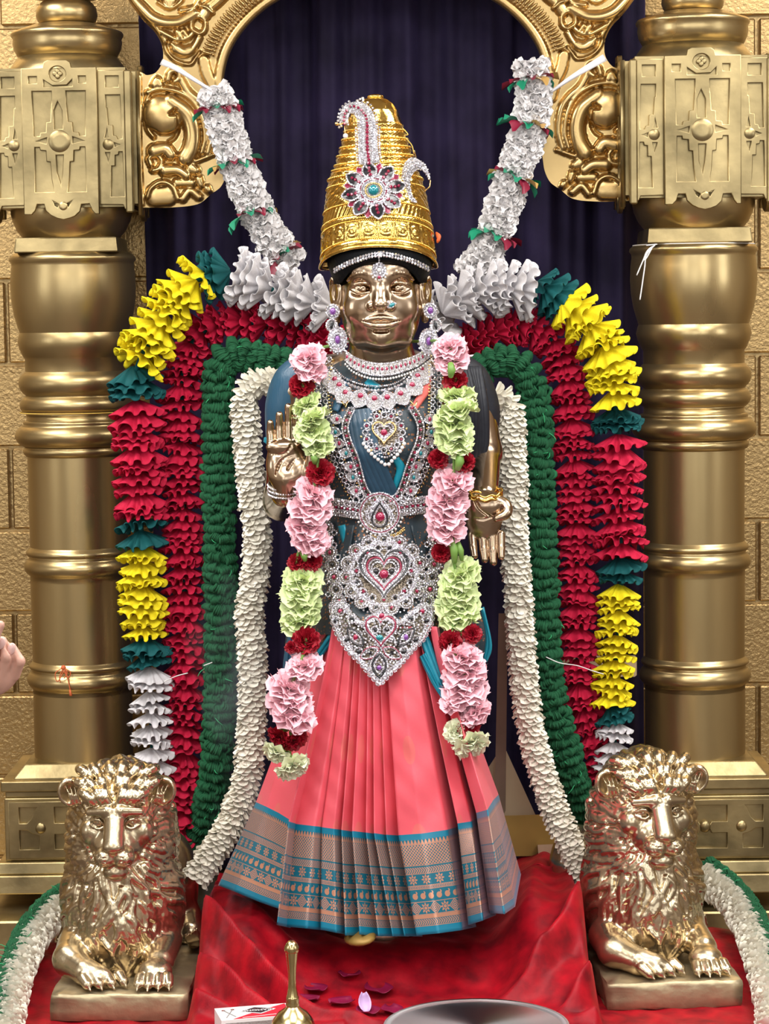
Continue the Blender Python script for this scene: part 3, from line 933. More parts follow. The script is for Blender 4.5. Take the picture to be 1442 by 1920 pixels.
    for q in range(4):
        c = np.array([.052 + .0185 * q, .022 - .004 * (q in (1, 2)), .023])
        d = np.array([.002 * (q - 1.5), -.020, -.010])
        g.cap(c, c + d * .9, .0118, .0100, .0035)
        g.cap(c + d * 1.2, c + d * 1.6 + (0, 0, -.002), .0042, .002, .002)
    # sit flat on the base
    sl = (slice(None), slice(None), slice(0, int(.012 / g.h) + 1))
    z = g.ax[2][sl[2]][None, None, :]
    g.D[sl] = np.maximum(g.D[sl], -z - .002)
    V, F = g.mesh()
    y = V[:, 1]; V[:, 1] = np.where(y > .25, .25 + (y - .25) * .64, y)
    return V, F
LV, LF = lion_mesh()
lion_me = mesh_np('lion_body', LV, LF, M['lion'])
BL, BWD, BT = .545, .275, .055
def slab():
    b = MB(); n = 14
    V = np.zeros((9, n * 4, 3))
    rr = np.random.default_rng(5)
    for i, (z, k) in enumerate(((-BT, .985), (-BT + .006, 1.0), (-BT * .6, 1.004), (-BT * .3, 1.0), (-.008, 1.0), (-.002, .994), (0, .98), (0, .5), (0, .02))):
        per = []
        for e in range(4):
            for q in np.arange(n) / n:
                per.append([(-1 + 2 * q, -1), (1, -1 + 2 * q), (1 - 2 * q, 1), (-1, 1 - 2 * q)][e])
        per = np.array(per)
        V[i, :, 0] = per[:, 0] * BWD / 2 * k; V[i, :, 1] = BL / 2 - .015 + per[:, 1] * BL / 2 * k; V[i, :, 2] = z
        if i < 7: V[i, :, :2] += rr.normal(0, .0016, (n * 4, 2))
        if 3 < i < 7: V[i, :, 2] += rr.normal(0, .0012, n * 4)
    Vq = V[:, ::-1]
    b.grid(Vq, wrap=True)
    b.add(V[0][::-1][[0, n, 2 * n, 3 * n]], [[0, 1, 2, 3]])
    return b.data('base', M['lionbase'])
slab_me = slab()
LION_Z = .355
def place_lion(u, v, rz, label, dx=0.0, turn=0.0):
    p = Q(u, v, LION_Z)
    t = empty('lion_statue', (p[0], p[1], LION_Z - BT))
    t.rotation_euler = (0, 0, rz)
    tag(t, label, 'statue', 'gold lions guarding the shrine')
    for n, me in (('lion_body', lion_me), ('base', slab_me)):
        o = bpy.data.objects.new(n, me); COL.objects.link(o); o.parent = t; o.location = (dx if me is lion_me else 0, 0, BT)
        if me is lion_me: o.rotation_euler = (0, 0, turn)
    return t
place_lion(224, 1861, math.radians(-1.5), 'gold reclining lion statue in front of the column with the orange thread', -.012, math.radians(2))
place_lion(1263, 1838, math.radians(4), 'gold reclining lion statue in front of the column with white strings', .004, math.radians(7))
# ================================================================== the idol: body
IDOL = empty('deity_idol', tuple(P(700, 1745, 5.12)))
tag(IDOL, 'polished bronze deity idol in a pink silk saree, standing with one palm raised', 'idol')
px = PXM(5.08)
# --- head, built at face scale
def head_mesh():
    o = P(714, 580, 5.005)
    g = SDF((-.118, -.045, -.15), (.118, .20, .125), .0016)
    g.ell((0, .088, .030), (.0815, .098, .118), .01)
    g.ell((0, .066, -.028), (.071, .068, .062), .02)
    g.ell((0, .028, -.056), (.036, .030, .026), .018)                 # chin
    g.ell((0, .012, -.064), (.0155, .012, .012), .012)
    for s in (-1, 1):
        g.ell((s * .046, .030, .004), (.030, .026, .034), .022)        # cheek
        g.cap((s * .066, .07, .0), (s * .046, .045, -.056), .014, .016, .02)  # jaw line
    # forehead, brow
    g.ell((0, .026, .080), (.062, .035, .038), .02)
    for s in (-1, 1):
        g.strand([(s * .010, -.001, .063), (s * .030, -.001, .074), (s * .052, .011, .072), (s * .068, .031, .060)], .0046, .0026, .004, 9)
        # eye
        g.ell((s * .037, .008, .043), (.026, .013, .0150), .010, sub=True)
        g.ell((s * .037, .0270, .0425), (.0235, .0225, .0165), .003)
        g.strand([(s * .0135, .0045, .0395), (s * .024, -.0002, .0500), (s * .037, .0000, .0540), (s * .051, .0075, .0500), (s * .062, .018, .0430)], .0026, .0022, .0015, 12)
        g.strand([(s * .0135, .0045, .0395), (s * .025, .0022, .0350), (s * .038, .0030, .0325), (s * .051, .0090, .0365), (s * .062, .018, .0430)], .0021, .0018, .0015, 12)
        g.strand([(s * .016, .003, .0575), (s * .036, .001, .0625), (s * .057, .012, .0570)], .0016, .0012, .002, 7, sub=True)
        g.ell((s * .035, .0056, .0425), (.0068, .0030, .0068), .0008)
        g.ell((s * .035, .0026, .0425), (.0024, .0020, .0024), .0008, sub=True)
    # nose
    g.cap((0, .007, .060), (0, -.012, .016), .0100, .0140, .010)
    g.ell((0, -.0165, .0085), (.0155, .0125, .0105), .008)
    for s in (-1, 1):
        g.ell((s * .0185, -.003, .0065), (.0092, .0115, .0092), .005)
        g.ell((s * .0095, -.0115, -.0015), (.0052, .0056, .0028), .002, sub=True)
        g.strand([(s * .0035, -.003, -.006), (s * .003, -.002, -.014)], .0022, .0018, .0015, 3)
        g.strand([(s * .027, .005, .002), (s * .038, .010, -.012), (s * .042, .015, -.024)], .0022, .0014, .005, 6, sub=True)
    # mouth: both lips, parting line, corners
    g.ell((0, .010, -.024), (.040, .016, .020), .012)
    g.strand([(-.038, .0045, -.0225), (-.028, -.0030, -.0212), (-.016, -.0075, -.0190), (-.005, -.0095, -.0168), (0, -.0088, -.0188), (.005, -.0095, -.0168), (.016, -.0075, -.0190), (.028, -.0030, -.0212), (.038, .0045, -.0225)], .0024, .0024, .002, 18, rm=.0052)
    g.strand([(-.033, .0005, -.0285), (-.016, -.0080, -.0325), (0, -.0105, -.0340), (.016, -.0080, -.0325), (.033, .0005, -.0285)], .0028, .0028, .003, 14, rm=.0068)
    g.strand([(-.040, .0035, -.0230), (-.030, -.0030, -.0240), (-.016, -.0090, -.0250), (0, -.0125, -.0260), (.016, -.0090, -.0250), (.030, -.0030, -.0240), (.040, .0035, -.0230)], .0014, .0014, .0010, 16, sub=True)
    g.ell((0, .000, -.0445), (.016, .006, .0045), .005, sub=True)
    # ears
    for s in (-1, 1):
        g.ell((s * .090, .088, .030), (.012, .020, .040), .006, rotm(0, 0, -s * .5))
        g.strand([(s * .086, .075, .052), (s * .098, .082, .064), (s * .101, .094, .048), (s * .099, .092, .020), (s * .092, .078, -.002)], .0048, .005, .003, 10)
        g.ell((s * .096, .074, .036), (.006, .010, .018), .003, rotm(0, 0, -s * .5), sub=True)
        g.cap((s * .091, .077, .0), (s * .091, .078, -.022), .0085, .0075, .004)
    # neck with its folds
    g.cap((0, .092, -.04), (0, .105, -.15), .062, .068, .012)
    for i, z in enumerate((-.088, -.108)):
        g.strand([(-.062, .075, z + .006), (-.035, .044, z), (0, .035, z - .003), (.035, .044, z), (.062, .075, z + .006)], .0022, .0022, .003, 10, sub=True)
    V, F = g.mesh()
    return V + o, F
def hand_mesh(o, pts_fn):
    pass
def body_mesh():
    lo = P(470, 1260, 5.4); hi = P(975, 640, 4.9)
    g = SDF((lo[0], 4.93, lo[2]), (hi[0], 5.36, hi[2] + .02), .0042)
    g.ell(P(717, 790, 5.16), (.15, .115, .15), .03)
    g.ell(P(719, 1000, 5.15), (.105, .10, .19), .05)
    g.ell(P(719, 1180, 5.15), (.15, .13, .14), .05)
    g.cap(P(714, 650, 5.10), P(716, 720, 5.13), .066, .08, .03)
    g.cap(P(590, 720, 5.17), P(840, 720, 5.17), .062, .062, .04)
    # statue's right arm: hangs, elbow bent, forearm coming forward
    g.cap(P(556, 735, 5.17), P(530, 940, 5.19), .050, .040, .02)
    g.cap(P(530, 940, 5.19), P(536, 925, 5.00), .040, .031, .012)
    # statue's left arm: straight down, a little forward
    g.cap(P(882, 735, 5.17), P(908, 850, 5.17), .048, .038, .02)
    g.cap(P(908, 850, 5.17), P(908, 930, 5.045), .036, .029, .012)
    return g.mesh()
def raised_hand():
    Y = 4.985; s = PXM(Y)
    f = lambda u, v, d=0.0: P(u, v, Y + d)
    c = f(538, 865)
    g = SDF(c - (.075, .06, .085), c + (.085, .06, .135), .0015)
    g.ell(f(538, 862), (.041, .0165, .046), .012)
    g.ell(f(517, 880, -.004), (.018, .0165, .030), .012)               # heel of the palm
    g.ell(f(565, 885, -.010), (.021, .019, .030), .012, rotm(0, .5, 0))   # thumb mound
    g.ell(f(528, 838, -.007), (.032, .012, .012), .01)                 # pads under the fingers
    g.cap(f(536, 898), f(537, 930, .02), .028, .030, .012)
    for u0, u1, v1, r, dd in ((508, 507, 787, 8.0, .002), (525, 524, 772, 8.8, 0), (543, 541, 757, 9.2, 0), (560, 557, 774, 8.6, .003)):
        a = f(u0, 832, 0); m = f((u0 + u1) / 2, (832 + v1) / 2, .004 + dd); b = f(u1, v1 + 6, .000 + dd)
        g.cap(a, m, r * s * 1.02, r * s * .93, .003); g.cap(m, b, r * s * .93, r * s * .78, .002)
    g.strand([f(574, 900, -.012), f(585, 875, -.022), f(585, 850, -.024), f(575, 829, -.020)], 14 * s, 8.5 * s, .006, 7)
    # palm lines
    for q in ([(505, 848), (520, 853), (535, 850), (545, 838), (548, 828)], [(518, 890), (523, 872), (535, 858), (552, 852)], [(540, 892), (541, 878), (552, 862), (562, 855)]):
        pp = []
        for u, v in q: pp.append(f(u, v, -.0185))
        g.strand(pp, .0035, .0030, .0015, 9, sub=True)
    return g.mesh()
def lowered_hand():
    Y = 5.02; s = PXM(Y)
    f = lambda u, v, d=0.0: P(u, v, Y + d)
    c = f(910, 990)
    g = SDF(c - (.075, .06, .105), c + (.075, .07, .095), .0015)
    g.ell(f(907, 968), (.039, .0165, .050), .012)
    g.ell(f(890, 945, -.004), (.018, .015, .026), .012)
    g.ell(f(925, 948, -.006), (.022, .018, .026), .012)
    g.cap(f(908, 915, .045), f(908, 948, .01), .029, .028, .012)
    for u0, u1, v1, r in ((885, 890, 1046, 8.0), (904, 909, 1053, 8.6), (922, 925, 1058, 9.0), (939, 940, 1048, 8.0)):
        a = f(u0, 1002, .002); m = f((u0 + u1) / 2, (1006 + v1) / 2, -.008); b = f(u1, v1 - 4, -.016)
        g.cap(a, m, r * s * 1.03, r * s * .95, .003); g.cap(m, b, r * s * .95, r * s * .80, .002)
    g.strand([f(928, 938, -.004), f(948, 948, -.014), f(949, 963, -.024), f(931, 972, -.030)], 12.5 * s, 7.0 * s, .005, 8)
    for q in ([(872, 985), (890, 982), (908, 988), (918, 998)], [(875, 964), (888, 972), (905, 974), (922, 970)], [(892, 940), (900, 954), (918, 968)]):
        g.strand([f(u, v, -.0185) for u, v in q], .0032, .0028, .0015, 9, sub=True)
    return g.mesh()
_V, _F2, _nv = [], [], 0
for V, F in (head_mesh(), body_mesh(), raised_hand(), lowered_hand()):
    _V.append(V); _F2.append(F + _nv); _nv += len(V)
link('body', mesh_np('body', np.concatenate(_V), np.concatenate(_F2), M['bronze']), IDOL)

# ------------------------------------------------------------------ front surface of the dressed torso
TR = np.array([  # row, half width px, centre px, front Y, mid Y
    (655, 60, 714, 5.075, 5.17), (672, 74, 715, 5.065, 5.17), (690, 108, 716, 5.045, 5.17), (712, 150, 717, 5.015, 5.165), (740, 170, 718, 4.985, 5.16),
    (790, 166, 718, 4.955, 5.155), (850, 148, 719, 4.945, 5.15), (920, 124, 720, 4.965, 5.15), (980, 116, 720, 4.970, 5.15),
    (1060, 132, 720, 4.950, 5.15), (1130, 146, 719, 4.925, 5.15), (1165, 150, 718, 4.900, 5.15), (1200, 152, 718, 4.895, 5.15), (1300, 170, 716, 4.885, 5.15)], float)
def torso(v):
    return [np.interp(v, TR[:, 0], TR[:, k]) for k in (1, 2, 3, 4)]
def surfY(u, v):
    hw, uc, yf, ym = torso(v)
    q = min(.97, abs(u - uc) / (hw * 1.04))
    return ym - (ym - yf) * (1 - q ** 2.4) ** (1 / 2.4)
def J(u, v, off=0.0):
    """a point lying off metres in front of the dressed torso"""
    return P(u, v, surfY(u, v) - off)

# --- cloth material: deep teal silk with copper brocade
def brocade(name, base, copper, scale, amount):
    m = mat(name, base, .42, 0, bump=.2, bscale=200)
    nt = m.node_tree; b = nt.nodes['Principled BSDF']; L = nt.links
    tc = _n(nt, 'ShaderNodeTexCoord')
    vo = _n(nt, 'ShaderNodeTexVoronoi'); vo.inputs['Scale'].default_value = scale
    no = _n(nt, 'ShaderNodeTexNoise'); no.inputs['Scale'].default_value = scale * .25
    L.new(tc.outputs['Object'], vo.inputs['Vector']); L.new(tc.outputs['Object'], no.inputs['Vector'])
    a = _n(nt, 'ShaderNodeMath', operation='LESS_THAN'); a.inputs[1].default_value = .35; L.new(vo.outputs['Distance'], a.inputs[0])
    c = _n(nt, 'ShaderNodeMath', operation='GREATER_THAN'); c.inputs[1].default_value = amount; L.new(no.outputs['Fac'], c.inputs[0])
    d = _n(nt, 'ShaderNodeMath', operation='MULTIPLY'); L.new(a.outputs[0], d.inputs[0]); L.new(c.outputs[0], d.inputs[1])
    mx = _n(nt, 'ShaderNodeMix', data_type='RGBA'); mx.inputs[6].default_value = (*base, 1); mx.inputs[7].default_value = (*copper, 1)
    L.new(d.outputs[0], mx.inputs[0]); L.new(mx.outputs[2], b.inputs['Base Color'])
    mm = _n(nt, 'ShaderNodeMath', operation='MULTIPLY'); mm.inputs[1].default_value = .7; L.new(d.outputs[0], mm.inputs[0]); L.new(mm.outputs[0], b.inputs['Metallic'])
    return m
M['brocade'] = brocade('slate teal brocade', (0.028, 0.045, 0.058), (0.36, 0.17, 0.09), 150, .47)
M['tealsilk'] = mat('bright teal silk', (0.006, 0.24, 0.34), .38, sheen=.2)
M['bluesilk'] = mat('blue grey silk', (0.022, 0.085, 0.15), .36, bump=.3, bscale=180, stretch=(1, 1, .1))
M['pleatsilk'] = mat('dark blue silk pleats', (0.018, 0.055, 0.095), .34, sheen=.08, var=.3, vscale=40)
M['navy'] = mat('navy black cloth', (0.006, 0.008, 0.016), .55, bump=.3, bscale=60)
M['coral'] = mat('coral silk', (0.78, 0.16, 0.14), .4, sheen=.2)
# bodice
rows = np.linspace(668, 1190, 60); na = 64
V = np.zeros((60, na, 3))
for i, v in enumerate(rows):
    hw, uc, yf, ym = torso(v)
    for j in range(na):
        a = 2 * PI * j / na
        e = 2 / 2.4
        cx_, sy_ = math.cos(a), math.sin(a)
        xx = math.copysign(abs(cx_) ** e, cx_); yy = math.copysign(abs(sy_) ** e, sy_)
        Yp = ym + yy * (ym - yf)
        wr = .0025 * math.sin(v * .09 + 3 * math.sin(a * 2)) if v > 880 else .0012 * math.sin(v * .2 + a * 9)
        V[i, j] = P(uc + xx * hw, v, Yp + (wr if yy < 0 else 0))
b = MB(); b.grid(V[:, ::-1], wrap=True); b.build('bodice', M['brocade'], IDOL)
# diagonal pleats over the breast
for k in range(6):
    t = k / 5
    a0 = np.array([640 + 46 * t, 772 - 6 * t]); a1 = np.array([655 + 50 * t, 850 - 4 * t]); a2 = np.array([694 + 46 * t, 930 + 2 * t])
    pth = catmull([a0, a1, a2], 10)
    w_ = 9.5
    G = []
    for q in np.linspace(-1, 1, 7):
        G.append([J(u + q * w_, v - q * 2, .006 + .004 * (1 - q * q) + .0025 * q + .001 * k) for u, v in pth])
    b = MB(); b.grid(np.array(G)); b.build('breast_pleat', M['pleatsilk'], IDOL)
# coral fold and teal edges showing by the neck, and teal edge at the waist
def strip(name, pts, w_, m, off=.006, sag=.003):
    p = catmull(pts, 8)
    T = np.gradient(p, axis=0); N = np.stack([-T[:, 1], T[:, 0]], 1); N /= np.linalg.norm(N, axis=1)[:, None]
    w_ = np.broadcast_to(np.asarray(w_, float), (len(p),)) if np.ndim(w_) == 0 else np.interp(np.linspace(0, 1, len(p)), np.linspace(0, 1, len(w_)), w_)
    G = [[J(*(p[i] + N[i] * q * w_[i]), off + sag * (1 - q * q)) for i in range(len(p))] for q in np.linspace(-1, 1, 5)]
    b = MB(); b.grid(np.array(G)); o = b.build(name, m, IDOL)
    md = o.modifiers.new('t', 'SOLIDIFY'); md.thickness = .002
    return o
strip('saree_fold', [(806, 700), (798, 730), (780, 760), (772, 775)], [4, 9, 7, 2], M['coral'])
strip('saree_edge', [(688, 712), (700, 722), (712, 726)], [8, 8, 5], M['tealsilk'])
strip('saree_edge', [(742, 860), (752, 880), (744, 905), (738, 925)], [7, 9, 7, 4], M['tealsilk'])
strip('saree_edge', [(652, 708), (640, 740), (628, 770)], [5, 9, 7], M['bluesilk'])
strip('saree_edge', [(640, 985), (648, 1015), (655, 1040)], 7, M['tealsilk'])
# sleeves
def sleeve(name, pts, r, m, n=20, rip=.0):
    p = catmull(pts, 6)
    rr = np.interp(np.linspace(0, 1, len(p)), np.linspace(0, 1, len(r)), r)
    b = MB(); b.tube(p, rr * (1 + rip * np.sin(np.arange(len(p)) * 1.7)), n); return b.build(name, m, IDOL)
sleeve('sleeve', [P(600, 700, 5.17), P(562, 722, 5.175), P(546, 765, 5.18), P(540, 830, 5.185)], [.05, .058, .056, .047], M['bluesilk'])
sleeve('sleeve_hem', [P(538, 826, 5.185), P(537, 834, 5.185)], [.049, .049], M['tealsilk'])
sleeve('sleeve', [P(838, 700, 5.17), P(872, 722, 5.175), P(892, 770, 5.18), P(896, 820, 5.18)], [.05, .056, .052, .043], M['navy'])
# long dark hair falling over the shoulder
for k in range(7):
    u = 868 + 5.5 * k
    sleeve('hair_lock', [P(u - 6, 690, 5.12 + .005 * k), P(u + 4 + 3 * math.sin(k), 760, 5.085 + .006 * k), P(u + 6, 830, 5.10 + .004 * k), P(u + 2 * math.sin(k * 2), 896 - 10 * (k % 3), 5.12)], [.011, .014, .012, .003], M['navy'], 8)
# drape hanging beside each hip
def drape(name, pl_, pr_, m, Yl, Yr, amp=.01):
    G = []
    pl_ = catmull(pl_, 6); pr_ = catmull(pr_, 6)
    for q in np.linspace(0, 1, 22):
        G.append([P(*(a * (1 - q) + b_ * q), (np.interp(i / (len(pl_) - 1), (0, 1), Yl) if np.ndim(Yl) else Yl) * (1 - q) + (np.interp(i / (len(pl_) - 1), (0, 1), Yr) if np.ndim(Yr) else Yr) * q + amp * math.sin(q * 14 + i * .1)) for i, (a, b_) in enumerate(zip(pl_, pr_))])
    b = MB(); b.grid(np.array(G)); o = b.build(name, m, IDOL)
    md = o.modifiers.new('t', 'SOLIDIFY'); md.thickness = .0025
    return o
drape('saree_drape', [(770, 985), (790, 1080), (800, 1150), (806, 1200), (836, 1290)], [(820, 985), (866, 1060), (893, 1130), (912, 1185), (913, 1240)], M['brocade'], 4.972, 5.09, .006)
drape('saree_drape', [(615, 985), (572, 1060), (548, 1140), (536, 1210), (536, 1275)], [(665, 985), (650, 1070), (640, 1130), (624, 1180), (592, 1240)], M['brocade'], 5.09, 4.955, .006)
drape('saree_drape_edge', [(902, 1140), (911, 1190), (906, 1245)], [(906, 1138), (922, 1212), (913, 1240)], M['tealsilk'], 5.075, 5.07, .002)
drape('saree_drape_side', [(541, 1185), (531, 1240), (528, 1330)], [(560, 1185), (553, 1240), (556, 1340)], M['bluesilk'], 5.04, 5.02, .003)
drape('saree_drape_edge', [(640, 1168), (622, 1182), (594, 1222)], [(634, 1184), (618, 1212), (590, 1252)], M['tealsilk'], 4.945, 4.955, .002)
drape('saree_drape_edge', [(742, 1128), (782, 1195), (826, 1285)], [(760, 1124), (802, 1190), (842, 1312)], M['tealsilk'], (4.935, 4.885), (4.94, 4.905), .003)
drape('saree_drape_edge', [(796, 1225), (815, 1262), (836, 1318)], [(786, 1232), (800, 1262), (824, 1300)], M['tealsilk'], (4.90, 4.88), (4.905, 4.885), .003)

# ------------------------------------------------------------------ pleated skirt with woven border
def skirt_material():
    m = bpy.data.materials.new('pink silk with woven copper border'); m.use_nodes = True
    nt = m.node_tree; b = nt.nodes['Principled BSDF']; L = nt.links
    uv = _n(nt, 'ShaderNodeUVMap'); sp = _n(nt, 'ShaderNodeSeparateXYZ'); L.new(uv.outputs[0], sp.inputs[0])
    U, Vv = sp.outputs[0], sp.outputs[1]          # U along the cloth, V up from the hem, both in centimetres
    def mth(op, a, b_=None, c=None):
        n = _n(nt, 'ShaderNodeMath', operation=op)
        for i, q in enumerate((a, b_, c)):
            if q is None: continue
            if isinstance(q, (int, float)): n.inputs[i].default_value = q
            else: L.new(q, n.inputs[i])
        return n.outputs[0]
    def band(a, b_): return mth('MULTIPLY', mth('GREATER_THAN', Vv, a), mth('LESS_THAN', Vv, b_))
    def cell(x, p, ph=0.0): return mth('SUBTRACT', mth('FRACT', mth('ADD', mth('DIVIDE', x, p), ph)), .5)
    def OR(*q):
        r = q[0]
        for k in q[1:]: r = mth('MAXIMUM', r, k)
        return r
    def AND(a, b_): return mth('MULTIPLY', a, b_)
    def dist(a, b_): return mth('SQRT', mth('ADD', mth('MULTIPLY', a, a), mth('MULTIPLY', b_, b_)))
    # thin guide lines
    lines = OR(*[band(q - .07, q + .07) for q in (1.75, 4.05, 6.6, 9.2, 9.9, 12.3, 14.0, 18.2)])
    # chevrons
    def chev(lo, hi, per):
        mid = (lo + hi) / 2
        z = mth('ABSOLUTE', mth('SUBTRACT', Vv, mid))
        ph = mth('FRACT', mth('DIVIDE', mth('ADD', U, mth('MULTIPLY', z, .9)), per))
        return AND(mth('GREATER_THAN', ph, .45), band(lo, hi))
    ch = OR(chev(1.9, 3.1, .55), chev(9.3, 9.85, .4), chev(12.4, 13.6, .55))
    # lozenge band
    def loz(lo, hi, per, ph=0.0):
        mid = (lo + hi) / 2; hh = (hi - lo) / 2
        a = mth('ABSOLUTE', mth('MULTIPLY', cell(U, per, ph), per / hh)); q = mth('ABSOLUTE', mth('DIVIDE', mth('SUBTRACT', Vv, mid), hh))
        s = mth('ADD', a, q)
        st = mth('GREATER_THAN', mth('FRACT', mth('MULTIPLY', s, 2.6)), .42)
        return AND(AND(st, mth('LESS_THAN', s, 1.25)), band(lo, hi))
    def rosette(lo, hi, per, ph, pet):
        mid = (lo + hi) / 2; hh = (hi - lo) / 2
        a = mth('MULTIPLY', cell(U, per, ph), per / hh); q = mth('DIVIDE', mth('SUBTRACT', Vv, mid), hh)
        r = dist(a, q); th = mth('ARCTAN2', q, a)
        f = mth('ADD', .72, mth('MULTIPLY', mth('COSINE', mth('MULTIPLY', th, pet)), .22))
        o_ = mth('LESS_THAN', r, f)
        hole = mth('GREATER_THAN', mth('ABSOLUTE', mth('SUBTRACT', r, .36)), .07)
        return AND(AND(o_, hole), band(lo, hi))
    lz = OR(loz(4.1, 6.5, 4.6), rosette(4.1, 6.5, 4.6, .5, 8))
    # paisley row: a round body with a hooked tail
    mid = 7.9; per = 1.9
    a = mth('MULTIPLY', cell(U, per), per); q = mth('SUBTRACT', Vv, mid)
    body = mth('LESS_THAN', dist(a, mth('ADD', q, .15)), .62)
    tail = AND(mth('LESS_THAN', dist(mth('SUBTRACT', a, .32), mth('SUBTRACT', q, .52)), .34), mth('GREATER_THAN', dist(mth('SUBTRACT', a, .12), mth('SUBTRACT', q, .62)), .24))
    ps = AND(OR(body, tail), band(6.7, 9.1))
    ro = rosette(9.95, 12.25, 3.1, .2, 8)
    # dense woven dots
    dots = AND(mth('GREATER_THAN', mth('MULTIPLY', mth('SINE', mth('MULTIPLY', U, 9)), mth('SINE', mth('MULTIPLY', Vv, 9))), -.15), band(14.1, 18.1))
    # toothed upper edge
    tooth = AND(mth('GREATER_THAN', mth('ABSOLUTE', cell(U, .8)), mth('DIVIDE', mth('SUBTRACT', Vv, 18.3), 2.2)), band(18.3, 19.2))
    cop = OR(lines, ch, lz, ps, ro, dots, tooth, band(3.2, 3.95))
    nz = _n(nt, 'ShaderNodeTexNoise'); nz.inputs['Scale'].default_value = 3.0; L.new(uv.outputs[0], nz.inputs['Vector'])
    fine = _n(nt, 'ShaderNodeTexNoise'); fine.inputs['Scale'].default_value = 14.0; L.new(uv.outputs[0], fine.inputs['Vector'])
    cop = AND(cop, mth('GREATER_THAN', fine.outputs['Fac'], .33))
    border = mth('LESS_THAN', Vv, 20.4)
    # small copper buds woven into the pink ground
    bu = dist(mth('MULTIPLY', cell(U, 13.0, .3), 13 / 1.7), mth('MULTIPLY', cell(Vv, 17.0, .35), 17 / 2.8))
    bud = AND(mth('LESS_THAN', bu, 1.0), mth('GREATER_THAN', fine.outputs['Fac'], .5))
    pinkm = _n(nt, 'ShaderNodeMix', data_type='RGBA'); pinkm.inputs[6].default_value = (0.80, 0.095, 0.15, 1); pinkm.inputs[7].default_value = (0.78, 0.13, 0.15, 1)
    L.new(nz.outputs['Fac'], pinkm.inputs[0])
    pk = _n(nt, 'ShaderNodeMix', data_type='RGBA'); pk.inputs[7].default_value = (0.62, 0.22, 0.13, 1)
    L.new(mth('MULTIPLY', bud, .6), pk.inputs[0]); L.new(pinkm.outputs[2], pk.inputs[6])
    tl = _n(nt, 'ShaderNodeMix', data_type='RGBA'); tl.inputs[6].default_value = (0.004, 0.12, 0.18, 1); tl.inputs[7].default_value = (0.56, 0.27, 0.17, 1)
    L.new(cop, tl.inputs[0])
    ed = _n(nt, 'ShaderNodeMix', data_type='RGBA'); ed.inputs[7].default_value = (0.003, 0.18, 0.29, 1)
    L.new(OR(band(-1, 1.65), band(19.2, 20.4)), ed.inputs[0]); L.new(tl.outputs[2], ed.inputs[6])
    fin = _n(nt, 'ShaderNodeMix', data_type='RGBA'); L.new(border, fin.inputs[0]); L.new(pk.outputs[2], fin.inputs[6]); L.new(ed.outputs[2], fin.inputs[7])
    L.new(fin.outputs[2], b.inputs['Base Color'])
    L.new(mth('MULTIPLY', AND(cop, border), .4), b.inputs['Metallic'])
    b.inputs['Roughness'].default_value = .40
    b.inputs['Sheen Weight'].default_value = .25; b.inputs['Sheen Tint'].default_value = (1, .55, .7, 1); b.inputs['Sheen Roughness'].default_value = .3
    bp = _n(nt, 'ShaderNodeBump'); bp.inputs['Strength'].default_value = .25; bp.inputs['Distance'].default_value = .002
    L.new(cop, bp.inputs['Height']); L.new(bp.outputs[0], b.inputs['Normal'])
    return m
M['skirt'] = skirt_material()
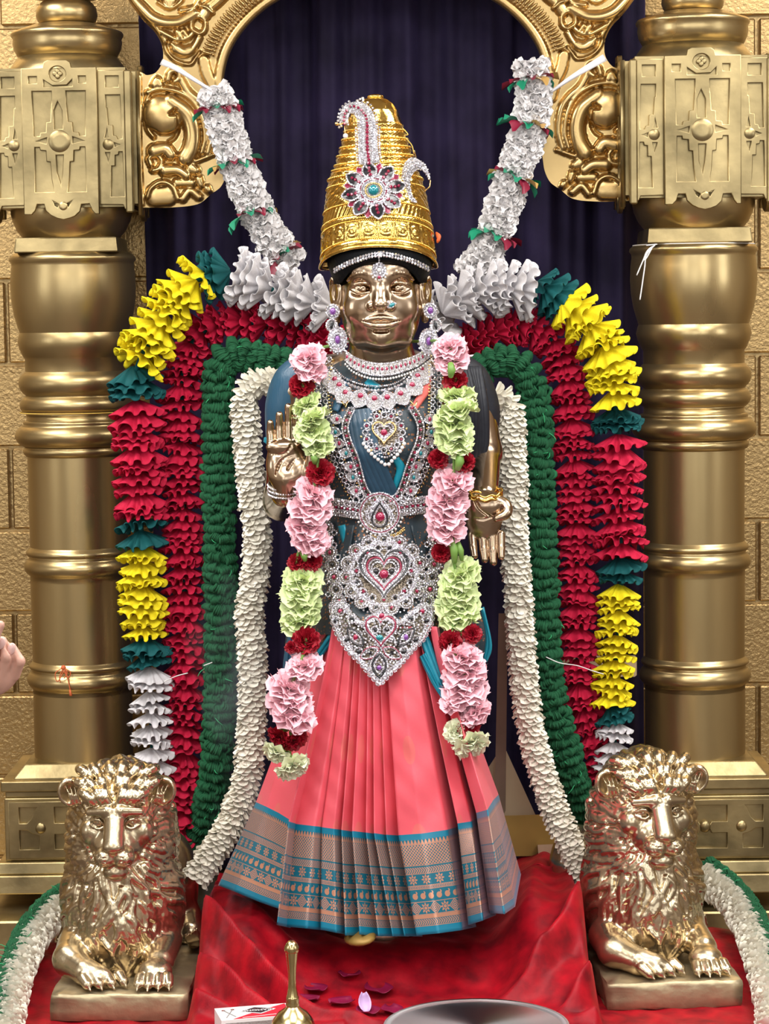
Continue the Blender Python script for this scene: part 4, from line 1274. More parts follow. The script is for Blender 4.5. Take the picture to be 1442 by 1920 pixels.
# fold lines, viewer left to right: x at hem, row at hem, x at border line, row there, x at waist, distance at hem / border / waist
FOLD = [
    (560, 1640, 560, 1490, 640, 5.30, 5.22, 5.10), (470, 1640, 510, 1495, 598, 5.22, 5.15, 5.06), (409, 1660, 480, 1504, 592, 5.10, 5.07, 5.02), (440, 1672, 498, 1512, 600, 5.02, 5.02, 4.99), (488, 1692, 522, 1524, 612, 4.975, 4.985, 4.97),
    (534, 1708, 556, 1545, 636, 4.955, 4.965, 4.955),
    (519, 1734, 541, 1540, 624, 4.905, 4.935, 4.945), (545, 1740, 560, 1545, 634, 4.915, 4.942, 4.942),
    (532, 1737, 548, 1544, 629, 4.900, 4.930, 4.936), (575, 1741, 590, 1549, 648, 4.880, 4.915, 4.925), (612, 1745, 616, 1552, 655, 4.893, 4.922, 4.926),
    (601, 1743, 603, 1551, 650, 4.878, 4.912, 4.920), (630, 1749, 626, 1554, 662, 4.870, 4.905, 4.914), (658, 1753, 650, 1557, 673, 4.885, 4.915, 4.918),
    (647, 1754, 640, 1556, 668, 4.868, 4.903, 4.912), (684, 1754, 669, 1560, 682, 4.880, 4.912, 4.914),
    (674, 1752, 660, 1558, 678, 4.866, 4.900, 4.910), (718, 1756, 695, 1562, 694, 4.878, 4.910, 4.912),
    (709, 1755, 686, 1561, 690, 4.866, 4.900, 4.910), (745, 1756, 711, 1564, 703, 4.878, 4.910, 4.912),
    (736, 1755, 701, 1562, 699, 4.866, 4.900, 4.910), (767, 1756, 734, 1567, 714, 4.880, 4.911, 4.912),
    (758, 1755, 724, 1565, 710, 4.868, 4.901, 4.910), (792, 1756, 758, 1567, 727, 4.882, 4.912, 4.912),
    (781, 1754, 747, 1566, 722, 4.868, 4.902, 4.908), (822, 1750, 790, 1563, 745, 4.862, 4.895, 4.905), (866, 1744, 838, 1556, 772, 4.872, 4.900, 4.910),
    (893, 1738, 868, 1548, 790, 4.945, 4.945, 4.930), (878, 1734, 858, 1544, 785, 4.900, 4.912, 4.920),
    (905, 1726, 884, 1540, 800, 4.885, 4.918, 4.935), (930, 1716, 902, 1530, 808, 4.985, 4.965, 4.95), (918, 1712, 893, 1524, 806, 4.955, 4.935, 4.945),
    (946, 1714, 914, 1518, 818, 4.925, 4.935, 4.955), (966, 1700, 925, 1500, 826, 5.00, 4.99, 5.0), (977, 1640, 935, 1490, 830, 5.12, 5.06, 5.04), (958, 1610, 925, 1480, 820, 5.22, 5.14, 5.08), (880, 1610, 880, 1480, 780, 5.30, 5.2, 5.12)]
FA = np.array(FOLD, float)
for k in (5, 6, 7):
    sm = np.convolve(np.pad(FA[:, k], 3, mode='edge'), np.ones(7) / 7, 'valid')
    FA[:, k] += (FA[:, k] - sm) * (2.6 if k < 7 else 1.6) * np.where(np.arange(len(FA)) < 5, 0, 1)
NS, NR = 7, 72
def dens(a):
    out = []
    for i in range(len(a) - 1):
        for q in range(NS):
            t = q / NS
            t2 = t * t * (3 - 2 * t) * .5 + t * .5
            out.append(a[i] * (1 - t2) + a[i + 1] * t2)
    out.append(a[-1]); return np.array(out)
C = dens(FA)
nC = len(C)
ulen = np.zeros(nC)
for i in range(1, nC):
    ulen[i] = ulen[i - 1] + np.linalg.norm(P(C[i, 0], C[i, 1], C[i, 5]) - P(C[i - 1, 0], C[i - 1, 1], C[i - 1, 5]))
WAISTV = 1175
V = np.zeros((NR, nC, 3)); UVv = np.zeros((NR, nC))
for r in range(NR):
    t = r / (NR - 1)              # 0 waist, 1 hem
    tb = .60
    for i in range(nC):
        c = C[i]
        if t < tb:
            q = t / tb; e = q ** 1.12
            x = c[4] + (c[2] - c[4]) * e; v = WAISTV + (c[3] - WAISTV) * q; Yd = c[7] + (c[6] - c[7]) * e
        else:
            q = (t - tb) / (1 - tb)
            x = c[2] + (c[0] - c[2]) * q; v = c[3] + (c[1] - c[3]) * q; Yd = c[6] + (c[5] - c[6]) * q
        wr = .0022 * math.sin(v * .045 + x * .05) * (1 - abs(2 * t - 1)) + .0012 * math.sin(v * .11 - x * .12) * (t < .55)
        V[r, i] = P(x, v, Yd + wr)
        UVv[r, i] = (tb - t) / tb * 40 + 20.4 if t < tb else (1 - t) / (1 - tb) * 20.4
b = MB(); b.grid(V[:, ::-1])
me = b.data('saree_skirt', M['skirt'])
uvl = me.uv_layers.new(name='UVMap')
li = np.zeros(len(me.loops), np.int32); me.loops.foreach_get('vertex_index', li)
uu = np.repeat((ulen[::-1] * 100)[None, :], NR, 0).ravel(); vv = UVv[:, ::-1].ravel()
uvl.data.foreach_set('uv', np.stack([uu[li], vv[li]], 1).astype(np.float32).ravel())
o = link('saree_skirt', me, IDOL)
md = o.modifiers.new('t', 'SOLIDIFY'); md.thickness = .0016; md.offset = 1
# hidden stem of the idol and its pedestal, a toe of the timber foot showing below the hem
pb = P(705, 1745, 5.12)
MB().lathe([(.001, pb[2] - .04), (.10, pb[2] - .04), (.11, pb[2] + .02), (.10, pb[2] + .05), (.09, pb[2] + .08), (.10, pb[2] + .3), (.12, pb[2] + .62), (.001, pb[2] + .63)], (pb[0], 5.12, 0), 40).build('pedestal', M['bronze'], IDOL)
b = MB(); q = P(675, 1757, 4.885)
b.sphere(q, (.032, .05, .012), 14, 8, rotm(0, -.22, .3)); b.build('pedestal_foot', M['woodgold'], IDOL)
# ================================================================== jewellery
class Jewel:
    """one piece of jewellery laid over a surface fn(u, v, off) given in photo pixels"""
    def __init__(self, name, label, cat, fn, base, parent=None, seed=1):
        self.t = empty(name, tuple(base)); tag(self.t, label, cat)
        self.fn = fn; self.R = random.Random(seed)
        self.mb = {}
        self.s = PXM(5.0)
    def bag(self, key):
        if key not in self.mb: self.mb[key] = MB()
        return self.mb[key]
    def stone(self, u, v, r=2.2, off=.004, key='rhinestones', n=6):
        c = np.array(self.fn(u, v, off)); r = r * self.s * 1.16
        tx, ty = self.R.uniform(-.35, .35), self.R.uniform(-.35, .35)
        n3 = np.array([tx, -1, ty]); n3 /= np.linalg.norm(n3)
        a = np.cross(n3, (0, 0, 1.0)); a /= np.linalg.norm(a); bb = np.cross(n3, a)
        k = np.arange(n); th = k / n * 2 * PI + self.R.random()
        d = np.cos(th)[:, None] * a + np.sin(th)[:, None] * bb
        V = np.concatenate([c + d * r - n3 * r * .3, c + d * r * .55 + n3 * r * .5, [c + n3 * r * .5]])
        mb = self.bag(key); n0 = mb.n
        mb.add(V, np.stack([k, (k + 1) % n, n + (k + 1) % n, n + k], 1)[:, ::-1])
        mb.T.append(np.stack([n + k, n + (k + 1) % n, np.full(n, 2 * n)], 1)[:, ::-1] + n0)
    def line(self, pts, r=2.2, sp=None, off=.004, key='rhinestones', closed=False):
        p = np.asarray(pts, float)
        if closed: p = np.concatenate([p, p[:1]])
        sp = sp or r * 1.9
        q = resample(p, sp)
        if closed: q = q[:-1]
        for u, v in q: self.stone(u, v, r, off, key)
    def ring(self, u, v, ru, rv, r=2.2, off=.004, key='rhinestones', sp=None):
        a = np.linspace(0, 2 * PI, 49)
        self.line(np.stack([u + ru * np.cos(a), v + rv * np.sin(a)], 1)[:-1], r, sp, off, key, closed=True)
    def wire(self, pts, r, off=.004, key='enamel', closed=False):
        p = np.asarray(pts, float)
        P3 = np.array([self.fn(u, v, off) for u, v in p])
        self.bag(key).tube(P3, r * self.s, 6, closed=closed)
    def cab(self, u, v, ru, rv=None, m='ruby', name='ruby_stone', off=.004, rot=0.0, parent=None, h=.6):
        rv = rv or ru
        c = np.array(self.fn(u, v, off)); s = self.s
        mb = MB(); mb.sphere((0, 0, 0), (ru * s, min(ru, rv) * s * h, rv * s), 12, 8, rotm(0, rot, 0))
        mb.V = [q + c for q in mb.V]
        return mb.build(name, M[m], parent or self.t)
    def plate(self, poly, th=.003, off=0.0, m='diaplate', name='backing', parent=None, bev=.06):
        mb = MB()
        mb.prism(poly, -(off + th), -off, lambda a, y, b: self.fn(a, b, -y), bev)
        return mb.build(name, M[m], parent or self.t, smooth=False)
    def fill(self, test, box, n, r, off, gap=None):
        pts = []
        gap = gap or r * 1.7
        for _ in range(n * 6):
            u, v = self.R.uniform(box[0], box[2]), self.R.uniform(box[1], box[3])
            if not test(u, v): continue
            if any((u - a) ** 2 + (v - b) ** 2 < gap * gap for a, b in pts): continue
            pts.append((u, v)); self.stone(u, v, r * self.R.uniform(.85, 1.1), off)
            if len(pts) >= n: break
    def done(self, names=None):
        mats = {'rhinestones': 'diamante', 'maroon_stones': 'maroon', 'dark_stones': 'jet', 'enamel': 'jet', 'maroon_enamel': 'maroon',
                'gold_wire': 'goldchain', 'pearls': 'pearl', 'teal_stones': 'emerald', 'beads': 'goldchain'}
        for k, mb in self.mb.items():
            if mb.n == 0: continue
            o = mb.build(k, M[mats.get(k, 'diamante')], self.t, smooth=k in ('enamel', 'maroon_enamel', 'gold_wire', 'pearls', 'beads'))
            o['kind'] = 'stuff'
def inside_poly(x, y, poly):
    r = False; k = len(poly) - 1
    for i in range(len(poly)):
        xi, yi = poly[i]; xj, yj = poly[k]
        if ((yi > y) != (yj > y)) and (x < (xj - xi) * (y - yi) / (yj - yi + 1e-12) + xi): r = not r
        k = i
    return r
def heart(u, v, w_, h_, n=40, rot=0):
    t = np.linspace(0, 2 * PI, n + 1)[:-1]
    x = 16 * np.sin(t) ** 3; y = 13 * np.cos(t) - 5 * np.cos(2 * t) - 2 * np.cos(3 * t) - np.cos(4 * t)
    return np.stack([u + x / 16 * w_, v - (y + 2.5) / 14.5 * h_], 1)
def drop(u, v, w_, h_, n=30, point_up=True):
    t = np.linspace(0, 2 * PI, n + 1)[:-1]
    x = np.sin(t) * np.sin(t / 2) ** 1.3 * w_ * 1.25; y = -np.cos(t) * h_
    return np.stack([u + x, v - (y if not point_up else -y * -1) * (1 if point_up else 1)], 1) if False else np.stack([u + x, v + (y if point_up else -y)], 1)
def leaf(u, v, L_, w_, ang, n=12):
    """pointed leaf from (u,v) pointing along ang (0 = down the picture, + = to the right)"""
    t = np.linspace(0, 1, n)
    a = np.concatenate([np.stack([np.sin(PI * t) ** .8 * w_ / 2, t * L_], 1), np.stack([-np.sin(PI * t[::-1]) ** .8 * w_ / 2, t[::-1] * L_], 1)[1:-1]])
    c, s = math.cos(ang), math.sin(ang)
    return np.stack([u + a[:, 0] * c + a[:, 1] * s, v - a[:, 0] * s + a[:, 1] * c], 1)
def circ(u, v, r, n=28, rv=None):
    a = np.arange(n) / n * 2 * PI
    return np.stack([u + r * np.cos(a), v + (rv or r) * np.sin(a)], 1)
def off_fn(Y):
    return lambda u, v, off=0.0: P(u, v, Y - off)

# ------------------------------------------------------------------ crown
CR = np.array([(183, 690, 718), (187, 679, 727), (195, 669, 736), (208, 661, 745), (225, 653, 751), (240, 648, 756), (270, 641, 766), (300, 631, 776),
               (318, 627, 781), (324, 620, 787), (350, 615, 793), (380, 610, 800), (420, 606, 808), (450, 604, 812), (472, 603, 815), (505, 602, 817)], float)
CYC = 5.10
def crown_row(v):
    l = np.interp(v, CR[:, 0], CR[:, 1]); r = np.interp(v, CR[:, 0], CR[:, 2])
    return (l + r) / 2, (r - l) / 2
def crown_bottom(a):
    """lower edge row by angle round the crown (0 = facing the front)"""
    return 464 + 38 * (1 - math.cos(a)) ** 1.1 if abs(a) < PI / 2 else 502
def crown_point(a, v, dr=0.0):
    uc, hw = crown_row(v)
    hwm = hw * PXM(CYC)
    Yp = CYC - math.cos(a) * (hwm * 1.07 + dr)
    p = P(uc, v, CYC)
    return np.array([p[0] + math.sin(a) * (hwm + dr), Yp, p[2]])
def crown_surf(u, v, off=0.0):
    uc, hw = crown_row(v)
    q = max(-.97, min(.97, (u - uc) / hw))
    return crown_point(math.asin(q), v, off)
ct = empty('crown_headpiece', tuple(P(709, 500, CYC)))
tag(ct, 'tall embossed gold crown on the idol with a jewelled plume', 'crown')
na, nv = 260, 300
V = np.zeros((nv, na, 3))
for j in range(na):
    a = -PI + 2 * PI * j / na
    vb = crown_bottom(a if a <= PI else a - 2 * PI)
    for i in range(nv):
        v = 183 + (vb - 183) * (i / (nv - 1)) ** .95
        d = 0.0
        vn = v - (vb - 470) * max(0, (v - 300) / 170)      # rows that follow the arched lower edge
        if 232 < v < 322: d += .0016 * math.sin((v - 232) / 15.5 * 2 * PI) + .0008 * math.sin((v - 232) / 5.2 * 2 * PI) * (math.sin(a * 40) * .6)
        elif 326 < vn < 388:
            d += .0022 * math.sin((vn - 326) / 62 * PI) * (.5 + .5 * math.sin(a * 9 + .8 * math.sin(vn * .2))) + .0009 * math.sin(vn * .55) * math.sin(a * 26)
        elif 388 <= vn < 408: d += .0010 * math.sin(a * 60 + vn * .3)
        elif 408 <= vn < 420: d += .0035 * math.sin((vn - 408) / 12 * PI) * (.8 + .2 * math.sin(a * 90 + vn))
        elif 422 <= vn < 455:
            cell = (a * 5.2 / PI * 2) % 1.0
            fr = 1.0 if cell < .08 or cell > .92 else 0
            q = math.hypot((cell - .5) * 2.3, (vn - 438) / 13)
            d += .0022 * fr + (.0030 * max(0, 1 - q) ** .5 if q < 1 else 0) - (.0016 if abs(q - .55) < .1 else 0)
        elif vn >= 455: d += .0026 * math.sin(min(1, (vn - 455) / 15) * PI)
        if v < 235: d += .0012 * math.sin((v - 183) / 9) * math.sin(a * 6)
        V[i, j] = crown_point(a, v, d)
b = MB(); b.grid(V[:, ::-1], wrap=True)
b.build('crown_body', M['crown'], ct)
b = MB(); top = crown_point(0, 184); c0 = P(704, 182, CYC)
b.sphere(c0, (.018, .02, .006)); b.build('crown_tip', M['crown'], ct)
bd = MB()
for v, r in ((246, 1.7), (262, 2.0), (277, 1.8), (293, 2.2), (309, 2.0), (332, 3.0), (347, 2.2), (386, 2.0), (409, 2.2), (420, 1.8), (455, 1.8)):
    uc, hw = crown_row(v)
    n = int(hw * PI * 1.0 / (r * 1.9))
    for j in range(n):
        a = -PI * .55 + PI * 1.1 * j / (n - 1)
        vv = v + ((crown_bottom(a) - 470) * max(0, (v - 300) / 170) if v > 300 else 0)
        bd.sphere(crown_point(a, vv, .0012), r * PXM(5.0), 6, 5)
bd.build('beading', M['crown'], ct)['kind'] = 'stuff'
rim = MB(); rim.tube(np.array([crown_point(a, crown_bottom(a), .001) for a in np.linspace(-PI, PI, 97)[:-1]]), .004, 8, closed=True); rim.build('rim', M['crown'], ct)
# black cloth cap below the crown
cap_t = empty('hair_cap', tuple(P(712, 515, 5.12)), IDOL)
cp = MB(); G = []
for v, hw, ry in ((462, 95, .120), (480, 99, .122), (495, 99, .121), (508, 94, .117), (520, 90, .112), (532, 88, .106)):
    row = []
    for a in np.linspace(-PI, PI, 65):
        vv = v if abs(a) > 1.0 else v - max(0, (v - 488)) * (1 - (abs(a) / 1.0) ** 2) * .85
        c = P(713, vv, CYC)
        row.append((c[0] + math.sin(a) * hw * PXM(5.1), CYC - math.cos(a) * ry * (1 - .03 * max(0, vv - 495) / 30), c[2]))
    G.append(row)
cp.grid(np.array(G)[:, ::-1]); o = cp.build('cap_cloth', M['hair'], cap_t)
md = o.modifiers.new('t', 'SOLIDIFY'); md.thickness = .004; md.offset = 1
# small orange tassel behind the crown
tq = P(820, 446, 5.10)
MB().tube(catmull([P(818, 436, 5.10), P(823, 445, 5.09), P(820, 455, 5.09)], 5), [.002, .003, .004, .005, .005, .005, .004, .004, .004, .003, .002], 8).build('crown_tassel', M['string_o'], ct)

# ------------------------------------------------------------------ plume brooch on the crown
j = Jewel('plume_brooch', 'red and white rhinestone flower brooch with curled plume on the gold crown', 'brooch', crown_surf, crown_surf(701, 362), seed=2)
FC = (701, 362)
j.plate(circ(*FC, 30), .004, .006)
for k in range(8):
    a = k * PI / 4 + .18
    lf = leaf(FC[0] + math.sin(a) * 20, FC[1] + math.cos(a) * 20, 34, 23, a)
    p = j.plate(lf, .003, .007, 'jet', 'petal')
    j.line(lf, 2.0, 3.2, .011, closed=True)
    for q in (9, 16, 22):
        j.stone(FC[0] + math.sin(a) * (20 + q), FC[1] + math.cos(a) * (20 + q), 3.0 if q > 9 else 3.4, .012, 'maroon_stones')
    a2 = a + PI / 8
    lf = leaf(FC[0] + math.sin(a2) * 32, FC[1] + math.cos(a2) * 32, 20, 13, a2)
    j.plate(lf, .002, .004, 'maroon', 'bud'); j.line(lf[3:-3], 1.5, 3.6, .006)
for r, q in ((28, 2.4), (24, 2.2), (19.5, 1.8), (16, 1.6)): j.ring(*FC, r, r, q, .011, sp=q * 1.85)
j.ring(*FC, 21.5, 21.5, 1.1, .011, 'maroon_stones')
j.ring(*FC, 13, 13, 1.6, .011, 'beads')
j.cab(*FC, 10, 10, 'emerald', 'teal_stone', .010)
stem = catmull([(694, 312), (692, 290), (691, 262), (691, 240), (689, 222), (680, 206), (664, 200), (650, 208), (645, 222), (646, 232)], 8)
stem3 = lambda u, v, off: crown_surf(u, v, off) if u > 655 else P(u, v, crown_surf(657, v, 0)[1] - off - .006)
j.fn = stem3
for i, (u, v) in enumerate(resample(stem, 6.4)): j.stone(u, v, 3.3 if i < 12 else 2.6, .013, 'maroon_stones')
q = resample(stem, 5.0); Tt = np.gradient(q, axis=0); Nn = np.stack([-Tt[:, 1], Tt[:, 0]], 1); Nn /= np.linalg.norm(Nn, axis=1)[:, None]
for i in range(len(q)):
    wmax = 24 - 12 * i / len(q)
    for s in (-1, 1):
        for w_ in np.arange(6.5, wmax, 4.4):
            pp = q[i] + Nn[i] * s * w_ - Tt[i] / np.linalg.norm(Tt[i]) * w_ * .45 * -1
            j.stone(pp[0], pp[1], 2.3, .010 - .0002 * w_)
bk = [q[i] + Nn[i] * (18 - 10 * i / len(q)) for i in range(len(q))]; bk2 = [q[i] - Nn[i] * (18 - 10 * i / len(q)) for i in range(len(q))]
mb = MB(); mb.grid(np.array([[j.fn(*a, .007) for a in bk], [j.fn(*a, .009) for a in q], [j.fn(*a, .007) for a in bk2]])); mb.build('plume_plate', M['diaplate'], j.t)
j.cab(648, 255, 5, 5, 'pearl', 'pearl', .010, h=1.0); j.wire([(646, 232), (647, 250)], 1.0, .01, 'gold_wire')
j.cab(631, 232, 3.5, 3.5, 'goldchain', 'tip', .010, h=1)
j.wire([(645, 230), (638, 233), (631, 232)], 1.6, .010, 'gold_wire')
j.done()
# crescent
j = Jewel('crescent_ornament', 'white glitter crescent moon pinned to the side of the gold crown', 'ornament', lambda u, v, off=0: P(u, v, 5.035 - off), P(765, 340, 5.035), seed=3)
cres = catmull([(768, 296), (785, 299), (800, 314), (807, 338)], 5).tolist()
inn = catmull([(806, 336), (796, 322), (783, 318), (772, 330), (769, 350), (774, 368), (783, 381)], 5).tolist()
out2 = catmull([(782, 380), (768, 375), (756, 358), (752, 335), (756, 312), (764, 299)], 5).tolist()
oc = np.array(cres + out2[::-1][1:-1][::-1][::-1])
outer = np.array(catmull([(807, 338), (800, 314), (785, 299), (770, 296), (758, 308), (752, 335), (756, 358), (768, 375), (783, 381)], 6))
inner = np.array(catmull([(807, 338), (796, 322), (783, 318), (772, 330), (769, 350), (774, 368), (783, 381)], 8))
inner = resample(inner, n=len(outer))
mb = MB(); Y = 5.05
G = np.array([[P(*a, 5.026) for a in outer], [P(*a, 5.018) for a in outer], [P(*((a + c) / 2), 5.015) for a, c in zip(outer, inner)], [P(*c, 5.018) for c in inner], [P(*c, 5.026) for c in inner], [P(*a, 5.026) for a in outer]])
mb.grid(G); mb.build('crescent_plate', M['diaplate'], j.t, smooth=False)
for t in np.linspace(.05, .95, 5):
    m_ = outer * (1 - t) + inner * t
    for u, v in resample(m_, 4.0)[1:-1]:
        j.stone(u + j.R.uniform(-1, 1), v + j.R.uniform(-1, 1), 1.7, .021)
j.wire([(807, 338), (806, 350), (797, 358)], 1.2, .012, 'gold_wire')
j.wire([(775, 290), (777, 282), (780, 294)], 1.0, .012, 'gold_wire')
j.done()
# gold string tied round the crown
b = MB(); b.tube(np.array([crown_point(a, 312 - 8 * math.sin(a), .003) for a in np.linspace(-1.5, 1.5, 40)]), .0013, 6)
b.tube(catmull([P(755, 240, 5.05), P(765, 252, 5.04), P(758, 255, 5.045), P(772, 272, 5.05), P(776, 288, 5.05)], 6), .0010, 5)
o = b.build('crown_cord', M['string_y'], ct)

# ------------------------------------------------------------------ forehead band
def headY(u, v, off=0.0):
    c = P(713, v, CYC); r = 98 * PXM(5.1)
    q = max(-.97, min(.97, (u - 713) / 97)); a = math.asin(q)
    return np.array([c[0] + math.sin(a) * (r + off), CYC - math.cos(a) * (.126 + off), P(u, v, 5.05)[2]])
j = Jewel('forehead_band', 'rhinestone band with a round drop across the idol brow', 'headpiece', headY, headY(712, 485), seed=4)
arc = catmull([(633, 508), (650, 498), (680, 486), (711, 478), (740, 482), (770, 491), (797, 504)], 8)
for d in (-2.6, 2.6): j.line(arc + (0, d), 2.7, 5.2, .004)
j.ring(712, 479, 4, 4, 1.8, .007)
j.cab(712, 479, 3, 3, 'pearl', 'clasp_stone', .006)
j.fn = lambda u, v, off=0.0: P(u, v, 4.976 - off + .0002 * (v - 480))
j.line([(711, 484), (711, 492)], 1.8, 3.4, .004)
j.plate(circ(711, 507, 14), .003, .001)
j.ring(711, 507, 12, 13, 2.6, .005); j.ring(711, 506, 6.5, 7, 2.2, .006); j.cab(711, 506, 4, 4, 'pearl', 'drop_stone', .005)
for k in range(7): j.cab(711 + 15 * math.sin(-1.3 + 2.6 * k / 6), 510 + 15 * math.cos(-1.3 + 2.6 * k / 6), 2.3, 2.3, 'pearl', 'pearl', .003, h=1)
j.cab(711, 520, 3, 3, 'ruby', 'ruby_stone', .006)
j.done()
# nose pin
j = Jewel('nose_pin', 'teal and white nose pin on the bronze face', 'nose pin', lambda u, v, off=0: P(u, v, 4.985 - off), P(735, 573, 4.985), seed=5)
lf = leaf(727, 577, 17, 9, math.radians(125)); j.plate(lf, .002, 0, 'diaplate', 'setting')
j.cab(735, 572, 6, 3.6, 'emerald', 'teal_stone', .002, rot=-.45); j.stone(728, 566, 3, .002); j.stone(742, 569, 2, .002); j.line(lf, 1.1, 2.6, .002, closed=True)
j.done()
# earrings
def earring(pts, label, seed, sgn):
    fn = off_fn(5.055)
    j = Jewel('earring', label, 'earring', fn, P(*pts[0], 5.055), seed=seed)
    tag(j.t, group='rhinestone earrings')
    (a, b_, c) = pts
    j.plate(circ(*a, 13, rv=14), .003); j.ring(*a, 12, 13, 2.4, .004); j.ring(*a, 7, 8, 2, .005); j.cab(*a, 5.5, 6.5, 'amethyst', 'violet_stone', .004)
    j.plate(circ(*b_, 11, rv=12), .003, .001); j.ring(*b_, 10, 11, 2.2, .005); j.cab(*b_, 3, 8, 'jet', 'dark_stone', .005, rot=.2 * sgn); j.line([(b_[0] + 6 * sgn, b_[1] - 8), (b_[0] + 8 * sgn, b_[1] + 8)], 2.2, 4, .006)
    j.plate(circ(*c, 17, rv=23), .003, .001)
    for r in (1.0, .75, .5): j.ring(*c, 17 * r, 23 * r, 2.3, .005)
    j.cab(*c, 5, 8, 'amethyst', 'violet_stone', .005)
    for k in range(9): j.stone(c[0] + 20 * math.sin(-1.4 + 2.8 * k / 8), c[1] + 26 * math.cos(-1.4 + 2.8 * k / 8), 2.2, .003)
    j.done()
M['amethyst'] = mat('violet glass', (0.22, 0.06, 0.34), .06, .25, coat=1, spec=.8)
earring([(624, 584), (622, 610), (633, 637)], 'long rhinestone earring on the side of the raised palm', 6, 1)
earring([(807, 582), (817, 610), (804, 640)], 'long rhinestone earring on the side of the lowered palm', 7, -1)

# ------------------------------------------------------------------ choker
def neckfn(u, v, off=0.0):
    q = max(-.98, min(.98, (u - 712) / 92.0))
    return P(u, v, 5.105 - .085 * math.sqrt(1 - q * q) - .0005 * (v - 660) - off)
j = Jewel('choker', 'wide rhinestone choker with square red stones and a pearl row', 'necklace', neckfn, neckfn(712, 695), seed=8)
up_ = catmull([(648, 658), (665, 670), (690, 679), (714, 682), (740, 679), (775, 669), (800, 655)], 10)
lw = catmull([(648, 675), (662, 689), (688, 700), (712, 703), (740, 700), (780, 686), (806, 668)], 10)
NPN = 19
ua = resample(up_, n=NPN + 1); la = resample(lw, n=NPN + 1)
for k in range(NPN):
    quad = np.array([ua[k] * .94 + ua[k + 1] * .06, ua[k] * .06 + ua[k + 1] * .94, la[k] * .06 + la[k + 1] * .94, la[k] * .94 + la[k + 1] * .06])
    j.plate(quad, .003, .003, 'diaplate', 'panel', bev=.12)
    c = quad.mean(0)
    j.cab(c[0], c[1], 2.7, 4.0, 'maroon' if k % 3 else 'ruby', 'red_stone', .006, h=.5)
    j.line([(quad[0] + quad[3]) / 2 + (1.2, -4), (quad[0] + quad[3]) / 2 + (1.2, 5)], 1.5, 3, .006)
j.line(up_, 1.9, 3.6, .006); j.line(lw + (0, 1), 2.0, 3.8, .006); j.line(lw + (0, 4.2), 1.7, 3.4, .006, 'dark_stones')
for u, v in resample(lw + (0, 8), 5.4): j.bag('pearls').sphere(neckfn(u, v, .005), 2.4 * j.s, 8, 6)
j.done()
# ------------------------------------------------------------------ petal necklace
j = Jewel('petal_necklace', 'rhinestone necklace of glittering petals with round red stones below the choker', 'necklace', J, J(702, 746), seed=9)
pets = [(628, 711, -70), (636, 722, -58), (648, 736, -42), (676, 742, -22), (702, 747, -4), (726, 745, 14), (751, 738, 32), (773, 722, 48), (783, 705, 60), (790, 692, 70)]
for u, v, a in pets:
    a = math.radians(a); L_ = 31; 
    lf = leaf(u - math.sin(a) * 12, v - math.cos(a) * 12, 36, 33, a)
    o = j.plate(lf, .004, .009, 'diaplate', 'petal')
    j.line(lf, 1.5, 3.0, .014, closed=True)
    j.cab(u, v, 5.6, 5.6, 'ruby', 'ruby_stone', .013, parent=o)
    for q in range(16):
        r, t = 14 * math.sqrt(j.R.random()), j.R.uniform(0, 6.28)
        if r > 7: j.stone(u + r * math.cos(t) * .7 + math.sin(a) * 3, v + r * math.sin(t) * .7 + math.cos(a) * 3, 1.3, .0135)
inner_ = catmull([(622, 690), (630, 702), (645, 716), (668, 726), (690, 731), (714, 732), (740, 727), (760, 715), (776, 696), (786, 682)], 6)
j.line(inner_, 3.1, 6.4, .012); j.line(inner_ + (0, -5), 1.8, 4.2, .010, 'dark_stones')
j.line(inner_ + (0, -8), 1.8, 3.8, .010)
j.done()
# ------------------------------------------------------------------ heart pendant with pearls
j = Jewel('heart_pendant', 'rhinestone heart pendant fringed with white pearls on the breast', 'pendant', J, J(720, 811), seed=10)
j.plate(circ(720, 812, 37, rv=34), .003, .011, 'backing')
h1 = heart(720, 812, 22, 21)
for sc in (1.0,): j.wire(h1, 1.6, .017, 'gold_wire', True)
h2 = heart(720, 811, 18, 17); j.line(h2, 2.2, 4, .017, closed=True); h3 = heart(720, 811, 12.5, 12); j.line(h3, 2.1, 4, .017, closed=True)
j.cab(720, 811, 6.5, 6.5, 'ruby', 'ruby_stone', .016)
for k in range(16):
    a = k / 16 * 2 * PI
    u, v = 720 + 35 * math.cos(a), 811 + 33 * math.sin(a)
    j.ring(u, v, 5, 5, 1.7, .015); j.stone(u, v, 2.4, .016, 'maroon_stones' if k % 2 else 'dark_stones')
    j.stone(720 + 27.5 * math.cos(a + .2), 811 + 26 * math.sin(a + .2), 2.6, .016)
    j.stone(720 + 43 * math.cos(a + .2), 811 + 40 * math.sin(a + .2), 2.2, .015, 'beads' if k % 2 else 'rhinestones')
for k in range(6): j.ring(690 + 12 * k, 775 - 3 * (2.5 - abs(k - 2.5)), 4, 4, 1.6, .013)
fr = catmull([(682, 832), (694, 848), (710, 862), (726, 872), (738, 860), (750, 846), (758, 832)], 6)
for i, (u, v) in enumerate(resample(fr, 8.2)): j.cab(u, v, 3.8, 3.8, 'pearl', 'pearl', .014, h=1)
fr = catmull([(690, 832), (706, 850), (724, 858), (742, 846), (750, 832)], 6)
j.line(fr, 2.2, 5, .014); j.line(fr + (0, -6), 1.8, 4.4, .013)
j.done()
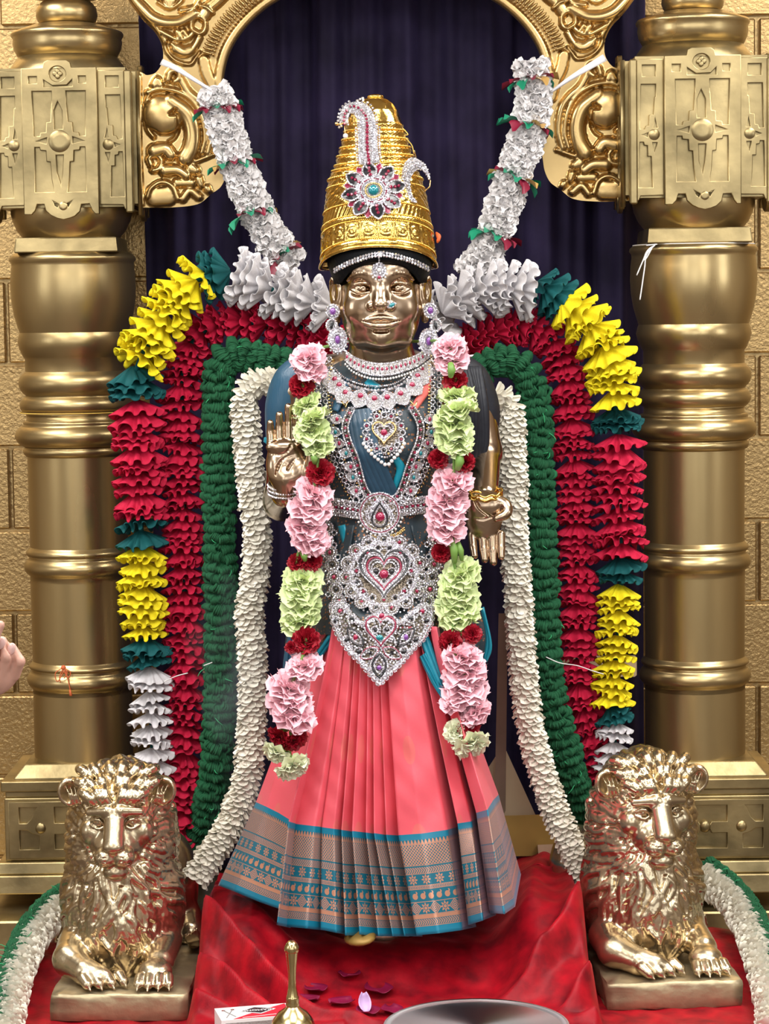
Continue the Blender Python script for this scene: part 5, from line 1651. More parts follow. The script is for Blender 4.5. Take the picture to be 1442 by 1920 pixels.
# ------------------------------------------------------------------ long rhinestone necklace, inner edge plus leaf clusters
j = Jewel('long_necklace', 'long U shaped rhinestone necklace with red and teal drops framing the heart pendant', 'necklace', J, J(720, 935), seed=11)
ie = catmull([(664, 770), (655, 790), (653, 806), (660, 830), (670, 853), (678, 880), (684, 903), (696, 926), (720, 936), (742, 926), (753, 903), (760, 880), (770, 853), (780, 830), (784, 806), (780, 788), (768, 768)], 6)
mid = np.array([720, 830])
def outw(p, d):
    T = np.gradient(p, axis=0); N = np.stack([-T[:, 1], T[:, 0]], 1); N /= np.linalg.norm(N, axis=1)[:, None]
    return p + N * d
for d, r, key in ((0, 1.8, 'rhinestones'), (5.5, 2.9, 'dark_stones'), (5.5, 1.6, 'rhinestones'), (11, 2.0, 'rhinestones')):
    pts = resample(outw(ie, d), 7.4 if key == 'dark_stones' else (7.4 if d == 5.5 else r * 1.9))
    for i, (u, v) in enumerate(pts):
        if d == 5.5 and key == 'rhinestones': u, v = u, v + 3.7
        j.stone(u, v, r, .016, key if not (key == 'dark_stones' and i % 2) else 'maroon_stones')
ii_ = outw(ie, -2); oo_ = outw(ie, 13)
mb = MB(); mb.grid(np.array([[J(*a, .010) for a in ii_], [J(*a, .0135) for a in outw(ie, 5)], [J(*a, .010) for a in oo_]])); mb.build('backing', M['backing'], j.t)
clus = [(633, 786), (630, 810), (637, 831), (650, 850), (659, 875), (663, 895), (669, 920)]
for i, (u, v) in enumerate(clus):
    for s in (0, 1):
        uu = u if s == 0 else 1438 - u
        lf = leaf(uu + (9 if s == 0 else -9), v + 3, 24, 17, math.radians(-105 if s == 0 else 105))
        o = j.plate(lf, .003, .010, 'diaplate', 'drop')
        j.line(lf, 1.8, 3.4, .015, closed=True)
        j.cab(uu - (1 if s == 0 else -1), v, 3.2, 4.4, 'ruby' if i % 2 == 0 else 'emerald', 'red_stone' if i % 2 == 0 else 'teal_stone', .014, parent=o)
for s, (u, v) in ((0, (660, 768)), (1, (770, 766))): j.ring(u, v, 4, 4, 1.8, .012)
for u in (646, 776):
    j.wire([(u - 6, 752), (u, 760), (u + 6, 752), (u + 2, 764)], 1.6, .014, 'gold_wire')
j.done()
# ------------------------------------------------------------------ outer ring chain
j = Jewel('ring_chain', 'gold and rhinestone ring chain hanging from both shoulders', 'chain', J, J(666, 926), seed=12)
for s in (0, 1):
    pth = [(612, 672), (606, 700), (603, 737), (609, 780), (619, 826), (634, 866), (651, 898), (667, 928)]
    if s: pth = [(822, 664), (817, 690), (818, 730), (817, 770), (813, 806), (810, 836), (797, 868), (780, 904), (765, 930)]
    pth = catmull(pth, 6)
    for d in ((-6, 6) if True else (0,)):
        for i, (u, v) in enumerate(resample(outw(pth, d), 11.5)):
            j.ring(u, v, 4.2, 4.2, 1.6, .009, 'rhinestones', sp=3.0); j.stone(u, v, 2.0, .008, 'dark_stones')
    gp = outw(pth, -13 if s == 0 else 13)
    for i, (u, v) in enumerate(resample(gp, 6.2)): j.bag('beads').sphere(J(u, v, .010), (2.9 * j.s, 2 * j.s, 1.9 * j.s), 7, 5)
    gp = outw(pth, 13 if s == 0 else -13)
    for i, (u, v) in enumerate(resample(gp, 7.0)): j.bag('beads').sphere(J(u, v, .006), 2.0 * j.s, 6, 5)
j.done()
# ------------------------------------------------------------------ waist belt with round clasp
j = Jewel('waist_belt', 'rhinestone waist belt with a round clasp and a drop shaped red stone', 'belt', J, J(712, 958), seed=13)
for s in (0, 1):
    b0, b1 = ((625, 950), (678, 958)) if s == 0 else ((800, 946), (748, 952))
    b0 = np.array(b0); b1 = np.array(b1)
    mb = MB(); mb.grid(np.array([[J(*(b0 * (1 - t) + b1 * t + (0, q)), .006) for t in np.linspace(0, 1, 6)] for q in (-17, 0, 17)])); mb.build('band', M['backing'], j.t)
    for k in range(5):
        c = b0 + (b1 - b0) * (k + .5) / 5
        j.ring(c[0], c[1] - 8, 5, 5, 2, .010); j.ring(c[0], c[1] + 8, 5, 5, 2, .010); j.stone(c[0], c[1], 3, .011, 'maroon_stones')
        j.stone(c[0], c[1] - 8, 2.2, .011); j.stone(c[0], c[1] + 8, 2.2, .011)
        j.stone(c[0] + 5, c[1], 2.2, .010)
    for q in (-15, 15): j.line([b0 + (0, q), b1 + (0, q)], 2.2, 4.2, .009)
j.plate(circ(712, 962, 39, rv=38), .004, .013, 'backing')
for r in (38, 34): j.ring(712, 962, r, r, 2.0, .018)
j.ring(712, 962, 36, 36, 1.3, .018, 'maroon_stones')
for r in np.arange(.45, .98, .16): j.line(drop(712, 962 - 3 * r, 30 * r, 30 * r), 1.9, 3.4, .018, closed=True)
j.wire(drop(712, 965, 16, 23), 1.8, .0185, 'enamel', True); j.line(drop(712, 967, 12, 18), 1.9, 3.5, .019, closed=True)
j.fill(lambda u, v: 18 < math.hypot(u - 712, v - 964) < 34, (670, 920, 752, 1002), 140, 2.2, .0168)
j.cab(713, 969, 9, 9, 'ruby', 'ruby_stone', .018)
for a in np.linspace(-1.35, 1.35, 15): j.cab(712 + 43 * math.sin(a), 962 + 42 * math.cos(a), 2.6, 2.6, 'pearl', 'pearl', .014, h=1)
for u in (668, 676, 748, 756): j.ring(u, 938 if u in (668, 756) else 930, 6, 7, 2, .015); 
gl = catmull([(695, 1000), (715, 1006), (740, 1002), (758, 990)], 6)
for d in (0, 4): j.line(gl + (0, d), 1.7, 3.6, .012, 'beads')
j.done()
# ------------------------------------------------------------------ large round pendant with heart
j = Jewel('round_heart_pendant', 'large round rhinestone pendant with a heart and red centre stone', 'pendant', J, J(720, 1078), seed=14)
C0 = (720, 1076)
j.plate(circ(*C0, 76, 40, rv=68), .004, .012, 'backing')
for r in (64, 60): j.ring(*C0, r, r * .94, 2.2, .018)
for k in range(15):
    a = k / 15 * 2 * PI - PI / 2
    u, v = C0[0] + 71 * math.cos(a), C0[1] + 65 * math.sin(a)
    j.plate(circ(u, v, 13, 14), .003, .012, 'backing')
    j.ring(u, v, 12.5, 12, 2.0, .017); j.ring(u, v, 8, 7.6, 1.6, .017)
    j.cab(u, v, 3.6, 3.6, 'maroon' if k % 2 else 'jet', 'red_stone' if k % 2 else 'dark_stone', .016)
    for q in (-.16, .16): j.stone(C0[0] + 84 * math.cos(a + q), C0[1] + 77 * math.sin(a + q), 2.0, .013)
    a2 = a + PI / 15
    u, v = C0[0] + 52 * math.cos(a2), C0[1] + 49 * math.sin(a2)
    j.stone(u, v, 3.4, .018, 'maroon_stones' if k % 2 else 'dark_stones'); j.ring(u, v, 6, 6, 1.5, .018)
for w_, h_, key, r in ((49, 48, 'rhinestones', 2.2), (45, 44, 'enamel', 1.9), (40.5, 40, 'rhinestones', 2.2), (36, 35.5, 'rhinestones', 2.0), (32, 31, 'maroon_enamel', 1.8), (28, 27, 'rhinestones', 2.2), (23, 22, 'rhinestones', 2.1)):
    h_1 = heart(*C0, w_, h_, 56)
    if 'enamel' in key: j.wire(h_1, r, .0185, key, True)
    else: j.line(h_1, r, r * 1.75, .0185, closed=True)
j.fill(lambda u, v: 46 < math.hypot(u - C0[0], (v - C0[1]) / .94) < 76, (636, 1000, 804, 1150), 300, 2.3, .0165)
j.cab(C0[0], C0[1] + 1, 9, 9, 'ruby', 'ruby_stone', .018)
for s in (-1, 1): j.cab(C0[0] + s * 15, C0[1] - 4, 4.5, 4.5, 'jet', 'dark_stone', .018); j.ring(C0[0] + s * 15, C0[1] - 4, 7, 7, 1.5, .018)
lf = leaf(C0[0], C0[1] + 8, 20, 10, 0); j.line(lf, 1.7, 3.2, .018, closed=True); j.cab(C0[0], C0[1] + 17, 2, 6, 'jet', 'dark_stone', .018)
j.done()
# ------------------------------------------------------------------ hip ornament: side chains and a pointed centre piece
j = Jewel('hip_ornament', 'pointed rhinestone hip ornament with a small heart, hanging over the pink skirt', 'ornament', J, J(712, 1205), seed=15)
for s in (0, 1):
    pth = [(612, 990), (612, 1015), (620, 1040), (624, 1065), (628, 1095), (636, 1128)] if s == 0 else [(816, 1012), (818, 1040), (812, 1065), (808, 1095), (802, 1128)]
    pth = resample(catmull(pth, 6), 22)
    for i, (u, v) in enumerate(pth):
        o = j.plate(circ(u, v, 13, 16), .003, .007, 'backing')
        j.ring(u, v, 12.5, 12, 2.3, .012); j.ring(u, v, 8, 8, 2, .012)
        j.cab(u, v, 4.2, 4.2, 'ruby' if i % 2 == 0 else 'jet', 'red_stone' if i % 2 == 0 else 'dark_stone', .011, parent=o)
        for q in (-15, 15): j.ring(u + q, v + 9, 4.5, 4.5, 1.8, .010)
outl = np.array([(622, 1135), (640, 1128), (656, 1150), (676, 1170), (692, 1165), (714, 1150), (736, 1165), (752, 1168), (772, 1148), (796, 1134), (812, 1142), (808, 1170), (792, 1200), (770, 1222), (752, 1244), (732, 1262), (712, 1284), (692, 1262), (676, 1242), (655, 1222), (634, 1192), (624, 1165)], float)
mb = MB(); mb.prism(resample(np.concatenate([outl, outl[:1]]), 8)[:-1], -.017, -.012, lambda a, y, b_: J(a, b_, -y), .03); mb.build('backing', M['backing'], j.t, smooth=False)
ol = np.concatenate([outl, outl[:1]])
for u, v in resample(ol, 11)[:-1]:
    j.ring(u, v, 4.6, 4.6, 1.7, .017)
    j.stone(u, v, 2.2, .018)
j.line(ol, 2.4, 4.2, .0185); cen = outl.mean(0); j.line(cen + (ol - cen) * .92, 2.2, 4.2, .019)
hh = heart(714, 1184, 24, 24); j.line(hh, 2.2, 3.8, .020, closed=True); j.wire(heart(714, 1184, 28, 28), 1.6, .020, 'maroon_enamel', True); j.line(heart(714, 1185, 32, 32), 2.0, 3.8, .0195, closed=True)
j.cab(712, 1196, 7, 6, 'emerald', 'teal_stone', .020); j.cab(716, 1155, 5.5, 5.5, 'ruby', 'ruby_stone', .020); j.ring(716, 1155, 9, 9, 2, .020)
for s in (-1, 1):
    j.ring(714 + s * 11, 1181, 6, 6, 1.7, .020); j.stone(714 + s * 11, 1181, 3, .020, 'dark_stones')
    lf = leaf(714 + s * 32, 1212, 46, 20, math.radians(180 - s * 42)); j.wire(lf, 1.7, .0195, 'enamel', True)
    c = lf.mean(0); j.line(c + (lf - c) * .72, 2, 3.6, .0195, closed=True); j.cab(c[0], c[1], 4.5, 5.5, 'ruby' if s < 0 else 'amethyst', 'red_stone', .019)
    lf = leaf(714 + s * 5, 1216, 36, 18, math.radians(s * 62)); j.line(lf, 2, 3.6, .0195, closed=True); c = lf.mean(0); j.stone(c[0], c[1], 4, .02, 'dark_stones'); j.wire(c + (lf - c) * 1.12, 1.3, .0195, 'maroon_enamel', True)
    for u, v, m_ in ((638, 1146, 'ruby'), (630, 1164, 'jet'), (660, 1160, 'jet'), (672, 1222, 'jet'), (650, 1200, 'jet')):
        uu = 714 + s * (714 - u) * -1 if s < 0 else 714 + (714 - u)
        uu = u if s < 0 else 1430 - u
        j.cab(uu, v, 4.4, 4.4, m_, 'red_stone' if m_ == 'ruby' else 'dark_stone', .019); j.ring(uu, v, 8, 8, 2, .0195)
lf = leaf(711, 1226, 44, 26, 0); j.wire(lf, 1.8, .0195, 'enamel', True); j.line(lf.mean(0) + (lf - lf.mean(0)) * .72, 1.9, 3.5, .0195, closed=True); j.line(lf.mean(0) + (lf - lf.mean(0)) * 1.22, 2.2, 4, .0195, closed=True)
j.cab(711, 1252, 4.6, 4.6, 'amethyst', 'violet_stone', .019)
_ip = lambda u, v: bool(inside_poly(u, v, outl))
j.fill(_ip, (620, 1130, 812, 1284), 420, 2.4, .0180)
j.done()
# ------------------------------------------------------------------ bracelets
j = Jewel('rhinestone_bracelet', 'rhinestone bracelet on the wrist of the raised hand', 'bracelet', lambda u, v, off=0: P(u, v, 4.985 - off), P(536, 915, 4.99), seed=16)
cw = P(536, 916, 5.005); rr = .0365
for z in (-.008, 0, .008):
    for a in np.linspace(0, 2 * PI, 46)[:-1]:
        c = cw + np.array([math.cos(a) * rr, math.sin(a) * rr * .95, z + math.sin(a) * .010])
        mb = j.bag('rhinestones'); k = np.arange(6); th = k / 6 * 2 * PI
        n3 = np.array([math.cos(a), math.sin(a), j.R.uniform(-.3, .3)]); n3 /= np.linalg.norm(n3); e1 = np.cross(n3, (0, 0, 1.)); e1 /= np.linalg.norm(e1); e2 = np.cross(n3, e1)
        d = np.cos(th)[:, None] * e1 + np.sin(th)[:, None] * e2; r = .0027; n0 = mb.n
        mb.add(np.concatenate([c + d * r, c + d * r * .5 + n3 * r * .7, [c + n3 * r * .7]]), np.stack([k, (k + 1) % 6, 6 + (k + 1) % 6, 6 + k], 1)); mb.T.append(np.stack([6 + k, 6 + (k + 1) % 6, np.full(6, 12)], 1) + n0)
mb = MB(); mb.lathe([(rr - .002, -.012), (rr, -.011), (rr, .011), (rr - .002, .012)], cw, 40, 1, .95)
mb.V = [q + np.array([0, 0, 1]) * ((q[:, 1:2] - cw[1]) / (rr * .95) * .010) for q in mb.V]
mb.build('band', M['backing'], j.t)
j.done()
bt = empty('gold_bangle', tuple(P(908, 927, 5.05))); tag(bt, 'thin twisted gold bangle on the wrist of the lowered hand', 'bracelet')
cw = P(908, 924, 5.026)
for d in (-.0035, .0035):
    pts = [cw + np.array([math.cos(a) * .036, math.sin(a) * .034, .009 * math.sin(a) + d + .002 * math.sin(9 * a)]) for a in np.linspace(0, 2 * PI, 61)[:-1]]
    MB().tube(np.array(pts), .0028, 8, closed=True).build('ring', M['crown'], bt)
MB().tube(np.array([P(893 + 9 * math.cos(a), 925 + 4 * math.sin(a), 5.012) for a in np.linspace(0, 2 * PI, 21)[:-1]]), .002, 6, closed=True).build('clasp', M['crown'], bt)
# ================================================================== ruffle garlands of felt
def ruffle_mesh(seed, waves, amp, cone, fold, m, rad_=.10):
    R = np.random.default_rng(seed)
    na = waves * 16
    a = np.arange(na) / na * 2 * PI
    ph = R.uniform(0, 6.28, 5)
    am = amp * (1 + .40 * np.sin(a * 2 + ph[0]) + .25 * np.sin(a * 5 + ph[1]))
    rr = np.array([.10, .34, .58, .76, .90, 1.0]); nr = len(rr)
    fi = waves * a + 1.1 * np.sin(a * 3 + ph[2]) + .6 * np.sin(a * 5 + ph[4])
    sq = np.sin(fi)
    V = np.zeros((nr, na, 3))
    for i, r in enumerate(rr):
        g = r ** 2.0
        z = am * g * sq + cone * r ** 1.3
        aa = a - fold / waves * g * np.sin(2 * fi + .25)
        q = r * (1 + .06 * np.sin(a * 3 + ph[3]) + rad_ * g * np.cos(fi + .7))
        V[i] = np.stack([q * np.cos(aa), q * np.sin(aa), z], 1)
    b = MB()
    th = .030
    V2 = V.copy(); V2[:, :, 2] -= th
    b.grid(np.concatenate([V[:, ::-1], V2[::-1][:, ::-1]]), wrap=True)
    return b.data('ruffle', m)
RUF = {}
for key in ('f_red', 'f_yellow', 'f_teal', 'f_white'):
    RUF[key] = [ruffle_mesh(20 + k, (12, 13, 11, 14)[k], (.085, .11, .10, .13)[k], (.62, .50, .70, .42)[k], (.30, .45, .36, .50)[k], M[key], (.11, .10, .12, .09)[k]) for k in range(4)]
def ruffle_garland(label, segs, group):
    """segs: (felt, px path, radius px, Y, spacing px)"""
    t = empty('ruffle_garland', tuple(P(*segs[0][1][0], segs[0][3])))
    tag(t, label, 'garland', group)
    core = []
    for felt_, path, rad, Y, sp in segs:
        p = catmull(path, 10) if len(path) > 2 else np.array(path, float)
        q = resample(p, sp * .82)
        p3 = np.array([P(u, v, Y) for u, v in q])
        core.append(p3)
        T, S, O = frames(p3) if len(p3) > 1 else (None, None, None)
        for i in range(len(q)):
            r = rad * PXM(Y) * RND.uniform(.92, 1.08)
            tt = T[i] + np.array([RND.uniform(-.14, .14), RND.uniform(-.22, .1), RND.uniform(-.14, .14)]); tt /= np.linalg.norm(tt)
            s_ = np.cross(tt, O[i]); s_ /= np.linalg.norm(s_); o_ = np.cross(s_, tt)
            a = RND.uniform(0, 6.28); x = s_ * math.cos(a) + o_ * math.sin(a); y = np.cross(tt, x)
            link('ruffle', RUF[felt_][RND.randrange(4)], t, mat4(x * r, y * r, tt * r, p3[i] - tt * r * .45))
    cc = np.concatenate(core)
    MB().tube(resample(cc, .03), .006, 8).build('core_cord', M['f_teal'], t)
    return t
GY = 5.40
ruffle_garland('multicoloured felt ruffle garland draped beside the column with the orange thread', [
    ('f_white', [(604, 575), (560, 562), (500, 538), (440, 518)], 50, GY, 22), ('f_teal', [(412, 512), (388, 520)], 45, GY, 20),
    ('f_yellow', [(366, 526), (318, 580), (272, 655), (258, 684)], 48, GY - .03, 21), ('f_teal', [(254, 708), (256, 742)], 48, GY, 24),
    ('f_red', [(258, 772), (260, 860), (264, 972)], 47, GY, 21), ('f_teal', [(264, 992), (266, 1016)], 45, GY, 22),
    ('f_yellow', [(266, 1040), (268, 1110), (272, 1192)], 42, GY, 19), ('f_teal', [(275, 1214), (277, 1242)], 42, GY, 22),
    ('f_white', [(280, 1268), (284, 1340), (288, 1440)], 39, GY, 25)], 'felt ruffle garlands')
ruffle_garland('multicoloured felt ruffle garland draped beside the column with white strings', [
    ('f_white', [(832, 585), (868, 560), (930, 540), (996, 545)], 50, GY, 22), ('f_teal', [(1022, 540), (1048, 562)], 44, GY, 20),
    ('f_yellow', [(1070, 578), (1114, 622), (1146, 690), (1152, 752)], 47, GY - .03, 20), ('f_teal', [(1156, 780), (1160, 808)], 44, GY, 22),
    ('f_red', [(1160, 836), (1160, 930), (1164, 1040)], 46, GY, 21), ('f_teal', [(1164, 1064), (1166, 1088)], 42, GY, 20),
    ('f_yellow', [(1160, 1112), (1158, 1200), (1146, 1316)], 38, GY, 19), ('f_teal', [(1150, 1338), (1154, 1350)], 34, GY, 14),
    ('f_white', [(1154, 1368), (1146, 1440)], 34, GY, 24)], 'felt ruffle garlands')
GR = 5.44
ruffle_garland('crimson felt ruffle garland hanging beside the raised palm', [
    ('f_red', [(622, 655), (590, 622), (500, 606), (420, 606), (368, 632), (346, 690), (340, 780), (344, 1000), (346, 1250), (342, 1420), (336, 1540), (334, 1590)], 40, GR, 19)], 'crimson ruffle garlands')
ruffle_garland('crimson felt ruffle garland hanging beside the lowered palm', [
    ('f_red', [(872, 650), (930, 622), (990, 612), (1040, 645), (1066, 720), (1076, 850), (1083, 1050), (1084, 1240), (1092, 1320), (1118, 1390), (1136, 1460), (1146, 1515)], 37, GR, 18.5)], 'crimson ruffle garlands')

# ================================================================== green yarn garlands
def tuft_mesh(seed):
    R = np.random.default_rng(seed); b = MB()
    n = 5
    for i in range(n):         # a fold of yarn: a few fat parallel strands bowed over
        x = (i - (n - 1) / 2) * .36
        k = np.linspace(0, 1, 6)
        z = np.sin(PI * k) * (.62 + R.uniform(-.08, .1)); y = (k - .5) * 1.25
        b.tube(np.stack([x + .08 * np.sin(k * 5 + i), y, z], 1), [.12, .22, .24, .24, .22, .12], 5, caps=False)
    return b.data('yarn_tuft', M['yarn'])
TUF = [tuft_mesh(k) for k in range(4)]
def yarn_garland(label, path, rad, Y, rows_px, seed, maxn=300):
    R = random.Random(seed)
    t = empty('yarn_garland', tuple(P(*path[0][:2], Y)))
    tag(t, label, 'garland', 'green yarn garlands')
    p3 = catmull([P(q[0], q[1], Y if len(q) < 3 else q[2]) for q in path], 10)
    MB().tube(resample(p3, .03), rad * PXM(Y) * .62, 12).build('core_cord', M['yarn'], t)
    q = resample(p3, rows_px * PXM(Y)); T, S, O = frames(q)
    r = rad * PXM(Y); spots = []
    for i in range(len(q)):
        n = 11
        for k in range(n):
            a = (k + .5 * (i % 2) + R.uniform(-.12, .12)) / n * 2 * PI
            d = S[i] * math.sin(a) + O[i] * math.cos(a)
            spots.append((math.cos(a), i, d))
    spots.sort(key=lambda s: -s[0])
    stuff = MB()
    tm = []
    for me in TUF:
        v = np.zeros(len(me.vertices) * 3, np.float32); me.vertices.foreach_get('co', v); v = v.reshape(-1, 3)
        f = np.array([list(pp.vertices) for pp in me.polygons]); tm.append((v, f))
    for c, (cs, i, d) in enumerate(spots):
        if cs < -.55: continue
        tg = T[i] + .42 * np.array([R.uniform(-1, 1), 0, R.uniform(-1, 1)]); tg /= np.linalg.norm(tg)
        sd = np.cross(tg, d); sd /= np.linalg.norm(sd); dd = np.cross(sd, tg)
        pp = q[i] + d * r * R.uniform(.56, .70) + T[i] * R.uniform(-.005, .005)
        w = r * .36 * R.uniform(.8, 1.35); h = r * R.uniform(.42, .66); l = rows_px * PXM(Y) * R.uniform(.6, .95)
        if c < maxn: link('yarn_tuft', TUF[R.randrange(4)], t, mat4(sd * w, tg * l, -dd * -h, pp))
        else:
            v, f = tm[R.randrange(4)]
            stuff.add(v[:, :1] * sd * w + v[:, 1:2] * tg * l + v[:, 2:] * dd * h + pp, f)
    if stuff.n: stuff.build('yarn_tufts', M['yarn'], t)['kind'] = 'stuff'
    loose = MB()
    for k in range(22):
        i = R.randrange(2, len(q) - 2); a = R.uniform(-1.1, 1.1)
        d = S[i] * math.sin(a) + O[i] * math.cos(a); p0 = q[i] + d * r
        dr = np.array([R.uniform(-1, 1), -.2, R.uniform(-1.3, .6)]) * .018
        loose.tube(catmull([p0, p0 + dr * .5 + d * .006, p0 + dr + d * .004], 4), .0008, 4)
    loose.build('loose_threads', M['thread_green'], t)['kind'] = 'stuff'
    return t
yarn_garland('green yarn garland hanging between the raised palm and the crimson ruffles', [(548, 688), (500, 676), (440, 664), (412, 690), (410, 800), (412, 1000), (414, 1250), (406, 1430), (386, 1540, 5.42), (356, 1630, 5.48)], 30, 5.38, 19, 31)
yarn_garland('green yarn garland hanging between the lowered palm and the crimson ruffles', [(888, 700), (940, 676), (984, 694), (1004, 760), (1011, 900), (1018, 1080), (1028, 1270), (1058, 1400), (1090, 1500, 5.42), (1118, 1560, 5.48)], 29, 5.38, 19, 32)

# ================================================================== white shell petal garlands
def shell_mesh(seed):
    R = np.random.default_rng(seed)
    nu, nv = 7, 4
    V = np.zeros((nv, nu, 3))
    for i in range(nv):
        t = i / (nv - 1)
        w = .12 + .50 * math.sin(min(1, t * 1.08) * PI * .62)
        for k in range(nu):
            a = (k / (nu - 1) - .5) * (2.5 - .5 * t)
            L_ = 1.25 * t * (1 - .10 * (2 * k / (nu - 1) - 1) ** 2 * t)
            V[i, k] = (w * math.sin(a), L_, -.55 * w * (math.cos(a) - 1) + .16 * t * t)
    return MB().grid(V).data('shell_petal', M['petalwhite'])
SHL = [shell_mesh(k) for k in range(3)]
SHD = []
for me in SHL:
    v = np.zeros(len(me.vertices) * 3, np.float32); me.vertices.foreach_get('co', v)
    SHD.append((v.reshape(-1, 3), np.array([list(pp.vertices) for pp in me.polygons])))
def shell_garland(name, label, path3, rad, seed, maxn=300, group='white shell petal garlands', rowstep=.0105, facing=None, tilt=1.0, size=.0205):
    R = random.Random(seed)
    t = empty(name, tuple(path3[0])); tag(t, label, 'garland', group)
    p3 = catmull(path3, 10)
    q = resample(p3, rowstep)
    ref = (0, -1, 0) if facing is None else facing
    T, S, O = frames(q, ref)
    MB().tube(resample(p3, .03), rad * .45, 10).build('core_cord', M['petalwhite'], t)
    spots = []
    for i in range(len(q)):
        n = 12
        for k in range(n):
            a = (k + .5 * (i % 2) + R.uniform(-.2, .2)) / n * 2 * PI
            spots.append((math.cos(a), i, S[i] * math.sin(a) + O[i] * math.cos(a)))
    spots = [s for s in spots if s[0] > -.6]
    front = [k for k, s in enumerate(spots) if s[0] > .35]
    step = max(1, len(front) // maxn)
    pick = set(front[::step][:maxn]) if len(front) > maxn else set(front)
    stuff = MB()
    for k, (cs, i, d) in enumerate(spots):
        ax = d * R.uniform(.40, .70) + T[i] * tilt * R.uniform(.65, 1.0); ax /= np.linalg.norm(ax)
        up = d - ax * (d @ ax); up /= np.linalg.norm(up)
        sd = np.cross(ax, up)
        L_ = size * R.uniform(.85, 1.15)
        pp = q[i] + d * rad * .42
        if k in pick: link('shell_petal', SHL[R.randrange(3)], t, mat4(sd * L_, ax * L_, up * L_, pp))
        else:
            v, f = SHD[R.randrange(3)]
            stuff.add((v[:, :1] * sd + v[:, 1:2] * ax + v[:, 2:] * up) * L_ + pp, f)
    if stuff.n: stuff.build('shell_petals', M['petalwhite'], t)['kind'] = 'stuff'
    return t
wl = [(532, 722, 5.33), (490, 718, 5.33), (462, 738, 5.33), (462, 800, 5.32), (470, 900, 5.32), (482, 1000, 5.32), (478, 1080, 5.32), (468, 1150, 5.31), (474, 1250, 5.30), (470, 1380, 5.28), (462, 1460, 5.26), (434, 1540, 5.22), (398, 1600, 5.19), (372, 1640, 5.17)]
wr = [(910, 765, 5.33), (935, 748, 5.33), (956, 768, 5.33), (962, 850, 5.32), (965, 1000, 5.32), (972, 1120, 5.31), (980, 1240, 5.30), (992, 1350, 5.28), (1014, 1440, 5.26), (1045, 1530, 5.23), (1078, 1600, 5.20), (1094, 1640, 5.18)]
shell_garland('shell_garland', 'white shell petal garland hanging beside the raised palm', [P(*q) for q in wl], 28 * PXM(5.3), 41)
shell_garland('shell_garland', 'white shell petal garland hanging beside the lowered palm', [P(*q) for q in wr], 27 * PXM(5.3), 42)

# ================================================================== white satin garlands hung from the arch
def satin_petal(seed):
    R = np.random.default_rng(seed)
    nu, nv = 5, 4; V = np.zeros((nv, nu, 3))
    for i in range(nv):
        t = i / (nv - 1)
        for k in range(nu):
            x = (k / (nu - 1) - .5) * 2
            w = .15 + .55 * t ** .7 * (1 - .35 * max(0, t - .6) / .4)
            V[i, k] = (x * w, t * (1 - .12 * x * x), .25 * math.sin(x * 3 + seed) * t + .3 * t * t * (1 if seed % 2 else -.4))
    return V
SPD = [satin_petal(k) for k in range(4)]
def rosette_mesh(seed):
    R = random.Random(seed); b = MB()
    for k in range(16):
        a = k / 16 * 2 * PI * 2.0 + R.uniform(-.2, .2)
        el = R.uniform(.1, 1.15)
        ax = np.array([math.cos(a) * math.cos(el), math.sin(a) * math.cos(el), math.sin(el)])
        sd = np.cross(ax, (0, 0, 1.)); sd /= np.linalg.norm(sd); up = np.cross(sd, ax)
        V = SPD[R.randrange(4)]; L_ = R.uniform(.75, 1.05)
        b.grid((V[..., :1] * sd + V[..., 1:2] * ax + V[..., 2:] * up) * L_)
    return b.data('satin_flower', M['paperwhite'])
ROS = [rosette_mesh(k) for k in range(4)]
def loop_mesh(m, nm):
    b = MB(); V = SPD[1] * np.array([.7, 1, 1]); b.grid(V); return b.data(nm, m)
RB = {'r': loop_mesh(M['ribbon_red'], 'ribbon_leaf'), 'g': loop_mesh(M['ribbon_green'], 'ribbon_leaf'), 'y': loop_mesh(M['ribbon_gold'], 'ribbon_leaf')}
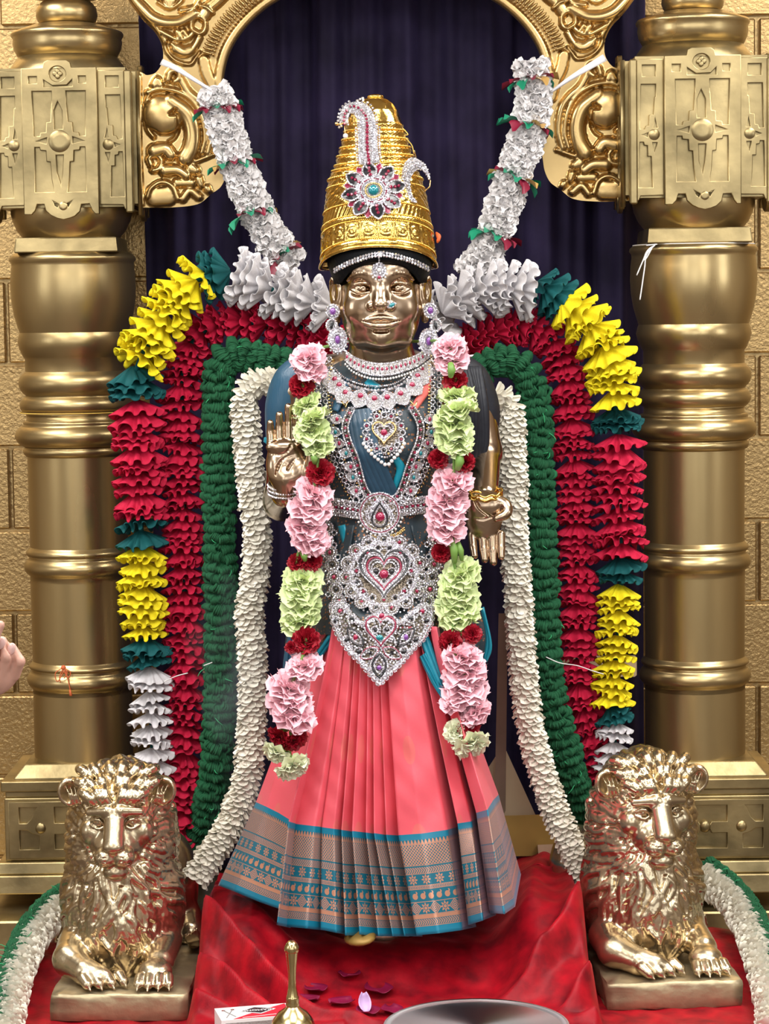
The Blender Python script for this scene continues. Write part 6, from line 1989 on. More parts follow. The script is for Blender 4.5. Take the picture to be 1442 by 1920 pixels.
def satin_garland(label, path, rings, rad, Y, tape, seed):
    R = random.Random(seed)
    t = empty('satin_garland', tuple(P(*path[0], Y))); tag(t, label, 'garland', 'white satin flower garlands')
    p3 = catmull([P(u, v, Y) for u, v in path], 10)
    q = resample(p3, 17 * PXM(Y)); T, S, O = frames(q); r = rad * PXM(Y)
    MB().tube(resample(p3, .02), r * .5, 10).build('core_cord', M['paperwhite'], t)
    for i in range(len(q)):
        for k in range(7):
            a = (k + .5 * (i % 2)) / 7 * 2 * PI
            d = S[i] * math.sin(a) + O[i] * math.cos(a)
            if math.cos(a) < -.5: continue
            zz = d + T[i] * R.uniform(-.3, .5); zz /= np.linalg.norm(zz); x = np.cross(zz, T[i]); x /= np.linalg.norm(x); y = np.cross(zz, x)
            s = r * R.uniform(.48, .62)
            link('satin_flower', ROS[R.randrange(4)], t, mat4(x * s, y * s, zz * s, q[i] + d * r * .48))
    for (u, v) in rings:
        c = P(u, v, Y); i = int(np.argmin(np.linalg.norm(q - c, axis=1)))
        for k in range(13):
            a = k / 13 * 2 * PI; d = S[i] * math.sin(a) + O[i] * math.cos(a)
            if math.cos(a) < -.4: continue
            ax = d + T[i] * R.uniform(-.5, .5); ax /= np.linalg.norm(ax); x = np.cross(ax, T[i]); x /= np.linalg.norm(x); z = np.cross(x, ax)
            s = r * R.uniform(.7, 1.0)
            link('ribbon_leaf', RB[R.choice('rgrgrgy')], t, mat4(x * s, ax * s, z * s, c + d * r * .62))
    for pts, w_ in tape:
        p = catmull([P(*a) for a in pts], 8)
        wv = np.linspace(w_[0], w_[1], len(p)) * PXM(Y)
        n = np.cross(np.gradient(p, axis=0), (0, -1, 0)); n /= np.linalg.norm(n, axis=1)[:, None]
        b = MB(); b.grid(np.array([p + n * wv[:, None], p + np.array([0, -.002, 0]), p - n * wv[:, None]])); o = b.build('tie_ribbon', M['ribbon_white'], t)
        md = o.modifiers.new('t', 'SOLIDIFY'); md.thickness = .001
    return t
SY = 5.52
satin_garland('white satin flower garland tied to the scrolled arch, ending above the raised palm', [(404, 178), (412, 205), (430, 260), (446, 310), (466, 362), (488, 410), (512, 450), (545, 488)], [(408, 202), (440, 304), (470, 398), (522, 486)], 34, SY,
    [([(303, 116, 5.57), (330, 128, 5.50), (365, 150, 5.49), (398, 170, 5.49)], (6, 2)), ([(404, 168, 5.49), (414, 160, 5.50), (423, 150, 5.54)], (2, 5))], 51)
satin_garland('white satin flower garland tied to the scrolled arch, ending above the lowered palm', [(994, 122), (1000, 165), (1000, 205), (986, 262), (966, 322), (946, 380), (928, 436), (906, 484), (884, 512)], [(994, 148), (988, 232), (966, 332), (930, 440)], 35, SY,
    [([(1134, 108, 5.57), (1100, 128, 5.50), (1065, 150, 5.49), (1034, 172, 5.50)], (7, 2))], 52)

# ================================================================== carnation garland
def carnation(seed, m):
    R = random.Random(seed); b = MB()
    for lay, (n, el0, L_) in enumerate(((9, -.15, 1.0), (9, .25, .95), (8, .6, .85), (6, .95, .75), (4, 1.3, .6))):
        for k in range(n):
            a = (k + R.uniform(-.25, .25)) / n * 2 * PI + lay * .5
            el = el0 + R.uniform(-.18, .18)
            ax = np.array([math.cos(a) * math.cos(el), math.sin(a) * math.cos(el), math.sin(el)])
            sd = np.cross(ax, (0, 0, 1.)); sd /= np.linalg.norm(sd) + 1e-9; up = np.cross(sd, ax)
            nu, nv = 8, 4; V = np.zeros((nv, nu, 3)); ph = R.uniform(0, 6.28)
            for i in range(nv):
                t = i / (nv - 1)
                for q in range(nu):
                    x = (q / (nu - 1) - .5) * 2
                    w = .08 + .52 * t ** .8
                    serr = (.09 if (q % 2 and i == nv - 1) else 0)
                    V[i, q] = (x * w, t * (1 - .15 * x * x) - serr, .22 * t * t * math.sin(x * 4.2 + ph) + .12 * t)
            b.grid((V[..., :1] * sd + V[..., 1:2] * ax + V[..., 2:] * up) * L_ * R.uniform(.9, 1.08))
    return b.data('carnation', m)
CARN = {}
for key in ('c_pink', 'c_red', 'c_lime', 'c_cream'): CARN[key] = [carnation(60 + k, M[key]) for k in range(3)]
cal = MB().lathe([(.05, -.95), (.10, -.9), (.24, -.6), (.30, -.25), (.34, 0), (.1, .05)], (0, 0, 0), 10).data('calyx', M['calyx'])
LEFT = [(576, 668, 33, 'p'), (583, 692, 30, 'p'), (566, 722, 23, 'r'), (572, 755, 30, 'l'), (586, 782, 32, 'l'), (584, 806, 33, 'l'), (597, 832, 28, 'l'), (602, 886, 25, 'r'), (590, 922, 36, 'p'), (583, 948, 38, 'p'), (576, 985, 36, 'p'), (584, 1008, 36, 'p'),
        (556, 1055, 17, 'r'), (584, 1052, 19, 'r'), (568, 1084, 36, 'l'), (562, 1106, 37, 'l'), (566, 1132, 36, 'l'), (560, 1158, 36, 'l'), (574, 1202, 25, 'r'), (545, 1214, 11, 'r'), (572, 1246, 33, 'p'), (546, 1288, 40, 'p'), (544, 1312, 40, 'p'), (552, 1338, 40, 'p'), (524, 1384, 24, 'r'), (553, 1390, 24, 'r'), (517, 1414, 26, 'c'), (550, 1440, 31, 'c')]
RIGHT = [(842, 648, 30, 'p'), (848, 672, 33, 'p'), (854, 713, 22, 'r'), (856, 738, 34, 'l'), (858, 766, 36, 'l'), (852, 792, 36, 'l'), (852, 822, 36, 'l'), (822, 860, 18, 'r'), (871, 866, 19, 'r'), (850, 898, 36, 'p'), (842, 934, 38, 'p'), (836, 960, 36, 'p'), (838, 990, 34, 'p'), (828, 1036, 18, 'r'),
         (862, 1076, 38, 'l'), (860, 1104, 38, 'l'), (858, 1130, 39, 'l'), (860, 1154, 37, 'l'), (846, 1204, 22, 'r'), (886, 1188, 17, 'r'), (868, 1228, 39, 'p'), (870, 1258, 41, 'p'), (872, 1286, 40, 'p'), (852, 1312, 28, 'p'), (888, 1334, 32, 'p'), (882, 1362, 18, 'r'), (868, 1370, 17, 'r'), (856, 1372, 22, 'c'), (886, 1398, 33, 'c')]
ct_ = empty('carnation_garland', tuple(J(712, 690, -.12)))
tag(ct_, 'fresh garland of pink, red and lime carnations round the idol neck', 'garland')
KM = {'p': 'c_pink', 'r': 'c_red', 'l': 'c_lime', 'c': 'c_cream'}
def gar_pt(u, v, side):
    yb = surfY(u, v) if v < 1180 else 4.99 - (v - 1180) * .0001
    if v < 1180: yb = min(yb, 5.03 if v < 760 else 4.97)
    return P(u, v, (4.985 - .0003 * max(0, v - 900) if v < 760 else 4.925) - (.03 + .0002 * (v - 1180) if v > 1180 else 0))
for side, lst in ((-1, LEFT), (1, RIGHT)):
    core = np.array([gar_pt(u, v, side) for u, v, _, _ in lst])
    start = [P(714 + side * 60, 640, 5.12)]
    spine = catmull(np.concatenate([start, core[::3], core[-1:]]), 6)
    MB().tube(spine, .0035, 6).build('stem_cord', M['calyx'], ct_)
    for i, (u, v, r, c) in enumerate(lst):
        cpt = gar_pt(u, v, side); rr = r * PXM(4.93) * 1.12
        dn = (core[min(i + 1, len(core) - 1)] - core[max(i - 1, 0)]); dn /= np.linalg.norm(dn)
        # blooms face outward and along the string
        z = np.array([RND.uniform(-.35, .35), -1.0, RND.uniform(-.1, .25)]) + (-dn) * (1.15 if c in 'lp' else .1)
        if v > 1375: z = np.array([-.5 if u < 535 or 840 < u < 870 else .35, -.55, -.8])
        z /= np.linalg.norm(z); a = RND.uniform(0, 6.28)
        x = np.cross(z, (math.cos(a), 0.3, math.sin(a))); x /= np.linalg.norm(x); y = np.cross(z, x)
        zs = .80 if c in 'lp' else .9
        f = link('carnation', CARN[KM[c]][RND.randrange(3)], ct_, mat4(x * rr, y * rr, z * rr * zs, cpt + z * rr * -.15))
        link('calyx', cal, f, mat4(x * rr * .8, y * rr * .8, z * rr, cpt + z * rr * -.12))
for u0, v0, u1, v1, r in ((862, 850, 858, 880, 9), (848, 1010, 852, 1055, 8), (858, 1015, 866, 1050, 6), (860, 1170, 862, 1200, 9), (574, 1265, 572, 1285, 7), (546, 1350, 550, 1375, 8), (586, 852, 590, 868, 7), (566, 1035, 572, 1050, 7), (845, 682, 845, 706, 8), (872, 1312, 868, 1328, 8), (530, 1396, 545, 1422, 7)):
    MB().tube(np.array([P(u0, v0, 4.915), P((u0 + u1) / 2 + 2, (v0 + v1) / 2, 4.905), P(u1, v1, 4.915)]), np.array([.7, 1, .6]) * r * PXM(4.9), 10).build('stem', M['calyx'], ct_)
# ================================================================== carved gold arch
AY = 5.66
arch = empty('carved_arch', tuple(P(721, 380, AY)))
tag(arch, 'scrolled gold arch carved with curls and ribs, rising behind the idol', 'arch')
OUT = catmull([(265, 389), (259, 330), (258, 240), (258, 142), (276, 141), (292, 136), (304, 118), (306, 98), (301, 78), (290, 60), (276, 46), (260, 28), (240, 0), (222, -40), (212, -100), (230, -180), (300, -260), (430, -320), (600, -350), (721, -358)], 6)
INN = catmull([(721, -62), (650, -52), (590, -34), (525, 0), (490, 24), (460, 54), (438, 86), (426, 116), (420, 150), (424, 172), (432, 190), (440, 222), (438, 262), (428, 300), (424, 328), (414, 350), (396, 364), (370, 383), (320, 389), (265, 389)], 6)
POLY = np.concatenate([OUT, INN[1:-1]])
def seg_d(px_, a, b):
    ab = b - a; t = np.clip(((px_ - a) @ ab) / (ab @ ab + 1e-9), 0, 1)
    q = a + t[:, None] * ab
    return np.linalg.norm(px_ - q, axis=1), t, q
def poly_d(px_, line):
    best = np.full(len(px_), 1e9); bt = np.zeros(len(px_)); bq = px_.copy(); n = len(line) - 1
    for i in range(n):
        d, t, q = seg_d(px_, line[i], line[i + 1]); m_ = d < best
        best[m_] = d[m_]; bt[m_] = (i + t[m_]) / n; bq[m_] = q[m_]
    return best, bt, bq
def inside(px_, poly):
    x, y = px_[:, 0], px_[:, 1]; r = np.zeros(len(px_), bool); j = len(poly) - 1
    for i in range(len(poly)):
        xi, yi = poly[i]; xj, yj = poly[j]
        c = ((yi > y) != (yj > y)) & (x < (xj - xi) * (y - yi) / (yj - yi + 1e-12) + xi)
        r ^= c; j = i
    return r
st = 2.2
gu = np.arange(206, 724, st); gv = np.arange(-364, 396, st)
UU, VV_ = np.meshgrid(gu, gv, indexing='ij'); pts = np.stack([UU.ravel(), VV_.ravel()], 1)
ins = inside(pts, POLY)
clo = np.concatenate([POLY, POLY[:1]])
dist_e, _, near = poly_d(pts, clo)
H = np.zeros(len(pts))
def z1(q): return [(x / 3.004, y / 3.004) for x, y in q]
def z2(q): return [(240 + x / 4.506, y / 4.506) for x, y in q]
STROKES = [  # path, radius start, radius end, height, profile
    (z1([(905, 640), (930, 660)]), 36, 34, 26, 'r'), (z1([(960, 570), (1050, 640), (1085, 740), (1075, 830), (1045, 890)]), 15, 17, 24, 'r'),
    (z1([(830, 520), (900, 500), (1000, 515), (1085, 570), (1135, 660), (1155, 770), (1135, 860)]), 6, 6, 15, 'r'),
    (z1([(845, 520), (820, 580), (815, 660), (835, 730), (865, 770)]), 5, 5, 14, 'r'),
    (z1([(870, 480), (885, 450), (900, 480)]), 9, 8, 16, 'r'),
    (z1([(945, 450), (960, 405), (1000, 400), (1010, 440), (985, 460)]), 7, 6, 17, 'r'), (z1([(1010, 440), (1060, 520), (1120, 570), (1170, 640), (1190, 760), (1170, 860)]), 9, 7, 15, 'r'),
    (z1([(870, 850), (930, 840), (960, 870)]), 15, 13, 20, 'r'), (z1([(850, 930), (840, 890), (880, 875), (910, 905), (895, 950), (860, 960)]), 6, 6, 17, 'r'),
    (z1([(930, 960), (1000, 960), (1050, 990)]), 13, 10, 20, 'r'), (z1([(1080, 950), (1100, 960)]), 13, 10, 17, 'r'), (z1([(1120, 1010), (1130, 1040)]), 9, 8, 18, 'r'), (z1([(1165, 1060), (1180, 1080)]), 8, 6, 15, 'r'),
    (z1([(1010, 880), (1080, 910), (1150, 890), (1200, 870)]), 6, 5, 13, 'r'),
    (z1([(830, 1110), (850, 1060), (910, 1025), (970, 1050), (1000, 1120)]), 6, 6, 18, 'r'), (z1([(880, 1110), (940, 1105)]), 20, 20, 11, 'r'), (z1([(1030, 1120), (1070, 1075), (1120, 1110)]), 8, 8, 15, 'r'), (z1([(1000, 1030), (1080, 1030)]), 10, 9, 12, 'r'),
    (z1([(785, 430), (785, 800), (800, 1150)]), 5, 5, 6, 'f'),
    (z2([(-20, -60), (40, 0), (110, 70), (200, 150), (310, 190), (430, 185), (530, 135), (570, 110)]), 14, 10, 22, 'r'),
    (z2([(590, 280), (535, 240), (545, 170), (600, 140), (650, 180), (645, 260), (600, 285)]), 5, 5, 20, 'r'), (z2([(640, 130), (680, 70), (760, 0), (860, -100)]), 13, 12, 20, 'r'), (z2([(610, 50), (660, 60), (715, 105)]), 5, 5, 24, 'r'),
    (z2([(180, 215), (215, 215), (240, 250), (260, 300)]), 8, 7, 17, 'r'), (z2([(275, 265), (340, 300), (420, 335), (500, 320), (560, 270)]), 7, 6, 17, 'r'), (z2([(420, 270), (440, 310)]), 8, 7, 19, 'r'), (z2([(470, 260), (490, 295)]), 6, 6, 18, 'r'),
    (z2([(375, 375), (430, 440), (510, 450), (570, 380), (600, 320)]), 6, 7, 20, 'r'), (z2([(410, 410), (470, 440), (530, 420)]), 12, 10, 20, 'r'),
    (z2([(300, 330), (310, 390), (330, 440), (400, 510), (520, 545), (570, 490), (605, 440)]), 4, 3, 10, 'r'), (z2([(290, 320), (300, 345)]), 9, 9, 14, 'r'),
    (z2([(640, 510), (665, 620), (720, 730), (760, 860)]), 11, 11, 8, 'f'), (z2([(260, 20), (350, 70), (440, 20), (470, -40)]), 4, 4, 12, 'r'), (z2([(350, 10), (350, 40)]), 14, 10, 12, 'r'),
    (z2([(450, 90), (560, 60), (600, 0)]), 6, 5, 15, 'r'),
    ([(700, -230), (560, -220), (430, -170), (330, -90), (290, -30)], 34, 26, 22, 'r'), ([(720, -300), (560, -288), (420, -240), (300, -150)], 12, 12, 16, 'r')]
for path, r0, r1, hh, pr in STROKES:
    ln = catmull(path, 5) if len(path) > 2 else np.array(path, float)
    lo = ln.min(0) - max(r0, r1) - 3; hi = ln.max(0) + max(r0, r1) + 3
    sel = np.where(((pts >= lo) & (pts <= hi)).all(1))[0]
    if not len(sel): continue
    d, t, _ = poly_d(pts[sel], ln); r = r0 + (r1 - r0) * t
    if pr == 'r': h = np.where(d < r, hh * np.sqrt(np.clip(1 - (d / r) ** 2, 0, 1)), 0) * .55 + np.where(d < r, hh * .45 * np.clip((r - d) / 3, 0, 1), 0)
    else: h = hh * np.clip((r - d) / 2.5, 0, 1)
    H[sel] = np.maximum(H[sel], h)
dn, _, _ = poly_d(pts, INN[:int(len(INN) * .55)])
H = np.maximum(H, 9 * np.clip((19 - dn) / 3, 0, 1) * np.clip(dn / 2 + .4, 0, 1))
# grooves: spiral eye of the big curl
for path, r, dep in ((z1([(965, 640), (1000, 650), (1005, 720), (985, 775), (950, 800)]), 4, 13), (z1([(600 * .0 + 985, 620), (960, 640)]), 5, 12)):
    d, t, _ = poly_d(pts, catmull(path, 5) if len(path) > 2 else np.array(path)); H -= dep * np.clip((r - d) / r, 0, 1)
H *= np.clip(dist_e / 7, 0, 1) ** .6
pos = pts.copy()
gin = ins.reshape(UU.shape)
anyin = np.zeros_like(gin)
anyin[:-1, :-1] = gin[:-1, :-1] | gin[1:, :-1] | gin[:-1, 1:] | gin[1:, 1:]
ci, cj = np.where(anyin[:-1, :-1])
nv_ = UU.shape[1]
Fq = np.stack([ci * nv_ + cj, (ci + 1) * nv_ + cj, (ci + 1) * nv_ + cj + 1, ci * nv_ + cj + 1], 1)
outv = ~ins
pos[outv] = near[outv]; Hc = np.where(outv, 0, H)
keep = np.unique(Fq); remap = -np.ones(len(pts), int); remap[keep] = np.arange(len(keep)); Fq = remap[Fq]
xs = PXM(AY)
W3 = np.array([P(u, v, AY - h * xs) for (u, v), h in zip(pos[keep], Hc[keep])])
clo_r = resample(clo, 4.0)
side = np.array([[P(u, v, AY) for u, v in clo_r], [P(u, v, AY + .055) for u, v in clo_r]])
XC = P(721, 200, AY)[0]
AV = MB(); AV.add(W3, Fq[:, ::-1]); AV.grid(side)
lo_ = AV.data('carved_leaf', M['arch'])
link('carved_side', lo_, arch)
R_ = MB(); mW = W3.copy(); mW[:, 0] = 2 * XC - mW[:, 0]; R_.add(mW, Fq)
ms = side.copy(); ms[..., 0] = 2 * XC - ms[..., 0]; R_.grid(ms[::-1])
link('carved_side', R_.data('carved_leaf', M['arch']), arch)
# ribbed beads along the inner curve
bl = catmull([(391, 100), (398, 80), (410, 58), (428, 34), (450, 12), (480, -12), (530, -45), (610, -75), (721, -100)], 8)
bp = resample(bl, 7.6)
bm = MB().sphere((0, 0, 0), (1, 1, 1), 10, 7).data('rib_bead', M['arch'])
tb = np.gradient(bp, axis=0); tb /= np.linalg.norm(tb, axis=1)[:, None]
for i, (u, v) in enumerate(bp):
    n = np.array([-tb[i, 1], tb[i, 0]])
    c = P(u, v, AY - 10 * xs)
    ax = P(u + n[0], v + n[1], AY) - P(u, v, AY); ax /= np.linalg.norm(ax); bx_ = np.cross(ax, (0, 1., 0)); bx_ /= np.linalg.norm(bx_)
    for k, (off_, rl) in enumerate(((-3, 10.5), (9.5, 3.2))):
        cc = P(u + n[0] * off_, v + n[1] * off_, AY - 9 * xs)
        for sgn in (1, -1):
            c2 = cc.copy(); a2 = ax.copy(); b2 = bx_.copy()
            if sgn < 0: c2[0] = 2 * XC - c2[0]; a2[0] *= -1; b2[0] *= -1
            link('rib_bead', bm, arch, mat4(a2 * rl * xs, np.array([0, 1., 0]) * 6 * xs, b2 * 3.3 * xs, c2))
# ================================================================== altar: steps, platform, red velvet
PZ = .30
t = empty('throne_step', (0, 5.7, 0)); tag(t, 'brown painted timber step under the gold columns', 'step')
MB().box((0, 5.705, .175), (2.7, .55, .35), bev=.004).build('upper_step', M['columnflat'], t, smooth=False)
MB().box((0, 5.345, .145), (2.7, .17, .29), bev=.004).build('lower_step', M['step'], t, smooth=False)
EL = np.array([P(*q)[:2] for q in ((150, 1712, 5.26), (120, 1735, 5.20), (88, 1770, 5.08), (58, 1815, 4.93), (32, 1868, 4.80), (14, 1918, 4.68), (4, 1990, 4.52))])
ER = np.array([P(*q)[:2] for q in ((1325, 1690, 5.26), (1350, 1712, 5.20), (1376, 1748, 5.08), (1402, 1797, 4.93), (1424, 1856, 4.80), (1440, 1910, 4.68), (1450, 1990, 4.52))])
EL[:, 0] -= .045; ER[:, 0] += .045
def edgeX(E, y): return np.interp(y, E[::-1, 1], E[::-1, 0])
Yb, Yf = 5.42, 4.36
pt = empty('altar_platform', (0, 4.8, 0)); tag(pt, 'low timber altar platform carrying the red velvet', 'platform')
MB().box((0, (5.24 + Yf) / 2, (PZ - .012) / 2), (1.2, 5.24 - Yf - .02, PZ - .012)).build('platform_top', M['step'], pt, smooth=False)
# velvet: height field of the draped cloth
def ridge(x, y, path, w, h):
    p = np.array(path); d = np.full(x.shape, 9.0); tt = np.zeros(x.shape); n = len(p) - 1
    for i in range(n):
        ab = p[i + 1] - p[i]; t_ = np.clip(((x - p[i, 0]) * ab[0] + (y - p[i, 1]) * ab[1]) / (ab @ ab), 0, 1)
        q = np.hypot(x - p[i, 0] - t_ * ab[0], y - p[i, 1] - t_ * ab[1]); m_ = q < d
        d = np.where(m_, q, d); tt = np.where(m_, (i + t_) / n, tt)
    h = np.interp(tt, np.linspace(0, 1, len(h)), h) if np.ndim(h) else h
    return h * np.exp(-(d / w) ** 2)
def sstep(a, b, x):
    t_ = np.clip((x - a) / (b - a), 0, 1); return t_ * t_ * (3 - 2 * t_)
CX0 = P(735, 1700, 5.0)[0]
PLX, PLY = Q(893, 1921, PZ + .05)[:2]
BLX = P(500, 1900, 4.50)[0]
def velvet_z(x, y):
    z = np.full(x.shape, PZ)
    r = x - CX0
    # box the idol stands on, covered by the cloth, rising at both ends
    bx = sstep(-.415, -.385, r) * sstep(.415, .385, r) * sstep(4.52, 4.60, y)
    z = z + .030 * bx + .072 * bx * sstep(4.84, 5.0, y)
    up = sstep(4.60, 4.90, y)
    plate_keep = 1 - np.exp(-(np.hypot(x - PLX, y - PLY) / .235) ** 8)
    z = z + bx * (.055 * sstep(.17, .30, -r) + .085 * sstep(.19, .30, r)) * up * plate_keep
    z = z + .060 * sstep(4.82, 5.24, y) * sstep(.56, .66, np.abs(x))
    def LZ(lst, z0, z1): return [Q(u, v, z0 + (z1 - z0) * k / (len(lst) - 1))[:2] for k, (u, v) in enumerate(lst)]
    L1 = LZ(((360, 1700), (420, 1750), (480, 1795), (560, 1850), (650, 1885), (740, 1905)), .47, .35)
    L2 = LZ(((350, 1755), (400, 1800), (460, 1850), (540, 1890), (640, 1925)), .45, .34)
    L3 = LZ(((350, 1815), (400, 1865), (470, 1915)), .42, .34)
    R1 = LZ(((1125, 1750), (1075, 1800), (1010, 1840), (930, 1862), (860, 1876)), .47, .36)
    R2 = LZ(((1110, 1670), (1050, 1730), (990, 1780), (910, 1815), (840, 1835)), .50, .38)
    R3 = LZ(((1130, 1830), (1090, 1870), (1040, 1910)), .42, .34)
    keep = 1 - np.exp(-(np.hypot(x - PLX, (y - PLY) * 1.0) / .225) ** 8) - np.exp(-(((x - BLX) / .15) ** 4 + ((y - 4.56) / .12) ** 4))
    keep = np.clip(keep, 0, 1)
    R0_ = [Q(u, v, .45)[:2] for u, v in ((1040, 1612), (1010, 1660), (990, 1720))]
    R4_ = [Q(u, v, .45)[:2] for u, v in ((1075, 1625), (1070, 1690), (1085, 1740))]
    L4_ = [Q(u, v, .42)[:2] for u, v in ((400, 1690), (430, 1720), (500, 1750), (560, 1765))]
    for pth, w, h in ((L1, .016, [.04, .075, .075, .065, .045]), (L2, .014, [.04, .065, .06, .045]), (L3, .016, .035), (R1, .017, [.04, .075, .07, .055, .02]), (R2, .018, [.03, .06, .055, .04, .01]), (R3, .016, .035), (R0_, .024, [.012, .018, .014]), (R4_, .02, [.008, .014, .016]), (L4_, .022, [.008, .018, .008])):
        z = z + ridge(x, y, pth, w, h) * np.clip(bx + .15, 0, 1) * keep
    z = z + .0022 * np.sin(x * 41 + 7 * y) * np.sin(y * 37 - 5 * x) + .0015 * np.sin(x * 90 + y * 60)
    return z
NX, NY = 330, 230
ys = np.linspace(Yb, Yf, NY); V = np.zeros((NY, NX + 12, 3))
for i, y in enumerate(ys):
    x0, x1 = edgeX(EL, y), edgeX(ER, y)
    q_ = float(sstep(5.245, 5.262, np.array(y))); x0 = x0 * (1 - q_) + (CX0 - .43) * q_; x1 = x1 * (1 - q_) + (CX0 + .43) * q_
    xs_ = np.linspace(x0, x1, NX)
    z = velvet_z(xs_, np.full(NX, y))
    dropz = np.linspace(.06 if y < 5.25 else .292, PZ - .012 if y < 5.25 else .2925, 6)
    V[i, 6:-6, 0] = xs_; V[i, 6:-6, 2] = z
    V[i, :6, 0] = x0 - .012 - .006 * np.sin(y * 55); V[i, :6, 2] = dropz
    V[i, -6:, 0] = x1 + .012 + .006 * np.sin(y * 49); V[i, -6:, 2] = dropz[::-1]
    V[i, :, 1] = y
b = MB(); b.grid(V[::-1])
vel = b.build('altar_velvet', M['redvelvet'])
tag(vel, 'crushed red velvet spread in folds under the idol and the lions', 'cloth')

# garlands laid along the edge of the velvet
lw_ = ((172, 1662, 5.36), (140, 1688, 5.31), (100, 1716, 5.23), (66, 1752, 5.12), (42, 1796, 4.98), (26, 1846, 4.85), (14, 1905, 4.71), (8, 1960, 4.58))
rw_ = ((1318, 1645, 5.36), (1345, 1666, 5.31), (1378, 1698, 5.23), (1405, 1740, 5.12), (1424, 1792, 4.98), (1440, 1850, 4.85), (1452, 1930, 4.68))
shell_garland('shell_garland', 'white shell petal garland lying along the velvet edge by the lion under the orange thread', [P(*q) for q in lw_], .026, 43, facing=(0, -.5, 1), tilt=.4)
shell_garland('shell_garland', 'white shell petal garland lying along the velvet edge by the lion under the white strings', [P(*q) for q in rw_], .026, 44, facing=(0, -.5, 1), tilt=.4)
for lab, lst, off in (('green yarn garland lying behind the white petals, near the orange thread', lw_, (-8, -22)), ('green yarn garland lying behind the white petals, near the white strings', rw_, (12, -20))):
    yarn_garland(lab, [(u + off[0], v + off[1], y + .035) for u, v, y in lst], 20, 5.0, 19, 33, 200)

# ------------------------------------------------------------------ props in front
CZ = PZ + .033
# steel plate
pp = Q(893, 1921, CZ + .018); t = empty('steel_plate', (pp[0], pp[1], CZ)); tag(t, 'round brushed steel plate on the red velvet', 'plate')
R0 = 178 * PXM(pp[1])
MB().lathe([(.001, .014), (R0 * .3, .014), (R0 * .6, .014), (R0 * .92, .014), (R0 * .945, .0145), (R0 * .965, .018), (R0 * .985, .0195), (R0, .018), (R0, .013), (R0 * .965, .003), (R0 * .93, 0), (.001, 0)], (0, 0, 0), 96).build('dish', M['plate_steel'], t, mw=Matrix.Translation((pp[0], pp[1], CZ)))
# hand bell
hx = P(549, 1900, 4.50)[0]; t = empty('hand_bell', (hx, 4.50, CZ)); tag(t, 'small brass hand bell with a turned handle', 'bell')
def bz(v): return P(549, v, 4.50)[2]
S_ = PXM(4.50)
MB().lathe([(.001, bz(1763)), (6 * S_, bz(1764)), (11 * S_, bz(1769)), (14 * S_, bz(1776)), (14.5 * S_, bz(1782)), (13 * S_, bz(1785))], (hx, 4.50, 0), 32).build('knob', M['brass'], t)
MB().lathe([(12.5 * S_, bz(1784)), (11 * S_, bz(1796)), (8.5 * S_, bz(1815)), (7.5 * S_, bz(1835)), (8 * S_, bz(1850)), (10 * S_, bz(1862)), (11.5 * S_, bz(1868))], (hx, 4.50, 0), 32).build('handle', M['brass'], t)
MB().lathe([(11 * S_, bz(1868)), (12.5 * S_, bz(1870)), (12 * S_, bz(1873)), (13 * S_, bz(1876)), (12 * S_, bz(1880)), (13.5 * S_, bz(1883)), (12.5 * S_, bz(1888))], (hx, 4.50, 0), 32).build('collar', M['brass'], t)
MB().lathe([(12 * S_, bz(1886)), (17 * S_, bz(1891)), (28 * S_, bz(1898)), (36 * S_, bz(1908)), (40 * S_, bz(1914)), (40.5 * S_, bz(1916)), (43 * S_, bz(1922)), (45 * S_, bz(1940)), (50 * S_, CZ + .010), (54 * S_, CZ + .002), (54 * S_, CZ), (47 * S_, CZ)], (hx, 4.50, 0), 48).build('bell_body', M['brass'], t)
# box of matches
MZ = CZ + .036
a, b_, c = Q(402, 1891, MZ), Q(545, 1880, MZ), Q(413, 1917, MZ)
ex = b_ - a; ex /= np.linalg.norm(ex); ey = np.array([ex[1], -ex[0], 0.0])
Wm, Dm, Hm = .140, .085, .036
t = empty('matchbox', tuple(a + ex * Wm / 2 + ey * Dm / 2 - (0, 0, Hm))); tag(t, 'red, white and black box of matches behind the brass bell', 'matchbox')
def mp(x, y, z=0.0): return a + ex * x + ey * y + np.array([0, 0, z])
M['card'] = mat('white card', (0.80, 0.80, 0.80), .5); M['cardred'] = mat('red print', (0.62, 0.02, 0.04), .45); M['cardblack'] = mat('black print', (0.02, 0.02, 0.025), .45); M['striker'] = mat('grey striker strip', (0.30, 0.28, 0.27), .8, bump=.5, bscale=300); M['matchhead'] = mat('brown match head', (0.20, 0.05, 0.04), .7)
bx = MB(); bx.add([mp(x, y, z) for z in (-Hm, 0) for x, y in ((0, 0), (Wm, 0), (Wm, Dm), (0, Dm))], [[0, 1, 2, 3], [7, 6, 5, 4], [1, 0, 4, 5], [2, 1, 5, 6], [3, 2, 6, 7], [0, 3, 7, 4]])
bx.build('sleeve', M['card'], t, smooth=False)
def flat(name, pts, m, z): 
    mb = MB(); k = len(pts); mb.add([mp(x * Wm, y * Dm, z) for x, y in pts] + [mp(np.mean([q[0] for q in pts]) * Wm, np.mean([q[1] for q in pts]) * Dm, z)], [[i, (i + 1) % k, k] for i in range(k)])
    return mb.build(name, m, t, smooth=False)
flat('red_panel', [(.98, .02), (.98, .97), (.16, .97), (.40, .66), (.62, .40)][::-1], M['cardred'], .0004)
flat('print_line', [(.30, .90), (.78, .80), (.78, .83), (.30, .93)], M['card'], .0007)
flat('black_diamond', [(.30, .42), (.54, .12), (.82, .38), (.58, .70)][::-1], M['card'], .0006)
flat('black_diamond', [(.33, .42), (.54, .17), (.79, .38), (.58, .65)][::-1], M['cardblack'], .0009)
